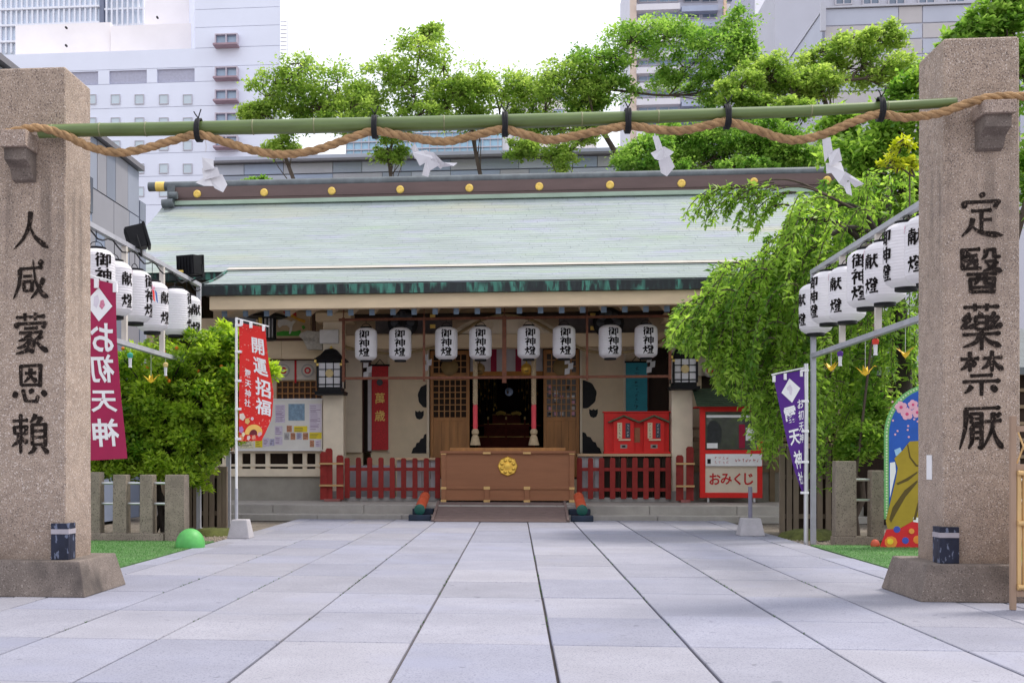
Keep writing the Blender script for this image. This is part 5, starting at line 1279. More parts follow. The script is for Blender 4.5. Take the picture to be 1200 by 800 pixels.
# floodlights
def flood(px, py, X, rz, tilt, label):
    c = atx(px, py, X); t = thing('floodlight', label, 'floodlight', tuple(c), 'black floodlights on the rack')
    M = Matrix.Translation(c) @ Matrix.Rotation(rz, 4, 'Z') @ Matrix.Rotation(tilt, 4, 'X')
    def tr(m_): m_.v = [tuple(M @ Vector(p)) for p in m_.v]; return m_
    m_ = MB(); m_.frustum(0, 0, -.17, .17, .185, .12, .185, .14); tr(m_).build('housing', BLACKM, t, bevel=.012)
    m_ = MB(); m_.box(-.2, .2, .13, .17, -.19, .19); tr(m_).build('front_rim', BLACKM, t, bevel=.008)
    m_ = MB(); m_.box(-.18, .18, .1705, .176, -.165, .165); tr(m_).build('lens', mat('lamp_glass', (.16, .18, .2), .12, .2, 4, spec=.8), t)
    for k in range(6):
        m_ = MB(); m_.box(-.16+.064*k-.006, -.16+.064*k+.006, -.155, -.13, -.15, .15); tr(m_).build('cooling_fin', BLACKM, t)
    m_ = MB(); m_.tube([M @ Vector((-.26, 0, 0)), M @ Vector((-.28, 0, -.22)), M @ Vector((0, 0, -.28)), M @ Vector((.28, 0, -.22)), M @ Vector((.26, 0, 0))], .014, 6); m_.build('yoke', BLACKM, t)
    e = M @ Vector((0, 0, -.28)); m_ = MB(); m_.tube([e, Vector((X, c.y, zt_l+.0))], .02, 6); m_.build('stem', BLACKM, t)
    m_ = MB(); q = M @ Vector((-.05, -.2, -.12)); m_.tube([q+Vector((-.05, 0, 0)), q+Vector((.05, 0, 0))], .022, 8); m_.build('brass_knob', GOLDF, t, smooth=True)
    return t
flood(160, 279, XF, -1.25, .28, 'black floodlight tilted on the rack, nearer the gate pillar')
flood(222, 311, XF, -.35, .05, 'black floodlight at the shrine end of the bush-side rack')
# black cables along the rail
m_ = MB(); pts = []
for k in range(40):
    y = 13+k*(yfar-13)/39; pts.append((XF+.03, y, zt_l-.10+.05*math.sin(k*1.3)))
m_.tube(pts, .012, 6); m_.build('cable', CORD, None, smooth=True, label='black cable sagging under the bush-side rack rail', cat='cable')

# origami cranes and tassels hung from the racks
CRANE = mat('crane_gold', (.80, .50, .03), .5, .12, 9)
def crane(px, py, X, zr, ztop, label):
    c = atx(px, py, X); t = thing('paper_crane', label, 'paper crane', tuple(c), 'gold paper cranes')
    M = Matrix.Translation(c) @ Matrix.Rotation(zr, 4, 'Z')
    def put(nm, P, F_):
        m_ = MB(); m_.add([M @ Vector(p)*1.0 for p in P], F_); m_.build(nm, CRANE, t)
    put('body', [(-.06, 0, -.01), (.06, 0, -.01), (0, -.025, .02), (0, .025, .02), (0, 0, -.05)], [(0, 2, 4), (2, 1, 4), (1, 3, 4), (3, 0, 4), (0, 3, 1, 2)])
    for s_ in (-1, 1): put('wing', [(-.035, s_*.015, .01), (.035, s_*.015, .01), (.0, s_*.14, .09)], [(0, 1, 2)])
    put('neck', [(.05, -.008, -.005), (.05, .008, -.005), (.12, 0, .09), (.045, 0, .015)], [(0, 1, 2), (0, 2, 3), (1, 3, 2)])
    put('head', [(.12, 0, .09), (.105, 0, .075), (.155, 0, .07)], [(0, 1, 2)])
    put('tail', [(-.05, -.008, -.005), (-.05, .008, -.005), (-.13, 0, .08), (-.045, 0, .015)], [(0, 2, 1), (0, 3, 2), (1, 2, 3)])
    m_ = MB(); m_.tube([c+Vector((0, 0, .02)), Vector((c.x, c.y, ztop))], .0025, 4); m_.build('thread', PAPER, t)
crane(974, 431, XG, .3, zl_r-.035, 'gold paper crane beside the purple banner pole')
crane(1014, 436, XG, -.5, zl_r-.035, 'gold paper crane hanging between the other two below the rack')
crane(1061, 415, XG, .6, zl_r-.035, 'gold paper crane closest to the arched picture board')
crane(177, 445, XF, .5, zl_l-.035, 'gold paper crane before the bush, nearer the maroon banner')
crane(217, 450, XF, -.4, zl_l-.035, 'gold paper crane before the bush, at the shrine end')
def tassel(px, py, X, col, ztop, label):
    c = atx(px, py, X); t = thing('tassel_charm', label, 'tassel', tuple(c), 'small tassel charms')
    m_ = MB(); m_.lathe([(.02, .05), (.045, .03), (.04, -.02), (.03, -.03)], 10, tuple(c)); m_.build('head', col, t, smooth=True)
    m_ = MB(); m_.lathe([(.028, -.03), (.022, -.14), (.03, -.17)], 8, tuple(c)); m_.build('fringe', PAPER, t, smooth=True)
    m_ = MB(); m_.tube([c+Vector((0, 0, .04)), Vector((X, c.y, ztop))], .0025, 4); m_.build('thread', PAPER, t)
tassel(984.5, 415, XG, mat('tassel_violet', (.10, .03, .25), .7), zl_r-.035, 'small violet-headed tassel below the rack')
tassel(1026, 401, XG, mat('tassel_red', (.65, .05, .03), .7), zl_r-.035, 'small red-headed tassel below the rack')
tassel(152.5, 417, XF, mat('tassel_green', (.05, .35, .25), .7), zl_l-.035, 'small green-headed tassel before the bush')
tassel(194, 428, XF, mat('tassel_cream', (.65, .50, .20), .7), zl_l-.035, 'small cream tassel before the bush')
p = atx(181, 352, XF+.27); m_ = MB()
for k, (dx, c_) in enumerate(((-.05, VERM), (.05, mat('ribbon_blue', (.03, .09, .30), .6)))):
    q = MB(); q.add([(p.x+.005*k, p.y+dx-.05, p.z+.16), (p.x+.005*k, p.y+dx+.05, p.z+.14), (p.x+.02, p.y+dx*1.6+.04, p.z-.03), (p.x+.02, p.y+dx*1.6-.05, p.z)], [(0, 1, 2, 3)])
    q.build('ribbon', c_, None, label=('red' if k == 0 else 'blue')+' ribbon tab on a pink-blossomed lantern', cat='ribbon')

# ================================================================== banners on poles
def cloth_banner(name, t, outline, Y, m, folds=.035, nseg=18, nw=6):
    """outline: left edge and right edge pixel points from top to bottom"""
    L_, R_ = outline; P = []
    def interp(E, q):
        s_ = q*(len(E)-1); i = min(int(s_), len(E)-2); f = s_-i
        return E[i][0]+(E[i+1][0]-E[i][0])*f, E[i][1]+(E[i+1][1]-E[i][1])*f
    def pos(u, v, e=0.0):
        a = interp(L_, v); b = interp(R_, v); p = at(a[0]+(b[0]-a[0])*u, a[1]+(b[1]-a[1])*u, Y)
        return Vector((p.x, Y+folds*math.sin(v*5.1+u*3.3)*(.25+u*.75)-e, p.z))
    m_ = MB(); n_ = nw+1
    V_ = [pos(i/nw, j/nseg) for j in range(nseg+1) for i in range(n_)]
    m_.add(V_, [(j*n_+i, (j+1)*n_+i, (j+1)*n_+i+1, j*n_+i+1) for j in range(nseg) for i in range(nw)])
    c = m_.build('cloth', m, t, smooth=True)
    return c, pos
def on_cloth(c, pos, g, u0, v0, u1, v1, m, nm='banner_character', flip=False, slant=0.0):
    q = MB(); write(q, g, lambda u, v: pos(u0+(u1-u0)*((1-u) if flip else u)+slant*v, v0+(v1-v0)*v, .005)); return q.build(nm, m, c)
LETTER = mat('letter_white', (.82, .80, .82), .7, .03, 5)
# maroon banner, seen from its back
YB1 = 14.6
t = thing('maroon_banner', 'maroon banner with mirrored white writing behind the stone pillar', 'banner', tuple(at(80, 640, YB1)))
MRC = mat('magenta_cloth', (.36, .014, .075), .75, .08, 3)
c, pos = cloth_banner('maroon', t, ([(74, 318), (74, 400), (75, 470), (76, 541)], [(136, 333), (138, 400), (142, 470), (148.5, 537)]), YB1, MRC, .03)
for k, (ch, v0, v1) in enumerate((('お', .23, .395), ('初', .405, .565), ('天', .60, .735), ('神', .765, .925))):
    on_cloth(c, pos, glyph(ch, .022), .50-.01*k, v0, .94-.01*k, v1, LETTER, flip=True)
on_cloth(c, pos, ([(.5, 0), (1, .5), (.5, 1), (0, .5)], [(0, 1, 2, 3)]), .40, .04, .93, .225, LETTER, 'white_diamond')
PKI = mat('pale_red_print', (.60, .20, .30), .7, .3, 30)
on_cloth(c, pos, ([(.3, .3), (.45, .22), (.5, .4), (.4, .62), (.28, .55)], [(0, 1, 2, 3, 4)]), .42, .04, .93, .225, MATS['sheet_lilac'], 'printed_figure').location.y -= .003
on_cloth(c, pos, ([(.55, .38), (.66, .34), (.72, .5), (.6, .64), (.5, .56)], [(0, 1, 2, 3, 4)]), .42, .04, .93, .225, PKI, 'printed_figure').location.y -= .003
xp = at(72, 600, YB1).x; m_ = MB(); m_.tube([(xp, YB1, -.05), (xp, YB1, at(72, 300, YB1).z)], .022, 8); m_.build('pole', WHITE, t, smooth=True)
z_ = at(105, 324, YB1).z; m_ = MB(); m_.tube([(xp, YB1, at(72, 314, YB1).z), (at(138, 331, YB1).x, YB1, at(138, 331, YB1).z)], .012, 6); m_.build('cross_rod', WHITE, t, smooth=True)
for px in (85, 113, 135):
    p = at(px, 322+(px-74)*.23, YB1-.01); m_ = MB(); m_.box(p.x-.025, p.x+.025, YB1-.03, YB1+.02, p.z-.07, p.z+.05); m_.build('loop', LETTER, t)
# red flag with concrete foot
fx, fy = ground(279, 631); YF1 = fy
t = thing('red_flag', 'red flag with white characters on white pole in concrete block', 'flag', (fx, fy, 0))
def flag_base(t, x, y, w0=.19, w1=.13, h=.31):
    m_ = MB(); m_.frustum(x, y, -.0, h, w0, w0, w1, w1); m_.build('concrete_block', CONC, t, bevel=.02)
flag_base(t, fx, fy+.19)
YF1 = fy+.19; xp = at(277, 500, YF1).x
m_ = MB(); m_.tube([(xp, YF1, .3), (xp, YF1, at(277, 572, YF1).z)], .028, 10); m_.build('lower_pole', STEELP, t, smooth=True)
m_ = MB(); m_.tube([(xp, YF1, at(277, 572, YF1).z), (xp, YF1, at(277, 372, YF1).z)], .022, 10); m_.build('upper_pole', WHITE, t, smooth=True)
m_ = MB(); m_.tube([at(277, 373, YF1), at(315, 382.5, YF1)], .011, 6); m_.build('cross_rod', WHITE, t, smooth=True)
FLR = mat('flag_red', (.70, .022, .018), .7, .06, 3, speck=[(28, .66, (.75, .30, .25), .03)])
c, pos = cloth_banner('flag', t, ([(280, 378), (280.5, 420), (280, 470), (280, 517)], [(311, 383.5), (315, 420), (321, 460), (318, 490), (306, 516)]), YF1, FLR, .05)
for k, (ch, v0, v1) in enumerate((('開', .105, .24), ('運', .265, .405), ('招', .425, .57), ('福', .59, .735))):
    on_cloth(c, pos, glyph(ch, .022), .42+.03*k, v0, .90+.02*k, v1, LETTER)
for k, ch in enumerate('露天神社'):
    on_cloth(c, pos, glyph(ch, .012), .17, .395+.078*k, .36, .46+.078*k, LETTER)
# fan and flowers at the hem
fan = MATS.get('fan') or mat('fan_yellow', (.85, .50, .13), .7, .08, 8)
V_ = [(.5, 1.0)]+[(.5+.5*math.cos(a), 1-.95*math.sin(a)) for a in [math.pi*k/16 for k in range(17)]]
on_cloth(c, pos, (V_, [(0, k, k+1) for k in range(1, 17)]), .24, .835, .90, .94, fan, 'printed_fan')
V2_ = [(.5, 1.0)]+[(.5+.5*math.cos(a), 1-.95*math.sin(a)) for a in [math.pi*k/10 for k in range(11)]]
on_cloth(c, pos, (V2_, [(0, k, k+1) for k in range(1, 11)]), .42, .885, .72, .941, mat('fan_core', (.16, .02, .03), .7), 'fan_core').location.y -= .003
for k, (u, v, r_, cc) in enumerate(((.12, .79, .14, (.75, .62, .55)), (.3, .82, .12, (.75, .45, .15)), (.1, .9, .13, (.45, .20, .45)), (.13, .97, .14, (.75, .25, .12)), (.42, .97, .1, (.72, .55, .50)), (.62, .965, .11, (.75, .3, .2)), (.82, .93, .11, (.72, .42, .45)), (.2, .94, .09, (.75, .65, .45)), (.45, .79, .07, (.75, .55, .60)))):
    m = mat('print_%d' % k, cc, .7, .1, 9)
    pts = [(.5+.5*math.cos(a)*(1+.12*math.cos(5*a))*.9, .5+.5*math.sin(a)*(1+.12*math.cos(5*a))*.9) for a in [2*math.pi*j/20 for j in range(20)]]
    o = on_cloth(c, pos, (pts, [tuple(range(20))]), u-r_*.75, v-r_*.24, u+r_*.75, v+r_*.24, m, 'printed_flower'); o.location.y -= .004+.0015*k
for yy in (381, 412, 446, 479, 514):
    p = at(279, yy, YF1); m_ = MB(); m_.box(p.x-.045, p.x+.06, YF1-.03, YF1+.03, p.z-.02, p.z+.02); m_.build('loop', LETTER, t)
for px in (283, 294, 309):
    p = at(px, 375+(px-277)*.25, YF1); m_ = MB(); m_.box(p.x-.022, p.x+.022, YF1-.022, YF1+.022, p.z-.07, p.z+.02); m_.build('loop', LETTER, t)
# purple banner
pxx, pyy = ground(944.5, 635); YV1 = pyy
t = thing('purple_banner', 'purple banner with white characters tied to a silver pole', 'banner', (pxx, pyy, 0))
m_ = MB(); m_.tube([(pxx, pyy, -.05), (pxx, pyy, at(944, 426, pyy).z)], .035, 12); m_.build('pole', ALU, t, smooth=True)
m_ = MB(); m_.tube([at(944, 430.5, pyy), at(904, 439, pyy)], .012, 6); m_.build('cross_rod', WHITE, t, smooth=True)
c, pos = cloth_banner('purple', t, ([(906, 440), (914, 478), (922, 515), (931, 552), (940, 577)], [(942, 433), (942, 470), (942, 510), (942, 550), (942.5, 579)]), pyy, mat('purple_cloth', (.085, .018, .22), .75, .1, 3), .03)
on_cloth(c, pos, ([(.5, 0), (1, .5), (.5, 1), (0, .5)], [(0, 1, 2, 3)]), .17, .045, .86, .235, LETTER, 'white_diamond')
on_cloth(c, pos, ([(.3, .35), (.5, .25), (.62, .45), (.5, .7), (.38, .6)], [(0, 1, 2, 3, 4)]), .17, .045, .86, .235, MATS['sheet_lilac'], 'printed_figure').location.y -= .003
for k, (ch, v0, v1) in enumerate((('露', .255, .385), ('天', .43, .56), ('神', .60, .735), ('社', .765, .90))):
    on_cloth(c, pos, glyph(ch, .022), .12+.03*k, v0, .66+.08*k, v1, LETTER)
for k, ch in enumerate('お初天神'):
    on_cloth(c, pos, glyph(ch, .012), .72, .225+.085*k, .97, .295+.085*k, LETTER)
for yy in (434, 470, 505, 541, 577):
    p = at(942.5, yy, pyy); m_ = MB(); m_.box(p.x-.05, p.x+.06, pyy-.045, pyy+.045, p.z-.018, p.z+.018); m_.build('loop', LETTER, t)
for px in (907, 920, 939):
    p = at(px, 436+(942-px)*.2, pyy); m_ = MB(); m_.box(p.x-.02, p.x+.02, pyy-.022, pyy+.022, p.z-.06, p.z+.04); m_.build('loop', LETTER, t)
# concrete foot with a bare pole
bx_, by_ = ground(882, 628)
t = thing('pole_stand', 'short grey pole standing in a concrete block before the booth', 'pole', (bx_, by_+.2, 0))
flag_base(t, bx_, by_+.2, .21, .15, .30); m_ = MB(); m_.tube([(bx_, by_+.2, .29), (bx_, by_+.2, at(882, 570, by_+.2).z)], .035, 12); m_.build('pole', mat('slate_pole', (.19, .18, .24), .5, .1, 6), t, smooth=True)

# ================================================================== stone fences, ball, board
FST = mat('fence_stone', (.27, .225, .18), .9, .22, 5, .6, 50, speck=[(60, .57, (.12, .10, .08), .08), (2, .58, (.16, .135, .11), .3)])
YS1 = 18.45
t = thing('stone_fence', 'low stone post fence under the orange-fruited bush', 'fence', (at(160, 630, YS1).x, YS1, 0))
m_ = MB(); m_.box(-9.0, at(193, 620, YS1).x-.01, YS1-.03, YS1+.27, -.05, .11); m_.build('base_stone', FST, t, bevel=.015)
for px0, px1, yt in ((60, 76, 553), (84, 100, 553), (102, 117, 553), (132, 148, 556), (163.5, 179, 556), (193.5, 217, 556)):
    w = (px1-px0 > 20); a = at(px0, 600, YS1).x; b = at(px1, 600, YS1).x; z1 = at((px0+px1)/2, yt, YS1).z
    m_ = MB(); m_.frustum((a+b)/2, YS1+.11, -.05 if w else .1, z1, (b-a)/2, .12+.03*w, (b-a)/2-.006, .115+.03*w); m_.build('post', FST, t, bevel=.012)
for yy in (566, 590):
    z = at(150, yy, YS1).z; m_ = MB(); m_.tube([(-9, YS1+.1, z), (at(194, yy, YS1).x, YS1+.1, z)], .022, 8); m_.build('steel_rail', ALU, t, smooth=True)
YS2 = 19.0
t = thing('stone_fence', 'low stone post fence beneath the weeping tree', 'fence', (at(1000, 625, YS2).x, YS2, 0))
m_ = MB(); m_.box(at(978, 620, YS2).x, 9.2, YS2-.03, YS2+.25, -.05, .09); m_.build('base_stone', FST, t, bevel=.015)
for px0, px1, yt in ((979, 1004, 540), (1021, 1036, 551), (1050, 1066, 551), (1080, 1096, 551), (1110, 1126, 551)):
    a = at(px0, 600, YS2).x; b = at(px1, 600, YS2).x; z1 = at((px0+px1)/2, yt, YS2).z
    m_ = MB(); m_.frustum((a+b)/2, YS2+.11, .09, z1, (b-a)/2, .12, (b-a)/2-.006, .115); m_.build('post', FST, t, bevel=.012)
for yy in (562, 586):
    z = at(1010, yy, YS2).z; m_ = MB(); m_.tube([(at(990, yy, YS2).x, YS2+.1, z), (9.2, YS2+.1, z)], .022, 8); m_.build('steel_rail', ALU, t, smooth=True)
# weathered timber fences behind
TIM = mat('grey_timber', (.20, .155, .115), .85, .25, 6, .4, 30, stretch=(1, 1, .15))
for nm, pxs, Yt, yt, lb in (('l', [222, 229, 241, 248, 257, 263], 21.6, 547, 'dark weathered timber fence between bush and shrine steps'), ('r', [917, 925, 933, 961, 971, 979], 21.4, 520, 'dark weathered timber fence behind the purple banner')):
    t = thing('timber_fence', lb, 'fence', (at(pxs[2], 610, Yt).x, Yt, 0))
    for px in pxs:
        p = at(px, yt, Yt); m_ = MB(); m_.box(p.x-.045, p.x+.045, Yt, Yt+.06, -.05, p.z+R.uniform(-.02, .02)); m_.build('slat', TIM, t)
    for zz in (.25, .95):
        m_ = MB(); m_.box(at(pxs[0]-2, 0, Yt).x, at(pxs[-1]+2, 0, Yt).x, Yt+.061, Yt+.11, zz, zz+.08); m_.build('rail', TIM, t)
    m_ = MB(); m_.box(at(pxs[0]-2, 0, Yt).x, at(pxs[-1]+2, 0, Yt).x, Yt+.115, Yt+.13, .02, at(pxs[0], yt+5, Yt).z); m_.build('backing_board', DARKIN, t)
# green ball
gx, gy = ground(223, 641); r_ = .215
m_ = MB(); n_ = 18; m_.lathe([(r_*.93, 0)]+[(r_*math.cos(math.pi*(-.06+.555*k/n_)), .04+r_*1.12*math.sin(math.pi*(-.06+.555*k/n_))) for k in range(n_+1)], 28, (gx, gy, 0)); m_.build('green_dome', mat('green_vinyl', (.10, .40, .10), .5, .18, 5, spec=.35), None, smooth=True, label='bright green rubber dome on the turf by the stone fence', cat='dome')
# arched picture board
gx0, gy0 = ground(1034, 641); YC = gy0
t = thing('picture_board', 'arched picture board, blue sky and blossoms above a mustard robe', 'sign', (at(1090, 641, YC).x, YC, 0))
def bp(x, y): p = at(x, y, YC); return (p.x, p.z)
def board(poly, y0, y1, m, nm, par=None): q = MB(); q.prism([bp(*p) for p in poly], YC+y0, YC+y1); return q.build(nm, m, par or t)
arch = lambda e: [(1037+e, 608)]+[(1037+e, 510)]+[(1092-(55-e)*math.cos(a), 510-(60-e)*math.sin(a)) for a in [math.pi*k/20 for k in range(1, 20)]]+[(1147-e, 510), (1147-e, 608)]
board(arch(0), .012, .05, mat('board_green', (.16, .42, .14), .6, .1, 9), 'border')
sk = board(arch(5), .006, .0118, mat('board_blue', (.012, .085, .42), .55, .12, 4), 'sky_panel')
for k in range(54):   # dotted border
    if k < 30: x, y = 1039.3, 607-k*3.3
    else:
        a = math.pi*(k-30)/46; x, y = 1092-(55-2.4)*math.cos(a), 510-(60-2.4)*math.sin(a)
    q = MB(); p = bp(x, y); q.lathe([(.003, -.004), (.014, -.003), (.014, 0)], 6, (p[0], YC+.011, p[1]), 'y'); q.build('border_dot', mat('dot_cream', (.62, .68, .45), .6), t)
for (cx, cy, r2) in ((1056, 477, .085), (1063, 485, .085), (1070, 474, .07), (1075, 483, .08), (1084, 476, .08)):
    p = bp(cx, cy)
    for j in range(5):
        a = j*2*math.pi/5+.5; q = MB(); q.lathe([(.003, -.004), (r2*.5, -.003), (r2*.52, 0)], 10, (p[0]+r2*.55*math.cos(a), YC+.005-.0004*j, p[1]+r2*.55*math.sin(a)), 'y'); q.build('blossom_petal', mat('blossom', (.72, .38, .48), .6, .1, 9), t)
    q = MB(); q.lathe([(.003, -.004), (r2*.28, -.003), (r2*.3, 0)], 8, (p[0], YC+.0005, p[1]), 'y'); q.build('blossom_eye', mat('blossom_eye', (.60, .06, .18), .6), t)
for k in range(26):
    p = bp(R.uniform(1045, 1105), R.uniform(466, 515)); q = MB(); q.lathe([(.002, -.003), (.016, -.002), (.017, 0)], 6, (p[0], YC+.005, p[1]), 'y'); q.build('falling_petal', MATS['blossom'], t)
board([(1043, 542), (1049, 541), (1050, 552), (1047, 565), (1043, 583)], .002, .0055, WHITE, 'white_sleeve')
board([(1048, 527), (1055, 524), (1058, 531), (1050, 534)], .002, .0055, mat('pale_blue', (.3, .5, .7), .6), 'blue_bird')
MUS = mat('mustard_robe', (.36, .25, .018), .65, .12, 4)
rb = board([(1048, 537), (1058, 527), (1066, 517), (1080, 516), (1110, 516), (1125, 540), (1138, 605), (1110, 609), (1078, 608), (1070, 610), (1052, 620), (1040, 619), (1038, 610), (1044, 585), (1050, 560), (1052, 548)], -.004, .0015, MUS, 'robe')
FOLD = mat('robe_fold', (.10, .065, .012), .7, .1, 9)
for (poly) in ([(1050, 566), (1062, 560), (1075, 552), (1075, 554), (1064, 563), (1052, 568)], [(1042, 608), (1046, 594), (1060, 574), (1075, 562), (1075, 565), (1061, 582), (1050, 601), (1044, 612)], [(1064, 520), (1067, 535), (1074, 544), (1080, 546), (1080, 547.5), (1073, 546), (1065.5, 536), (1063, 521)], [(1070, 609), (1075, 590), (1080, 575), (1081, 576), (1077, 592), (1073, 609)]):
    board(poly, -.007, -.0045, FOLD, 'robe_fold', None)
rd = board([(1040, 620), (1032, 641), (1152, 641), (1144, 606), (1070, 606), (1055, 620)], -.002, .045, mat('base_red', (.60, .015, .02), .6, .06, 4), 'base_panel')
for (cx, cy, r2, cc) in ((1044, 635, .09, (.75, .25, .03)), (1043, 634, .045, (.8, .6, .03)), (1051, 620, .05, (.05, .08, .42)), (1061, 633, .05, (.05, .08, .42)), (1075, 632, .06, (.75, .25, .03)), (1068, 622, .04, (.75, .3, .05))):
    p = bp(cx, cy); q = MB(); q.lathe([(.003, -.004-.01*(r2 < .05)), (r2, -.003-.01*(r2 < .05)), (r2*1.02, 0)], 9, (p[0], YC-.002, p[1]), 'y'); q.build('printed_flower', mat('print_%.2f%.2f' % cc[:2], cc, .6), t)
board([(1070, 606), (1076, 606), (1076, 612), (1070, 611)], -.006, -.0042, WHITE, 'white_sock')
m_ = MB()
for x in (1060, 1125):
    p = bp(x, 560); m_.bar((p[0], YC+.05, p[1]), (p[0], YC+.7, 0), .05, .05)
m_.build('rear_strut', TIM, t)
p = bp(1028, 640); m_ = MB(); m_.lathe([(.06, 0), (.07, .04), (.05, .09), (.02, .11)], 12, (p[0], YC+.1, 0)); m_.build('orange_pot', ORANGE, None, smooth=True, label='small orange pot beside the arched picture board', cat='pot')
# plaques hanging by the bush
YZ = 22.4
t = thing('plaque_rack', 'timber rack of small hanging wooden plaques by the bush', 'rack', (at(255, 600, YZ).x, YZ, 0))
for px in (233, 267):
    p = at(px, 515, YZ); m_ = MB(); m_.box(p.x-.04, p.x+.04, YZ+.02, YZ+.1, -.05, p.z+.02); m_.build('post', STEELP, t)
for y in (516, 530):
    a = at(231, y, YZ); b = at(274, y, YZ); m_ = MB(); m_.bar(a+Vector((0, .05, 0)), b+Vector((0, .05, 0)), .04, .04); m_.build('rail', TIM, t)
for k in range(7):
    for j in range(2):
        p = at(237.5+5.4*k, 519.5+5*j+R.uniform(-.6, .6), YZ-.01-.02*j); w = .07; q = MB(); q.prism([(p.x-w/2, p.z-.06), (p.x+w/2, p.z-.06), (p.x+w/2, p.z+.02), (p.x, p.z+.05), (p.x-w/2, p.z+.02)], p.y, p.y+.01); pq = q.build('plaque', mat('plaque_wood', (.52, .17, .07), .7, .2, 9, obj_vary=.2), t)
        q = MB(); q.lathe([(.002, -.003), (.02, -.002), (.02, 0)], 7, (p.x, p.y-.001, p.z-.015), 'y'); q.build('plaque_print', WHITE, pq)
# ================================================================== trees
BARK = mat('bark', (.075, .055, .042), .9, .3, 6, .7, 30, stretch=(1, 1, .3)); BARKD = mat('bark_dark', (.035, .027, .022), .9, .3, 6, .6, 30)
LEAF_Y = leaf_mat('leaf_yellow_green', (.15, .26, .04), (.43, .55, .12), .6)
LEAF_G = leaf_mat('leaf_fresh_green', (.10, .23, .03), (.34, .50, .10), .58)
LEAF_D = leaf_mat('leaf_deep_green', (.08, .19, .025), (.38, .55, .09), .6)
LEAF_B = leaf_mat('leaf_bush', (.08, .19, .015), (.42, .56, .06), .52)
def leaf_cloud(pos, ln, wd, up=.6, axis=None, jl=.45):
    """rhombic leaves folded along the midrib: two quads-as-triangles each"""
    n = len(pos); nr = NR.normal(0, 1, (n, 3)); nr[:, 2] = np.abs(nr[:, 2])+up; nr /= np.linalg.norm(nr, axis=1)[:, None]
    if axis is None: d = NR.normal(0, 1, (n, 3))
    else: d = axis+NR.normal(0, .35, (n, 3))
    d -= nr*(d*nr).sum(1)[:, None]; d /= np.linalg.norm(d, axis=1)[:, None]+1e-9
    s = np.cross(nr, d); l = (ln*(1+NR.uniform(-jl, jl, n)))[:, None]; w = (wd*(1+NR.uniform(-jl, jl, n)))[:, None]
    a = pos; b = pos+d*l*.45+s*w*.5+nr*w*.12; c = pos+d*l; e = pos+d*l*.45-s*w*.5+nr*w*.12
    return np.stack([a, b, c, e], 1).reshape(-1, 3)
def tree(name, label, base, blobs, leafm, n_pad, per_pad, ln, wd, trunk_r=.16, group=None, forks=1, bark=None, cat='tree', twigs=True):
    base = Vector(base); t = thing(name, label, cat, tuple(base), group)
    V_ = []; T_ = []; tr = MB(); bark = bark or BARK
    cen = sum((Vector(b[0]) for b in blobs), Vector())/len(blobs)
    fork = base.lerp(Vector((cen.x, cen.y, min(b[0][2]-b[1][2]*.8 for b in blobs))), .75); fork.z = max(fork.z, base.z+.5)
    for f in range(forks):
        o = Vector((R.uniform(-.25, .25), R.uniform(-.2, .2), 0))*(forks > 1)
        tr.tube([base+o*1.6+Vector((0, 0, -.1)), base+o*1.2+(fork-base)*.35+Vector((R.uniform(-.12, .12), 0, 0)), base+o+(fork-base)*.7+Vector((R.uniform(-.15, .15), 0, 0)), fork+o*.5], [trunk_r*1.25, trunk_r, trunk_r*.9, trunk_r*.75], 9)
    joints = [(fork, trunk_r*.75)]
    for (c, rad) in sorted(blobs, key=lambda b: (Vector(b[0])-fork).length):
        c = Vector(c); rad = Vector(rad)
        src, r0 = min(joints, key=lambda j: (j[0]-c).length+(2.0 if j[0].z > c.z+.2 else 0))
        mid_ = src.lerp(c, .5)+Vector((R.uniform(-.2, .2), R.uniform(-.2, .2), R.uniform(-.25, .05)))
        tip = c+Vector((0, 0, rad.z*.3)); path = catmull([src, mid_, c, tip], 4); m = len(path); r1 = max(.02, r0*.62)
        tr.tube(path, [r0*.85*(1-i/m)+r1*.5*(i/m) for i in range(m)], 7); joints += [(c, r1), (mid_, r1*1.15)]
        for k in range(n_pad):
            d = Vector((R.gauss(0, 1), R.gauss(0, 1), R.gauss(0, 1))).normalized(); q = R.uniform(.2, 1.0)**.6
            pc = c+Vector((d.x*rad.x, d.y*rad.y, d.z*rad.z))*q*.82
            pr = min(rad.x, rad.z)*R.uniform(.26, .50); tone = R.uniform(.1, .85)
            if twigs and R.random() < .75:
                s_ = path[R.randrange(m//3, m)]; mm = s_.lerp(pc, .55)+Vector((R.uniform(-.15, .15), R.uniform(-.15, .15), R.uniform(-.12, .12))); tr.tube([s_, mm, pc], [.024, .015, .006], 5, caps=False)
            nn = int(per_pad*R.uniform(.6, 1.3)); u = NR.normal(0, 1, (nn, 3)); u /= np.linalg.norm(u, axis=1)[:, None]; u *= (NR.uniform(0, 1, nn)**.45)[:, None]
            u[:, 2] = u[:, 2]*.6-np.hypot(u[:, 0], u[:, 1])**2*.22
            u *= np.where(NR.uniform(0, 1, nn) < .22, 1.75, 1.0)[:, None]
            V_.append(leaf_cloud(np.array(pc)+u*pr, ln, wd)); T_.append(np.clip(tone+NR.normal(0, .17, nn), 0, 1))
    tr.build('trunk', bark, t, smooth=True)
    v = np.concatenate(V_); tag(np_mesh('crown', v, np.arange(len(v)).reshape(-1, 4), leafm, t, np.concatenate(T_)), kind='stuff')
    return t
def blob(px, py, rx, ry, Y, dy=None):
    c = at(px, py, Y); s_ = Y/1386*1.0
    return (tuple(c), (rx*s_, dy if dy else rx*s_*.8, ry*s_))
YT1 = 41.0
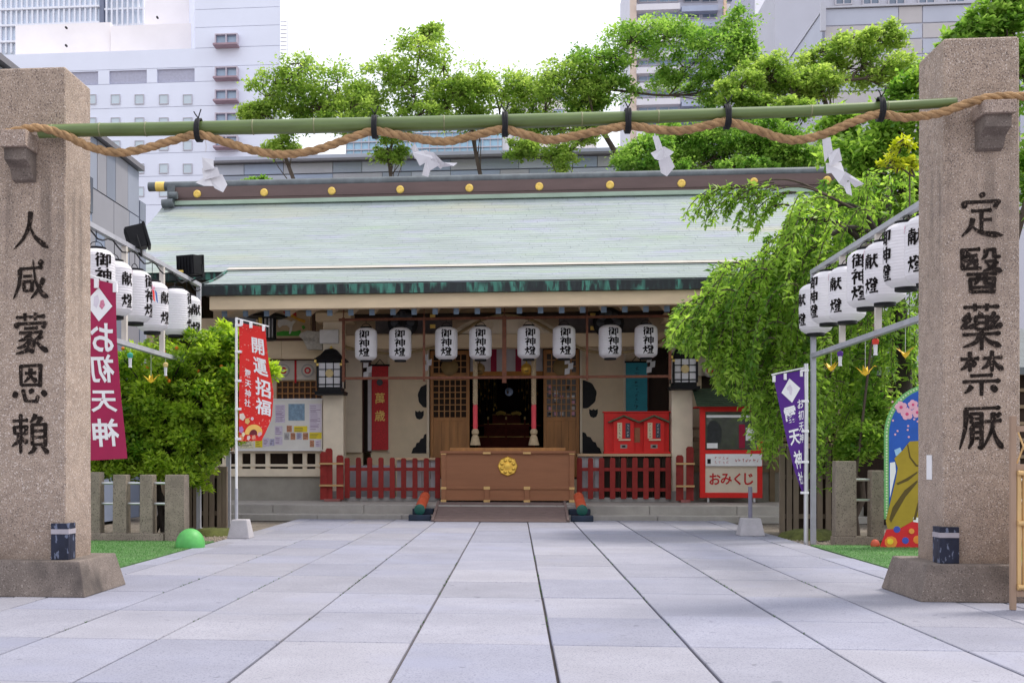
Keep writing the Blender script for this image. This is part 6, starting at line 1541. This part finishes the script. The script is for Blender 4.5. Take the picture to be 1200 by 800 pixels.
def back_tree(label, base_px, blobs, leafm, n_pad, per_pad, Y=YT1, forks=1, tr=.15, ln=.17, wd=.10):
    b = at(base_px, 215, Y); return tree('garden_tree', label, (b.x, Y, 0), [blob(q[0], q[1], q[2]*1.2, q[3]*1.2, Y+R.uniform(-.8, .8)) for q in blobs], leafm, int(n_pad*1.7), int(per_pad*(.70 if leafm is LEAF_Y else .80 if Y > 42 else 1.05)), ln*.76, wd*.76, tr*1.0, 'trees behind the shrine roof', forks)
back_tree('airy pale green tree in front of the white office block', 385, [(320, 105, 38, 26), (352, 85, 36, 30), (395, 105, 40, 30), (345, 140, 36, 22), (410, 135, 36, 26), (300, 130, 22, 14), (330, 172, 26, 14), (372, 130, 34, 24), (428, 108, 28, 20)], LEAF_Y, 15, 125, forks=2)
back_tree('tallest airy yellow-green tree, behind the roof beside the narrow gap of sky', 452, [(455, 85, 34, 22), (490, 55, 34, 26), (505, 40, 16, 12), (480, 100, 40, 28), (520, 90, 34, 30), (430, 120, 34, 24), (525, 125, 34, 26), (465, 150, 34, 20), (455, 180, 24, 16), (545, 108, 26, 22), (500, 125, 34, 22)], LEAF_Y, 14, 115, Y=42, forks=2)
back_tree('small yellow-green tree with sparse crown over the blue glass building', 552, [(556, 98, 30, 22), (580, 110, 36, 26), (608, 102, 32, 24), (625, 118, 26, 26), (550, 138, 28, 18), (610, 140, 28, 20)], LEAF_Y, 14, 115, Y=42.5)
back_tree('slim green tree leaning over the grey panelled wall', 655, [(640, 98, 30, 28), (668, 92, 32, 26), (690, 108, 30, 24), (640, 150, 30, 22), (660, 180, 26, 22), (688, 150, 22, 20), (610, 175, 22, 14)], LEAF_Y, 14, 120, Y=41.5)
back_tree('broad spreading green tree in front of the apartment tower', 770, [(700, 75, 40, 26), (740, 50, 44, 30), (785, 40, 46, 28), (830, 55, 42, 32), (865, 35, 26, 26), (715, 105, 36, 20), (800, 85, 44, 22), (690, 125, 24, 16), (840, 105, 34, 22), (870, 70, 20, 22)], LEAF_G, 15, 135, Y=43, forks=3, tr=.2)
back_tree('rounded dense bright green tree behind the roof ridge', 840, [(760, 182, 42, 24), (800, 165, 44, 24), (850, 170, 48, 30), (900, 165, 44, 28), (930, 185, 34, 20), (775, 200, 40, 14), (850, 198, 60, 14)], LEAF_G, 26, 190, Y=39, ln=.15)
back_tree('compact bright yellow-green tree below the apartment tower', 905, [(870, 105, 30, 20), (900, 88, 36, 24), (930, 100, 30, 24), (885, 128, 40, 16), (925, 128, 30, 14)], LEAF_Y, 20, 170, Y=40)
back_tree('feathery yellow-green tree before the panelled balcony building', 1000, [(965, 65, 36, 20), (1000, 50, 34, 18), (1035, 45, 26, 18), (1010, 80, 44, 22), (960, 95, 30, 22), (1050, 85, 30, 26)], LEAF_Y, 17, 130, Y=41)
tree('garden_tree', 'leafy green tree rising behind the screen-side pillar', (at(1070, 500, 27).x, 27, 0), [blob(1050, 150, 46, 40, 27), blob(1010, 190, 46, 40, 27), blob(1085, 110, 40, 40, 27), blob(1060, 220, 56, 40, 27), blob(1110, 180, 50, 50, 27), blob(985, 150, 36, 26, 28), blob(1000, 240, 50, 40, 27)], LEAF_D, 22, 150, .15, .085, .2, 'trees behind the shrine roof')
tree('garden_tree', 'tree with spray of leaves above the screen-side pillar top', (at(1165, 500, 30).x, 30, 0), [blob(1150, 25, 36, 22, 30), blob(1190, 30, 30, 30, 30), blob(1120, 50, 26, 14, 30), blob(1180, -10, 30, 20, 30), blob(1200, 90, 40, 60, 30), blob(1215, 200, 40, 70, 30)], LEAF_G, 16, 90, .2, .11, .18, 'trees behind the shrine roof')
sh = at(305, 214, 38); tree('low_shrub', 'small rounded shrub top peeping over the roof ridge', (sh.x, 38, 6.5), [blob(305, 216, 22, 8, 38)], LEAF_G, 20, 150, .14, .08, .05, cat='shrub')
m_ = MB(); m_.box(sh.x-.9, sh.x+.9, 37.6, 38.6, 0, 6.6); m_.build('planter_wall', STEP, None, label='stone planter block hidden behind the roof ridge below the shrub', cat='planter')
# yellow-lit leaves near the pillar, the light put into the leaf colour
tree('maple_shrub', 'slender tree with yellow light coloured into its leaves beside the screen-side pillar', (at(1058, 560, 17.6).x, 20.4, 0), [blob(1055, 170, 16, 14, 20.4), blob(1048, 190, 18, 12, 20.4), blob(1066, 195, 10, 16, 20.4)], leaf_mat('leaf_yellow_lit', (.30, .36, .02), (.58, .60, .06), .5), 9, 16, .11, .06, .022)

# weeping tree beside the rack
YW2 = 21.3
wt = thing('weeping_tree', 'weeping tree with long drooping leafy branches beside the lantern rack', 'tree', (at(1062, 600, YW2).x, YW2, 0))
base = Vector(wt.location); top = at(1035, 255, YW2)
tr = MB()
tr.tube(catmull([base+Vector((0, 0, -.1)), base+Vector((-.1, 0, .9)), at(1058, 430, YW2), at(1050, 340, YW2), top], 5), [.2-.005*i for i in range(21)], 10)
def topy(px):
    P = [(778, 372), (800, 348), (822, 322), (850, 304), (885, 282), (905, 262), (922, 238), (960, 215), (1010, 200), (1090, 190)]
    return float(np.interp(px, [p[0] for p in P], [p[1] for p in P]))
def boty(px):
    P = [(778, 388), (800, 396), (830, 402), (842, 440), (868, 455), (880, 505), (905, 525), (925, 470), (945, 480), (955, 560), (1000, 560), (1010, 500), (1090, 520)]
    return float(np.interp(px, [p[0] for p in P], [p[1] for p in P]))
limbs = []
for (px, py, dY) in ((940, 258, -.9), (900, 330, -.4), (940, 300, -1.0), (985, 240, .3), (1000, 300, -1.2), (905, 370, .4), (1075, 240, .2), (1040, 220, .9), (960, 370, .6)):
    e = at(px, py, YW2+dY); s_ = at(1052-R.uniform(0, 12), R.uniform(270, 370), YW2); mid_ = s_.lerp(e, .5)+Vector((0, 0, .35))
    pth = catmull([s_, mid_, e, e+Vector((-.25 if px < 1040 else .2, 0, -.35))], 6); limbs.append(pth); tr.tube(pth, [.06*(1-i/len(pth))+.008 for i in range(len(pth))], 7)
tw = MB(); V_ = []; T_ = []
def strand(p0, ln_px, lean, tone, dens=1.0):
    n_ = max(5, int(ln_px/4)); L_ = ln_px*YW2/1386; pts = []
    lx = lean*L_; ly = R.uniform(-.25, .15)*L_
    for i in range(n_+1):
        q = i/n_; pts.append(p0+Vector((lx*(1-(1-q)**2)*.8, ly*q, L_*.10*math.sin(min(1, q*2.2)*math.pi)*(1-q)-L_*(q**1.5))))
    tw.tube(pts, [.009*(1-i/(n_+1))+.0025 for i in range(n_+1)], 4, caps=False)
    P = np.array([tuple(p) for p in pts]); m = int(n_*5.6*dens); f = NR.uniform(.05, 1, m)*n_; i = np.minimum(f.astype(int), n_-1); fr = (f-i)[:, None]
    pos = P[i]*(1-fr)+P[i+1]*fr; dirs = P[i+1]-P[i]; dirs /= np.linalg.norm(dirs, axis=1)[:, None]+1e-9
    side = NR.normal(0, 1, (m, 3)); side[:, 2] *= .3; side /= np.linalg.norm(side, axis=1)[:, None]
    pos = pos+NR.normal(0, .03, (m, 3))
    V_.append(leaf_cloud(pos, .115, .048, .25, axis=dirs*.6+side*.8+np.array([0, 0, -.35]))); T_.append(np.clip(tone+NR.normal(0, .16, m), 0, 1))
for k in range(760):
    px = R.choice([R.uniform(782, 960), R.uniform(860, 1090), R.uniform(800, 1010)]); a, b = topy(px), boty(px); span = b-a
    if span < 12: continue
    ys_ = a+14*math.sin(px*.21)*math.sin(px*.07)+span*R.uniform(0, .86)**1.1; ln_ = min(R.choice([R.uniform(26, 60), R.uniform(50, 110)]), (b-ys_)*1.02+12*R.random()+4)
    dY = R.uniform(-1.3, 1.6) if px < 960 else R.uniform(-.7, 1.9)
    lean = R.uniform(-1.25, -.15) if px < 880 else R.uniform(-.8, -.1) if px < 1010 else R.uniform(-.4, .3)
    p0 = at(px+R.uniform(0, 8)-lean*ln_*.72, ys_, YW2+dY); strand(p0, ln_, lean, R.choice([R.uniform(.05, .35), R.uniform(.3, .6), R.uniform(.5, 1), R.uniform(.6, 1)]))
for (px, py) in ((872, 225), (880, 220), (866, 232), (900, 218), (890, 232), (905, 232), (858, 222), (925, 225), (915, 240), (846, 226)):   # spray reaching over the roof
    for k in range(3): strand(at(px+R.uniform(0, 14), py+R.uniform(-6, 4), YW2-.4), R.uniform(22, 36), R.uniform(-1.6, -.8), R.uniform(.35, .85))
for (a, b, c_, d) in ((940, 215, 872, 218), (960, 225, 900, 225)):
    tw.tube(catmull([at(a+60, b+30, YW2-.3), at(a, b, YW2-.35), at((a+c_)/2, (b+d)/2-6, YW2-.4), at(c_, d, YW2-.4)], 5), [.026-.0013*i for i in range(16)], 6)
tr.build('trunk', BARKD, wt, smooth=True); tw.build('hanging_twigs', BARK, wt, kind='stuff')
v = np.concatenate(V_); tag(np_mesh('crown', v, np.arange(len(v)).reshape(-1, 4), LEAF_D, wt, np.concatenate(T_)), kind='stuff')

# orange-fruited bush
YU = 20.6
bt = thing('citrus_bush', 'bright green bush dotted with small orange fruit behind the stone fence', 'bush', (at(195, 620, YU).x, YU, 0))
V_ = []; T_ = []; tr = MB()
pads = []
for k in range(760):
    px = R.uniform(92, 300); tp = np.interp(px, [96, 130, 170, 215, 245, 275, 295, 312], [440, 425, 405, 392, 388, 392, 415, 440]); bt_ = np.interp(px, [96, 140, 190, 225, 245, 262, 290, 312], [548, 556, 556, 570, 545, 522, 505, 470])
    py = tp+(bt_-tp)*R.random()**.85
    q = abs(px-200)/115; dep = math.sqrt(max(.05, 1-min(.95, q*q*.9)))*1.35
    pads.append((at(px, py, YU+R.uniform(-dep, dep*.6)), R.uniform(.12, .24), R.choice([R.uniform(.05, .4), R.uniform(.35, .75), R.uniform(.6, 1)])))
for px, py in ((262, 382), (268, 388), (256, 392), (318, 432), (320, 440), (312, 428), (306, 455), (303, 475), (322, 436), (240, 572), (233, 562)): pads.append((at(px, py, YU-.4), .12, .9))
for (pc, pr, tone) in pads:
    nn = int(95*R.uniform(.7, 1.3)); u = NR.normal(0, 1, (nn, 3)); u /= np.linalg.norm(u, axis=1)[:, None]; u *= (NR.uniform(.2, 1, nn)**.5)[:, None]; u[:, 2] *= .7
    V_.append(leaf_cloud(np.array(pc)+u*pr, .10, .05, .5, axis=u*1.0+np.array([0, 0, .5]))); T_.append(np.clip(tone+NR.normal(0, .18, nn)+u[:, 2]*.15, 0, 1))
    if R.random() < .3: s_ = at(R.uniform(170, 230), 520, YU); tr.tube([s_, s_.lerp(pc, .5)+Vector((0, 0, .1)), pc], [.03, .02, .008], 5)
for k in range(4): tr.tube([Vector(bt.location)+Vector((R.uniform(-.3, .3), R.uniform(-.2, .2), -.1)), at(195+R.uniform(-30, 30), 540, YU), at(195+R.uniform(-60, 60), 480, YU)], [.07, .055, .03], 7)
tr.build('trunk', BARKD, bt, smooth=True)
v = np.concatenate(V_); tag(np_mesh('crown', v, np.arange(len(v)).reshape(-1, 4), LEAF_B, bt, np.concatenate(T_)), kind='stuff')
for k in range(14):
    px, py = R.uniform(130, 290), R.uniform(400, 500); p = at(px, py, YU-1.2+abs(px-200)/115*.7)
    m_ = MB(); m_.lathe([(.004, -.033), (.022, -.026), (.034, 0), (.022, .026), (.004, .033)], 9, tuple(p)); m_.build('fruit', mat('orange_fruit', (.75, .22, .02), .45, .1, 9), bt, smooth=True)
# low shade shrubs behind the fence under the weeping tree
for px, lb in ((1005, 'dark low shrub behind the stone fence near the purple banner'), (1058, 'dark low shrub behind the arched picture board')):
    tree('low_shrub', lb, (at(px, 610, 20.6).x, 20.6, 0), [blob(px, 515, 30, 34, 20.6), blob(px+14, 480, 24, 26, 20.8)], LEAF_D, 22, 60, .10, .05, .05, 'low shrubs by the fence', cat='shrub', twigs=False)
# timber outbuilding in the shade of the trees
t = thing('timber_outbuilding', 'dark timber outbuilding in shade behind the weeping tree', 'building', (9.3, 25.5, 0))
m_ = MB(); m_.box(7.6, 12.5, 25.2, 28, -.05, 3.2); m_.build('wall', DARKIN, t)
for k in range(9):
    m_ = MB(); m_.box(7.55, 12.5, 25.12, 25.195, .3+.34*k, .3+.34*k+.07); m_.build('wall_batten', MATS['weathered_timber'], t)
m_ = MB(); m_.prism_x([(24.7, 3.15), (28.3, 4.3), (28.3, 4.15), (24.7, 3.0)], 7.2, 12.9); m_.build('roof', RIDGEC, t)

# ================================================================== buildings
BW = mat('white_cladding', (.76, .785, .90), .6, .04, .3, spec=.4); BWARM = mat('warm_cladding', (.82, .765, .755), .7, .05, .4); PANE = mat('window_blue', (.30, .40, .52), .12, .2, .4, spec=.9)
PANEL = [mat('panel_pale', (.46, .48, .57), .5, .06, .8), mat('panel_blue', (.36, .41, .55), .45, .06, .8), mat('panel_warm', (.44, .43, .48), .55, .06, .8), mat('panel_dim', (.32, .35, .43), .5, .06, .8)]
FRAMEP = mat('sill_mauve', (.38, .26, .30), .6, .1, 2); DIMG = mat('recess_glass', (.22, .27, .32), .15, .3, .5, spec=.8); MULL = mat('mullion', (.50, .48, .52), .5, .05, 3)
def window(par, x0, y0, x1, y1, Y, pane=PANE, frame=MULL, fw=1.2, proud=.12, mull=0, sill=None):
    q = MB(); a = at(x0, y0, Y); b = at(x1, y1, Y); X0_, X1_, Z0_, Z1_ = a.x, b.x, at((x0+x1)/2, y1, Y).z, at((x0+x1)/2, y0, Y).z; w = fw*Y/1386
    q.holes(X0_, X1_, Z0_, Z1_, Y-proud, Y+.02, [(X0_+w, X1_-w, Z0_+w, Z1_-w)])
    for k in range(mull):
        xm = X0_+(X1_-X0_)*(k+1)/(mull+1); q.box(xm-w*.5, xm+w*.5, Y-proud+.01, Y+.01, Z0_+w, Z1_-w)
    f = q.build('window', frame, par)
    q = MB(); q.box(X0_+w, X1_-w, Y-proud*.4, Y-.005, Z0_+w, Z1_-w); q.build('pane', pane, f)
    if sill: q = MB(); q.box(X0_-w*.5, X1_+w*.5, Y-proud*1.8, Y, Z0_-w*1.6, Z0_-.003); q.build('sill', sill, f)
    return f
# white office block
def skew(q, x0, x1, y0, y1, z0, z1):
    """block whose far end is set over, the plot being out of square"""
    s_ = -5.0*(y1-y0)/14
    q.add([(x0, y0, z0), (x1, y0, z0), (x1+s_, y1, z0), (x0+s_, y1, z0), (x0, y0, z1), (x1, y0, z1), (x1+s_, y1, z1), (x0+s_, y1, z1)], [(0,3,2,1),(4,5,6,7),(0,1,5,4),(1,2,6,5),(2,3,7,6),(3,0,4,7)])
YA1 = 85.0
t = thing('office_block', 'white office block with small square windows and stacked bay windows', 'building', (at(160, 500, YA1).x, YA1, 0))
rec = [(60, 115), (128, 172), (184, 228)]
ys_c = [-60, -24, 13, 34, 58, 80, 97, 125.5, 152.5, 179.5, 206.5, 240, 300, 540]
zof = lambda y: at(200, y, YA1).z
Xa, Xm, Xb = at(-120, 100, YA1).x, at(228.5, 100, YA1).x, at(328.5, 100, YA1).x
for k, (y0, y1) in enumerate(zip(ys_c, ys_c[1:])):
    q = MB()
    if y0 < 58: skew(q, Xm, Xb, YA1, YA1+14, zof(y1)+.03, zof(y0))
    elif (y0, y1) == (80, 97): q.holes(Xa, Xb, zof(y1)+.03, zof(y0), YA1, YA1+1.2, [(at(a, 90, YA1).x, at(b, 90, YA1).x, zof(96.5), zof(81))for a, b in rec]); skew(q, Xa, Xb, YA1+2, YA1+14, zof(y1)+.03, zof(y0))
    else: skew(q, Xa, Xb, YA1, YA1+14, max(0, zof(y1)+.03), zof(y0))
    q.build('cladding_course', BW, t)
q = MB(); skew(q, Xa+.2, Xb-.2, YA1+.15, YA1+13.8, 0, zof(60)); q.build('core_wall', mat('seam_grey', (.42, .42, .52), .7), t)
for a, b in rec: 
    q = MB(); q.pbox(a, 81, b, 97, YA1+1.3, .1); rg = q.build('recessed_glazing', DIMG, t)
    for k in range(5):
        x = a+(b-a)*k/4; q = MB(); q.pbox(x-.5, 81, x+.5, 97, YA1+1.15, .12); q.build('mullion', MULL, rg)
    q = MB(); q.pbox(a, 81, b, 85.5, YA1+1.0, .2); q.build('blind', mat('blind', (.42, .36, .36), .7), rg)
q = MB(); q.pbox(129, 86, 137, 97, YA1+1.05, .15); q.build('red_blind', mat('blind_red', (.40, .10, .10), .7), t)
for x in (18, 46, 74, 102, 130, 158, 186.5, 214.5):
    for y in (111, 138, 165, 192, 219): window(t, x, y, x+11, y+11.5, YA1-.01, mat('window_pale', (.52, .60, .66), .15, .1, .4, spec=.8), MULL, .8, .08)
for y in (42, 80.5, 107, 134, 161, 188): window(t, 253.5, y, 280, y+13, YA1-.01, PANE, mat('bay_frame', (.56, .50, .56), .6), 1.3, .5, 1, FRAMEP)
q = MB(); q.box(at(18, 0, YA1+4).x, at(129, 0, YA1+4).x, YA1+4, YA1+12, zof(62), at(80, 28, YA1+4).z); q.build('rooftop_housing', BWARM, t)
q = MB(); q.box(at(129.3, 0, YA1+3.6).x, at(228, 0, YA1+3.6).x, YA1+3.6, YA1+12, zof(62), at(180, 29, YA1+3.6).z); q.build('rooftop_housing', BWARM, t)
q = MB(); q.box(at(170, 0, YA1+6).x, at(228, 0, YA1+6).x, YA1+6, YA1+12, zof(40), at(200, -10, YA1+6).z); q.build('rooftop_housing', mat('pale_warm', (.84, .80, .82), .7, .05, .4), t)
for (x, y) in ((76, 31), (76, 52), (183, 19)):
    q = MB(); q.pbox(x, y, x+1.6, y+2, YA1+3.4, .3); q.build('vent', BLACKM, t)
q = MB()
for k in range(9):
    a = at(329, 26+4.6*k, YA1+1); q.bar(a, a+Vector((.42, 0, 0)), .06, .06)
q.bar(at(336.5, 24, YA1+1), at(336.5, 66, YA1+1), .05, .05, up=(1, 0, 0)); q.build('rung_ladder', MULL, t)
# far glass tower
YG = 190.0; t = thing('glass_tower', 'pale glass tower rising behind the white office block', 'building', (at(80, 500, YG).x, YG, 0))
q = MB(); q.box(at(-60, 0, YG).x, at(117, 0, YG).x, YG, YG+20, 0, at(60, -60, YG).z); q.build('facade', mat('tower_glass', (.66, .73, .83), .3, .1, .2, spec=.6), t)
q = MB(); q.box(at(121, 0, YG).x, at(170, 0, YG).x, YG+1, YG+20, 0, at(60, -60, YG).z); q.build('facade', MATS['tower_glass'], t)
q = MB(); q.pbox(116.5, -50, 121.5, 60, YG-.3, 1.2); q.build('dark_seam', mat('seam_dark', (.18, .2, .28), .5), t)
for k in range(36):
    x = -50+k*6.2
    if 113 < x < 122 or x > 168: continue
    q = MB(); q.pbox(x, -50, x+1.8, 62, YG-.5, .45); q.build('facade_fin', mat('fin', (.80, .81, .88), .6), t)
for y in (-30, -10, 9, 28, 47):
    q = MB(); q.pbox(-60, y, 116, y+2.2, YG-.7, .65); q.build('floor_band', MATS['fin'], t); q = MB(); q.pbox(122, y, 170, y+2.2, YG-.2, .65); q.build('floor_band', MATS['fin'], t)
APANEL = [mat('annex_'+str(i), c_, .5, .06, .8) for i, c_ in enumerate(((.27, .29, .36), (.22, .26, .36), (.27, .265, .30), (.20, .22, .28)))]
# panelled side building close on the bush side
XS = -8.45; t = thing('panelled_annex', 'grey-blue panelled annex wall beside the shrine roof', 'building', (XS-2, 23, 0))
zt_ = atx(163, 195, XS).z; ye = atx(163, 300, XS).y
q = MB(); q.box(XS-5, XS-.05, 17, ye, 0, zt_-.1); q.build('core_wall', mat('annex_core', (.16, .17, .21), .7), t)
zz = [0, 1.2, 2.4, 3.6, 4.45, 5.2, 6.0, 6.75, zt_-.12]; k = 0
for a, b in zip(zz, zz[1:]):
    y = 17.0
    while y < ye-.05:
        w = R.choice([.55, .8, 1.0, 1.0, 1.3]); y2 = min(y+w, ye); q = MB(); q.box(XS-.049, XS+R.choice([0, .0, .004]), y+.012, y2-.012, a+.012, b-.012); q.build('wall_panel', R.choice(APANEL), t); y = y2
q = MB(); q.box(XS-.3, XS+.12, 17, ye+.03, zt_-.11, zt_); q.build('coping', mat('coping_dark', (.17, .16, .18), .5, .1, 3), t)
a = atx(100, 225, XS); q = MB(); q.box(XS+.006, XS+.03, a.y-.3, a.y+.35, a.z-.35, a.z+.35); q.build('window', mat('grey_window', (.10, .11, .14), .2, .1, 2), t)
zc = [0, 1.5, 3, 4.5, 5.6, 6.7, zt_-.75]
for a, b in zip(zc, zc[1:]):
    q = MB(); q.box(XS-.05, at(171, 300, ye+.45).x, ye+.032, ye+.45, a+.01, b-.01); q.build('corner_panel', R.choice(APANEL), t)
# long panelled wall behind the shrine
YL1 = 47.0; t = thing('panelled_wall', 'long grey panelled wall with dark coping behind the roof ridge', 'wall', (at(480, 500, YL1).x, YL1, 0))
X0_, X1_ = at(252, 200, YL1).x, at(735, 200, YL1).x; zof2 = lambda y: at(560, y, YL1).z
q = MB(); q.box(X0_, X1_, YL1+.06, YL1+3, 0, zof2(186)); q.build('core_wall', MATS['annex_core'], t)
for (y0, y1, s_) in ((186, 199, 0), (199.6, 222, 1), (222.6, 260, 0)):
    px = 252.0; k = s_
    while px < 734:
        w = (34, 46, 58)[(k*7+s_) % 3]; q = MB(); q.box(at(px, 200, YL1).x+.012, min(X1_, at(px+w, 200, YL1).x)-.012, YL1, YL1+.055, zof2(y1)+.02, zof2(y0)-.01); q.build('wall_panel', PANEL[(k*5+s_*2) % 4], t); px += w; k += 1
q = MB(); q.box(X0_-.1, X1_+.1, YL1-.3, YL1+3, zof2(185.8), zof2(183)); q.build('coping', mat('coping_dark', (.17, .16, .18)), t)
q = MB(); q.box(X0_, X1_, YL1-.05, YL1+3, zof2(182.9), zof2(177)); q.build('parapet_cap', PANEL[0], t)
# blue glass building
YBG = 130.0; t = thing('blue_glass_building', 'low blue glass building seen under the tree crowns', 'building', (at(500, 500, YBG).x, YBG, 0))
q = MB(); q.box(at(405, 0, YBG).x, at(588, 0, YBG).x, YBG, YBG+10, 0, at(500, 146, YBG).z); q.build('facade', mat('glass_cyan', (.34, .56, .70), .15, .15, .15, spec=.8), t)
for k in range(21):
    x = 405+8.9*k; q = MB(); q.pbox(x, 146, x+1, 200, YBG-.2, .19); q.build('mullion', MULL, t)
for y in (146, 155, 164, 173, 182, 191):
    q = MB(); q.pbox(405, y, 588, y+1.1, YBG-.3, .29); q.build('floor_band', MULL, t)
q = MB(); q.box(at(588.4, 0, YBG).x, at(700, 0, YBG).x, YBG+1, YBG+12, 0, at(640, 98, YBG).z); q.build('stair_tower', BWARM, t)
for k in range(4):
    for j in range(3): window(t, 600+24*k, 106+22*j, 613+24*k, 118+22*j, YBG+.99, PANE, MULL, .8, .15)
# apartment tower
YAP = 215.0; t = thing('apartment_tower', 'tall apartment tower with banded balconies behind the spreading tree', 'building', (at(812, 500, YAP).x, YAP, 0))
q = MB(); q.box(at(741, 0, YAP).x, at(884, 0, YAP).x, YAP, YAP+25, 0, at(810, -60, YAP).z); q.build('core_wall', mat('tower_core', (.56, .56, .64), .6, .05, .2), t)
q = MB(); q.box(at(738, 0, YAP).x, at(745, 0, YAP).x, YAP-1.5, YAP-.01, 0, at(810, -60, YAP).z); q.build('beige_pier', mat('pier_beige', (.62, .50, .42), .7, .05, .3), t)
q = MB(); q.box(at(844.5, 0, YAP).x, at(847.5, 0, YAP).x, YAP-3.4, YAP-2.6, 0, at(810, -60, YAP).z); q.build('hoist_mast', mat('mast_tan', (.70, .50, .36), .6), t)
for k in range(11):
    y = -14+18.5*k
    q = MB(); q.pbox(746, y, 797, y+7, YAP-2, 1.98); q.build('balcony', mat('balcony_white', (.68, .66, .70), .6, .04, .3), t)
    q = MB(); q.pbox(799, y+2, 842, y+8.5, YAP-2, 1.98); q.build('balcony', mat('balcony_blue', (.36, .40, .52), .4, .1, .3), t)
    q = MB(); q.pbox(849, y, 884, y+7, YAP-2, 1.98); q.build('balcony', MATS['balcony_white'], t)
    for (a, b) in ((748, 770), (772, 795), (801, 820), (822, 841), (851, 866), (868, 882)): window(t, a, y+7.6, b, y+17.5, YAP-.02, PANE if a < 800 else mat('glass_dark', (.13, .17, .24), .12, .2, .3, spec=.9), MULL, .9, .2, 1)
# balcony building on the pillar side
YRB = 55.0; XB = at(967, 10, YRB).x
t = thing('balcony_building', 'grey building with panelled balcony parapet behind the feathery tree', 'building', (XB+8, YRB+5, 0))
zP = at(967, 9, YRB).z; X2 = at(1330, 10, YRB).x
zr = lambda y: at(1080, y, YRB).z
q = MB(); q.box(XB+.06, X2, YRB+.06, YRB+1.0, 0, zr(5)-.1); q.build('core_wall', mat('tower_core', (.5, .5, .5)), t)
rows = [(7, 27), (27.5, 45), (45.5, 63), (63.5, 83), (83.5, 105), (105.5, 130), (130.5, 160), (160.5, 200)]
for j, (y0, y1) in enumerate(rows):
    px = 967.0; k = 0
    while px < 1330:
        w = (86, 28)[k % 2]; q = MB(); q.box(at(px, 50, YRB).x+.02, min(X2, at(px+w, 50, YRB).x)-.02, YRB, YRB+.055, zr(y1)+.02, zr(y0)-.02); q.build('parapet_panel', (PANEL[0] if (j+k) % 2 == 0 else mat('panel_stone', (.50, .47, .48), .7, .06, 1)), t); px += w; k += 1
q = MB(); q.box(XB-.1, X2, YRB-.12, YRB+.35, zr(6.8), zr(4.6)); q.build('handrail', mat('rail_grey', (.48, .48, .54), .4, .05, 3), t)
q = MB(); q.box(XB-.05, XB+.05, YRB+.36, YRB+9, zr(40), zr(6.5)); q.build('side_parapet', PANEL[0], t)
q = MB(); q.box(XB-.1, XB+.15, YRB+.36, YRB+9, zr(6.4), zr(4.6)); q.build('side_handrail', MATS['rail_grey'], t)
q = MB(); q.box(XB-.3, X2, YRB+9, YRB+20, 0, at(1080, -120, YRB).z); q.build('set_back_wall', mat('grey_wall', (.50, .50, .56), .6, .05, .4), t)
for k, x in enumerate((978, 1010, 1040, 1075, 1110, 1150)): window(t, x, -25, x+20, 7, YRB+8.98, mat('glass_dark', (.13, .17, .24)), MULL, 1.2, .15, 1)
q = MB(); q.pbox(962, 3, 968, 36, YRB-.3, .17); q.build('pipe_post', MATS['rail_grey'], t)
for x in (942, 950, 958): 
    q = MB(); q.pbox(x, 72, x+3.4, 200, YRB+12, .4); q.build('pilaster', R.choice([PANEL[1], MULL, PANEL[3]]), t)
# tall pale slab next to it
YPS = 78.0; t = thing('pale_slab_block', 'tall pale windowless block between apartment tower and balcony building', 'building', (at(915, 500, YPS).x, YPS, 0))
q = MB(); q.box(at(886, 0, YPS).x, at(1000, 0, YPS).x, YPS, YPS+18, 0, at(920, -60, YPS).z); q.build('core_wall', MATS['seam_grey'], t)
px = 884.0
for k in range(5):
    q = MB(); q.box(at(px, 0, YPS).x+.02, at(px+18, 0, YPS).x-.02, YPS-.25, YPS-.01, 0, at(920, -60, YPS).z); q.build('wall_panel', mat('slab_white', (.80, .79, .83), .6, .05, .3), t); px += 18
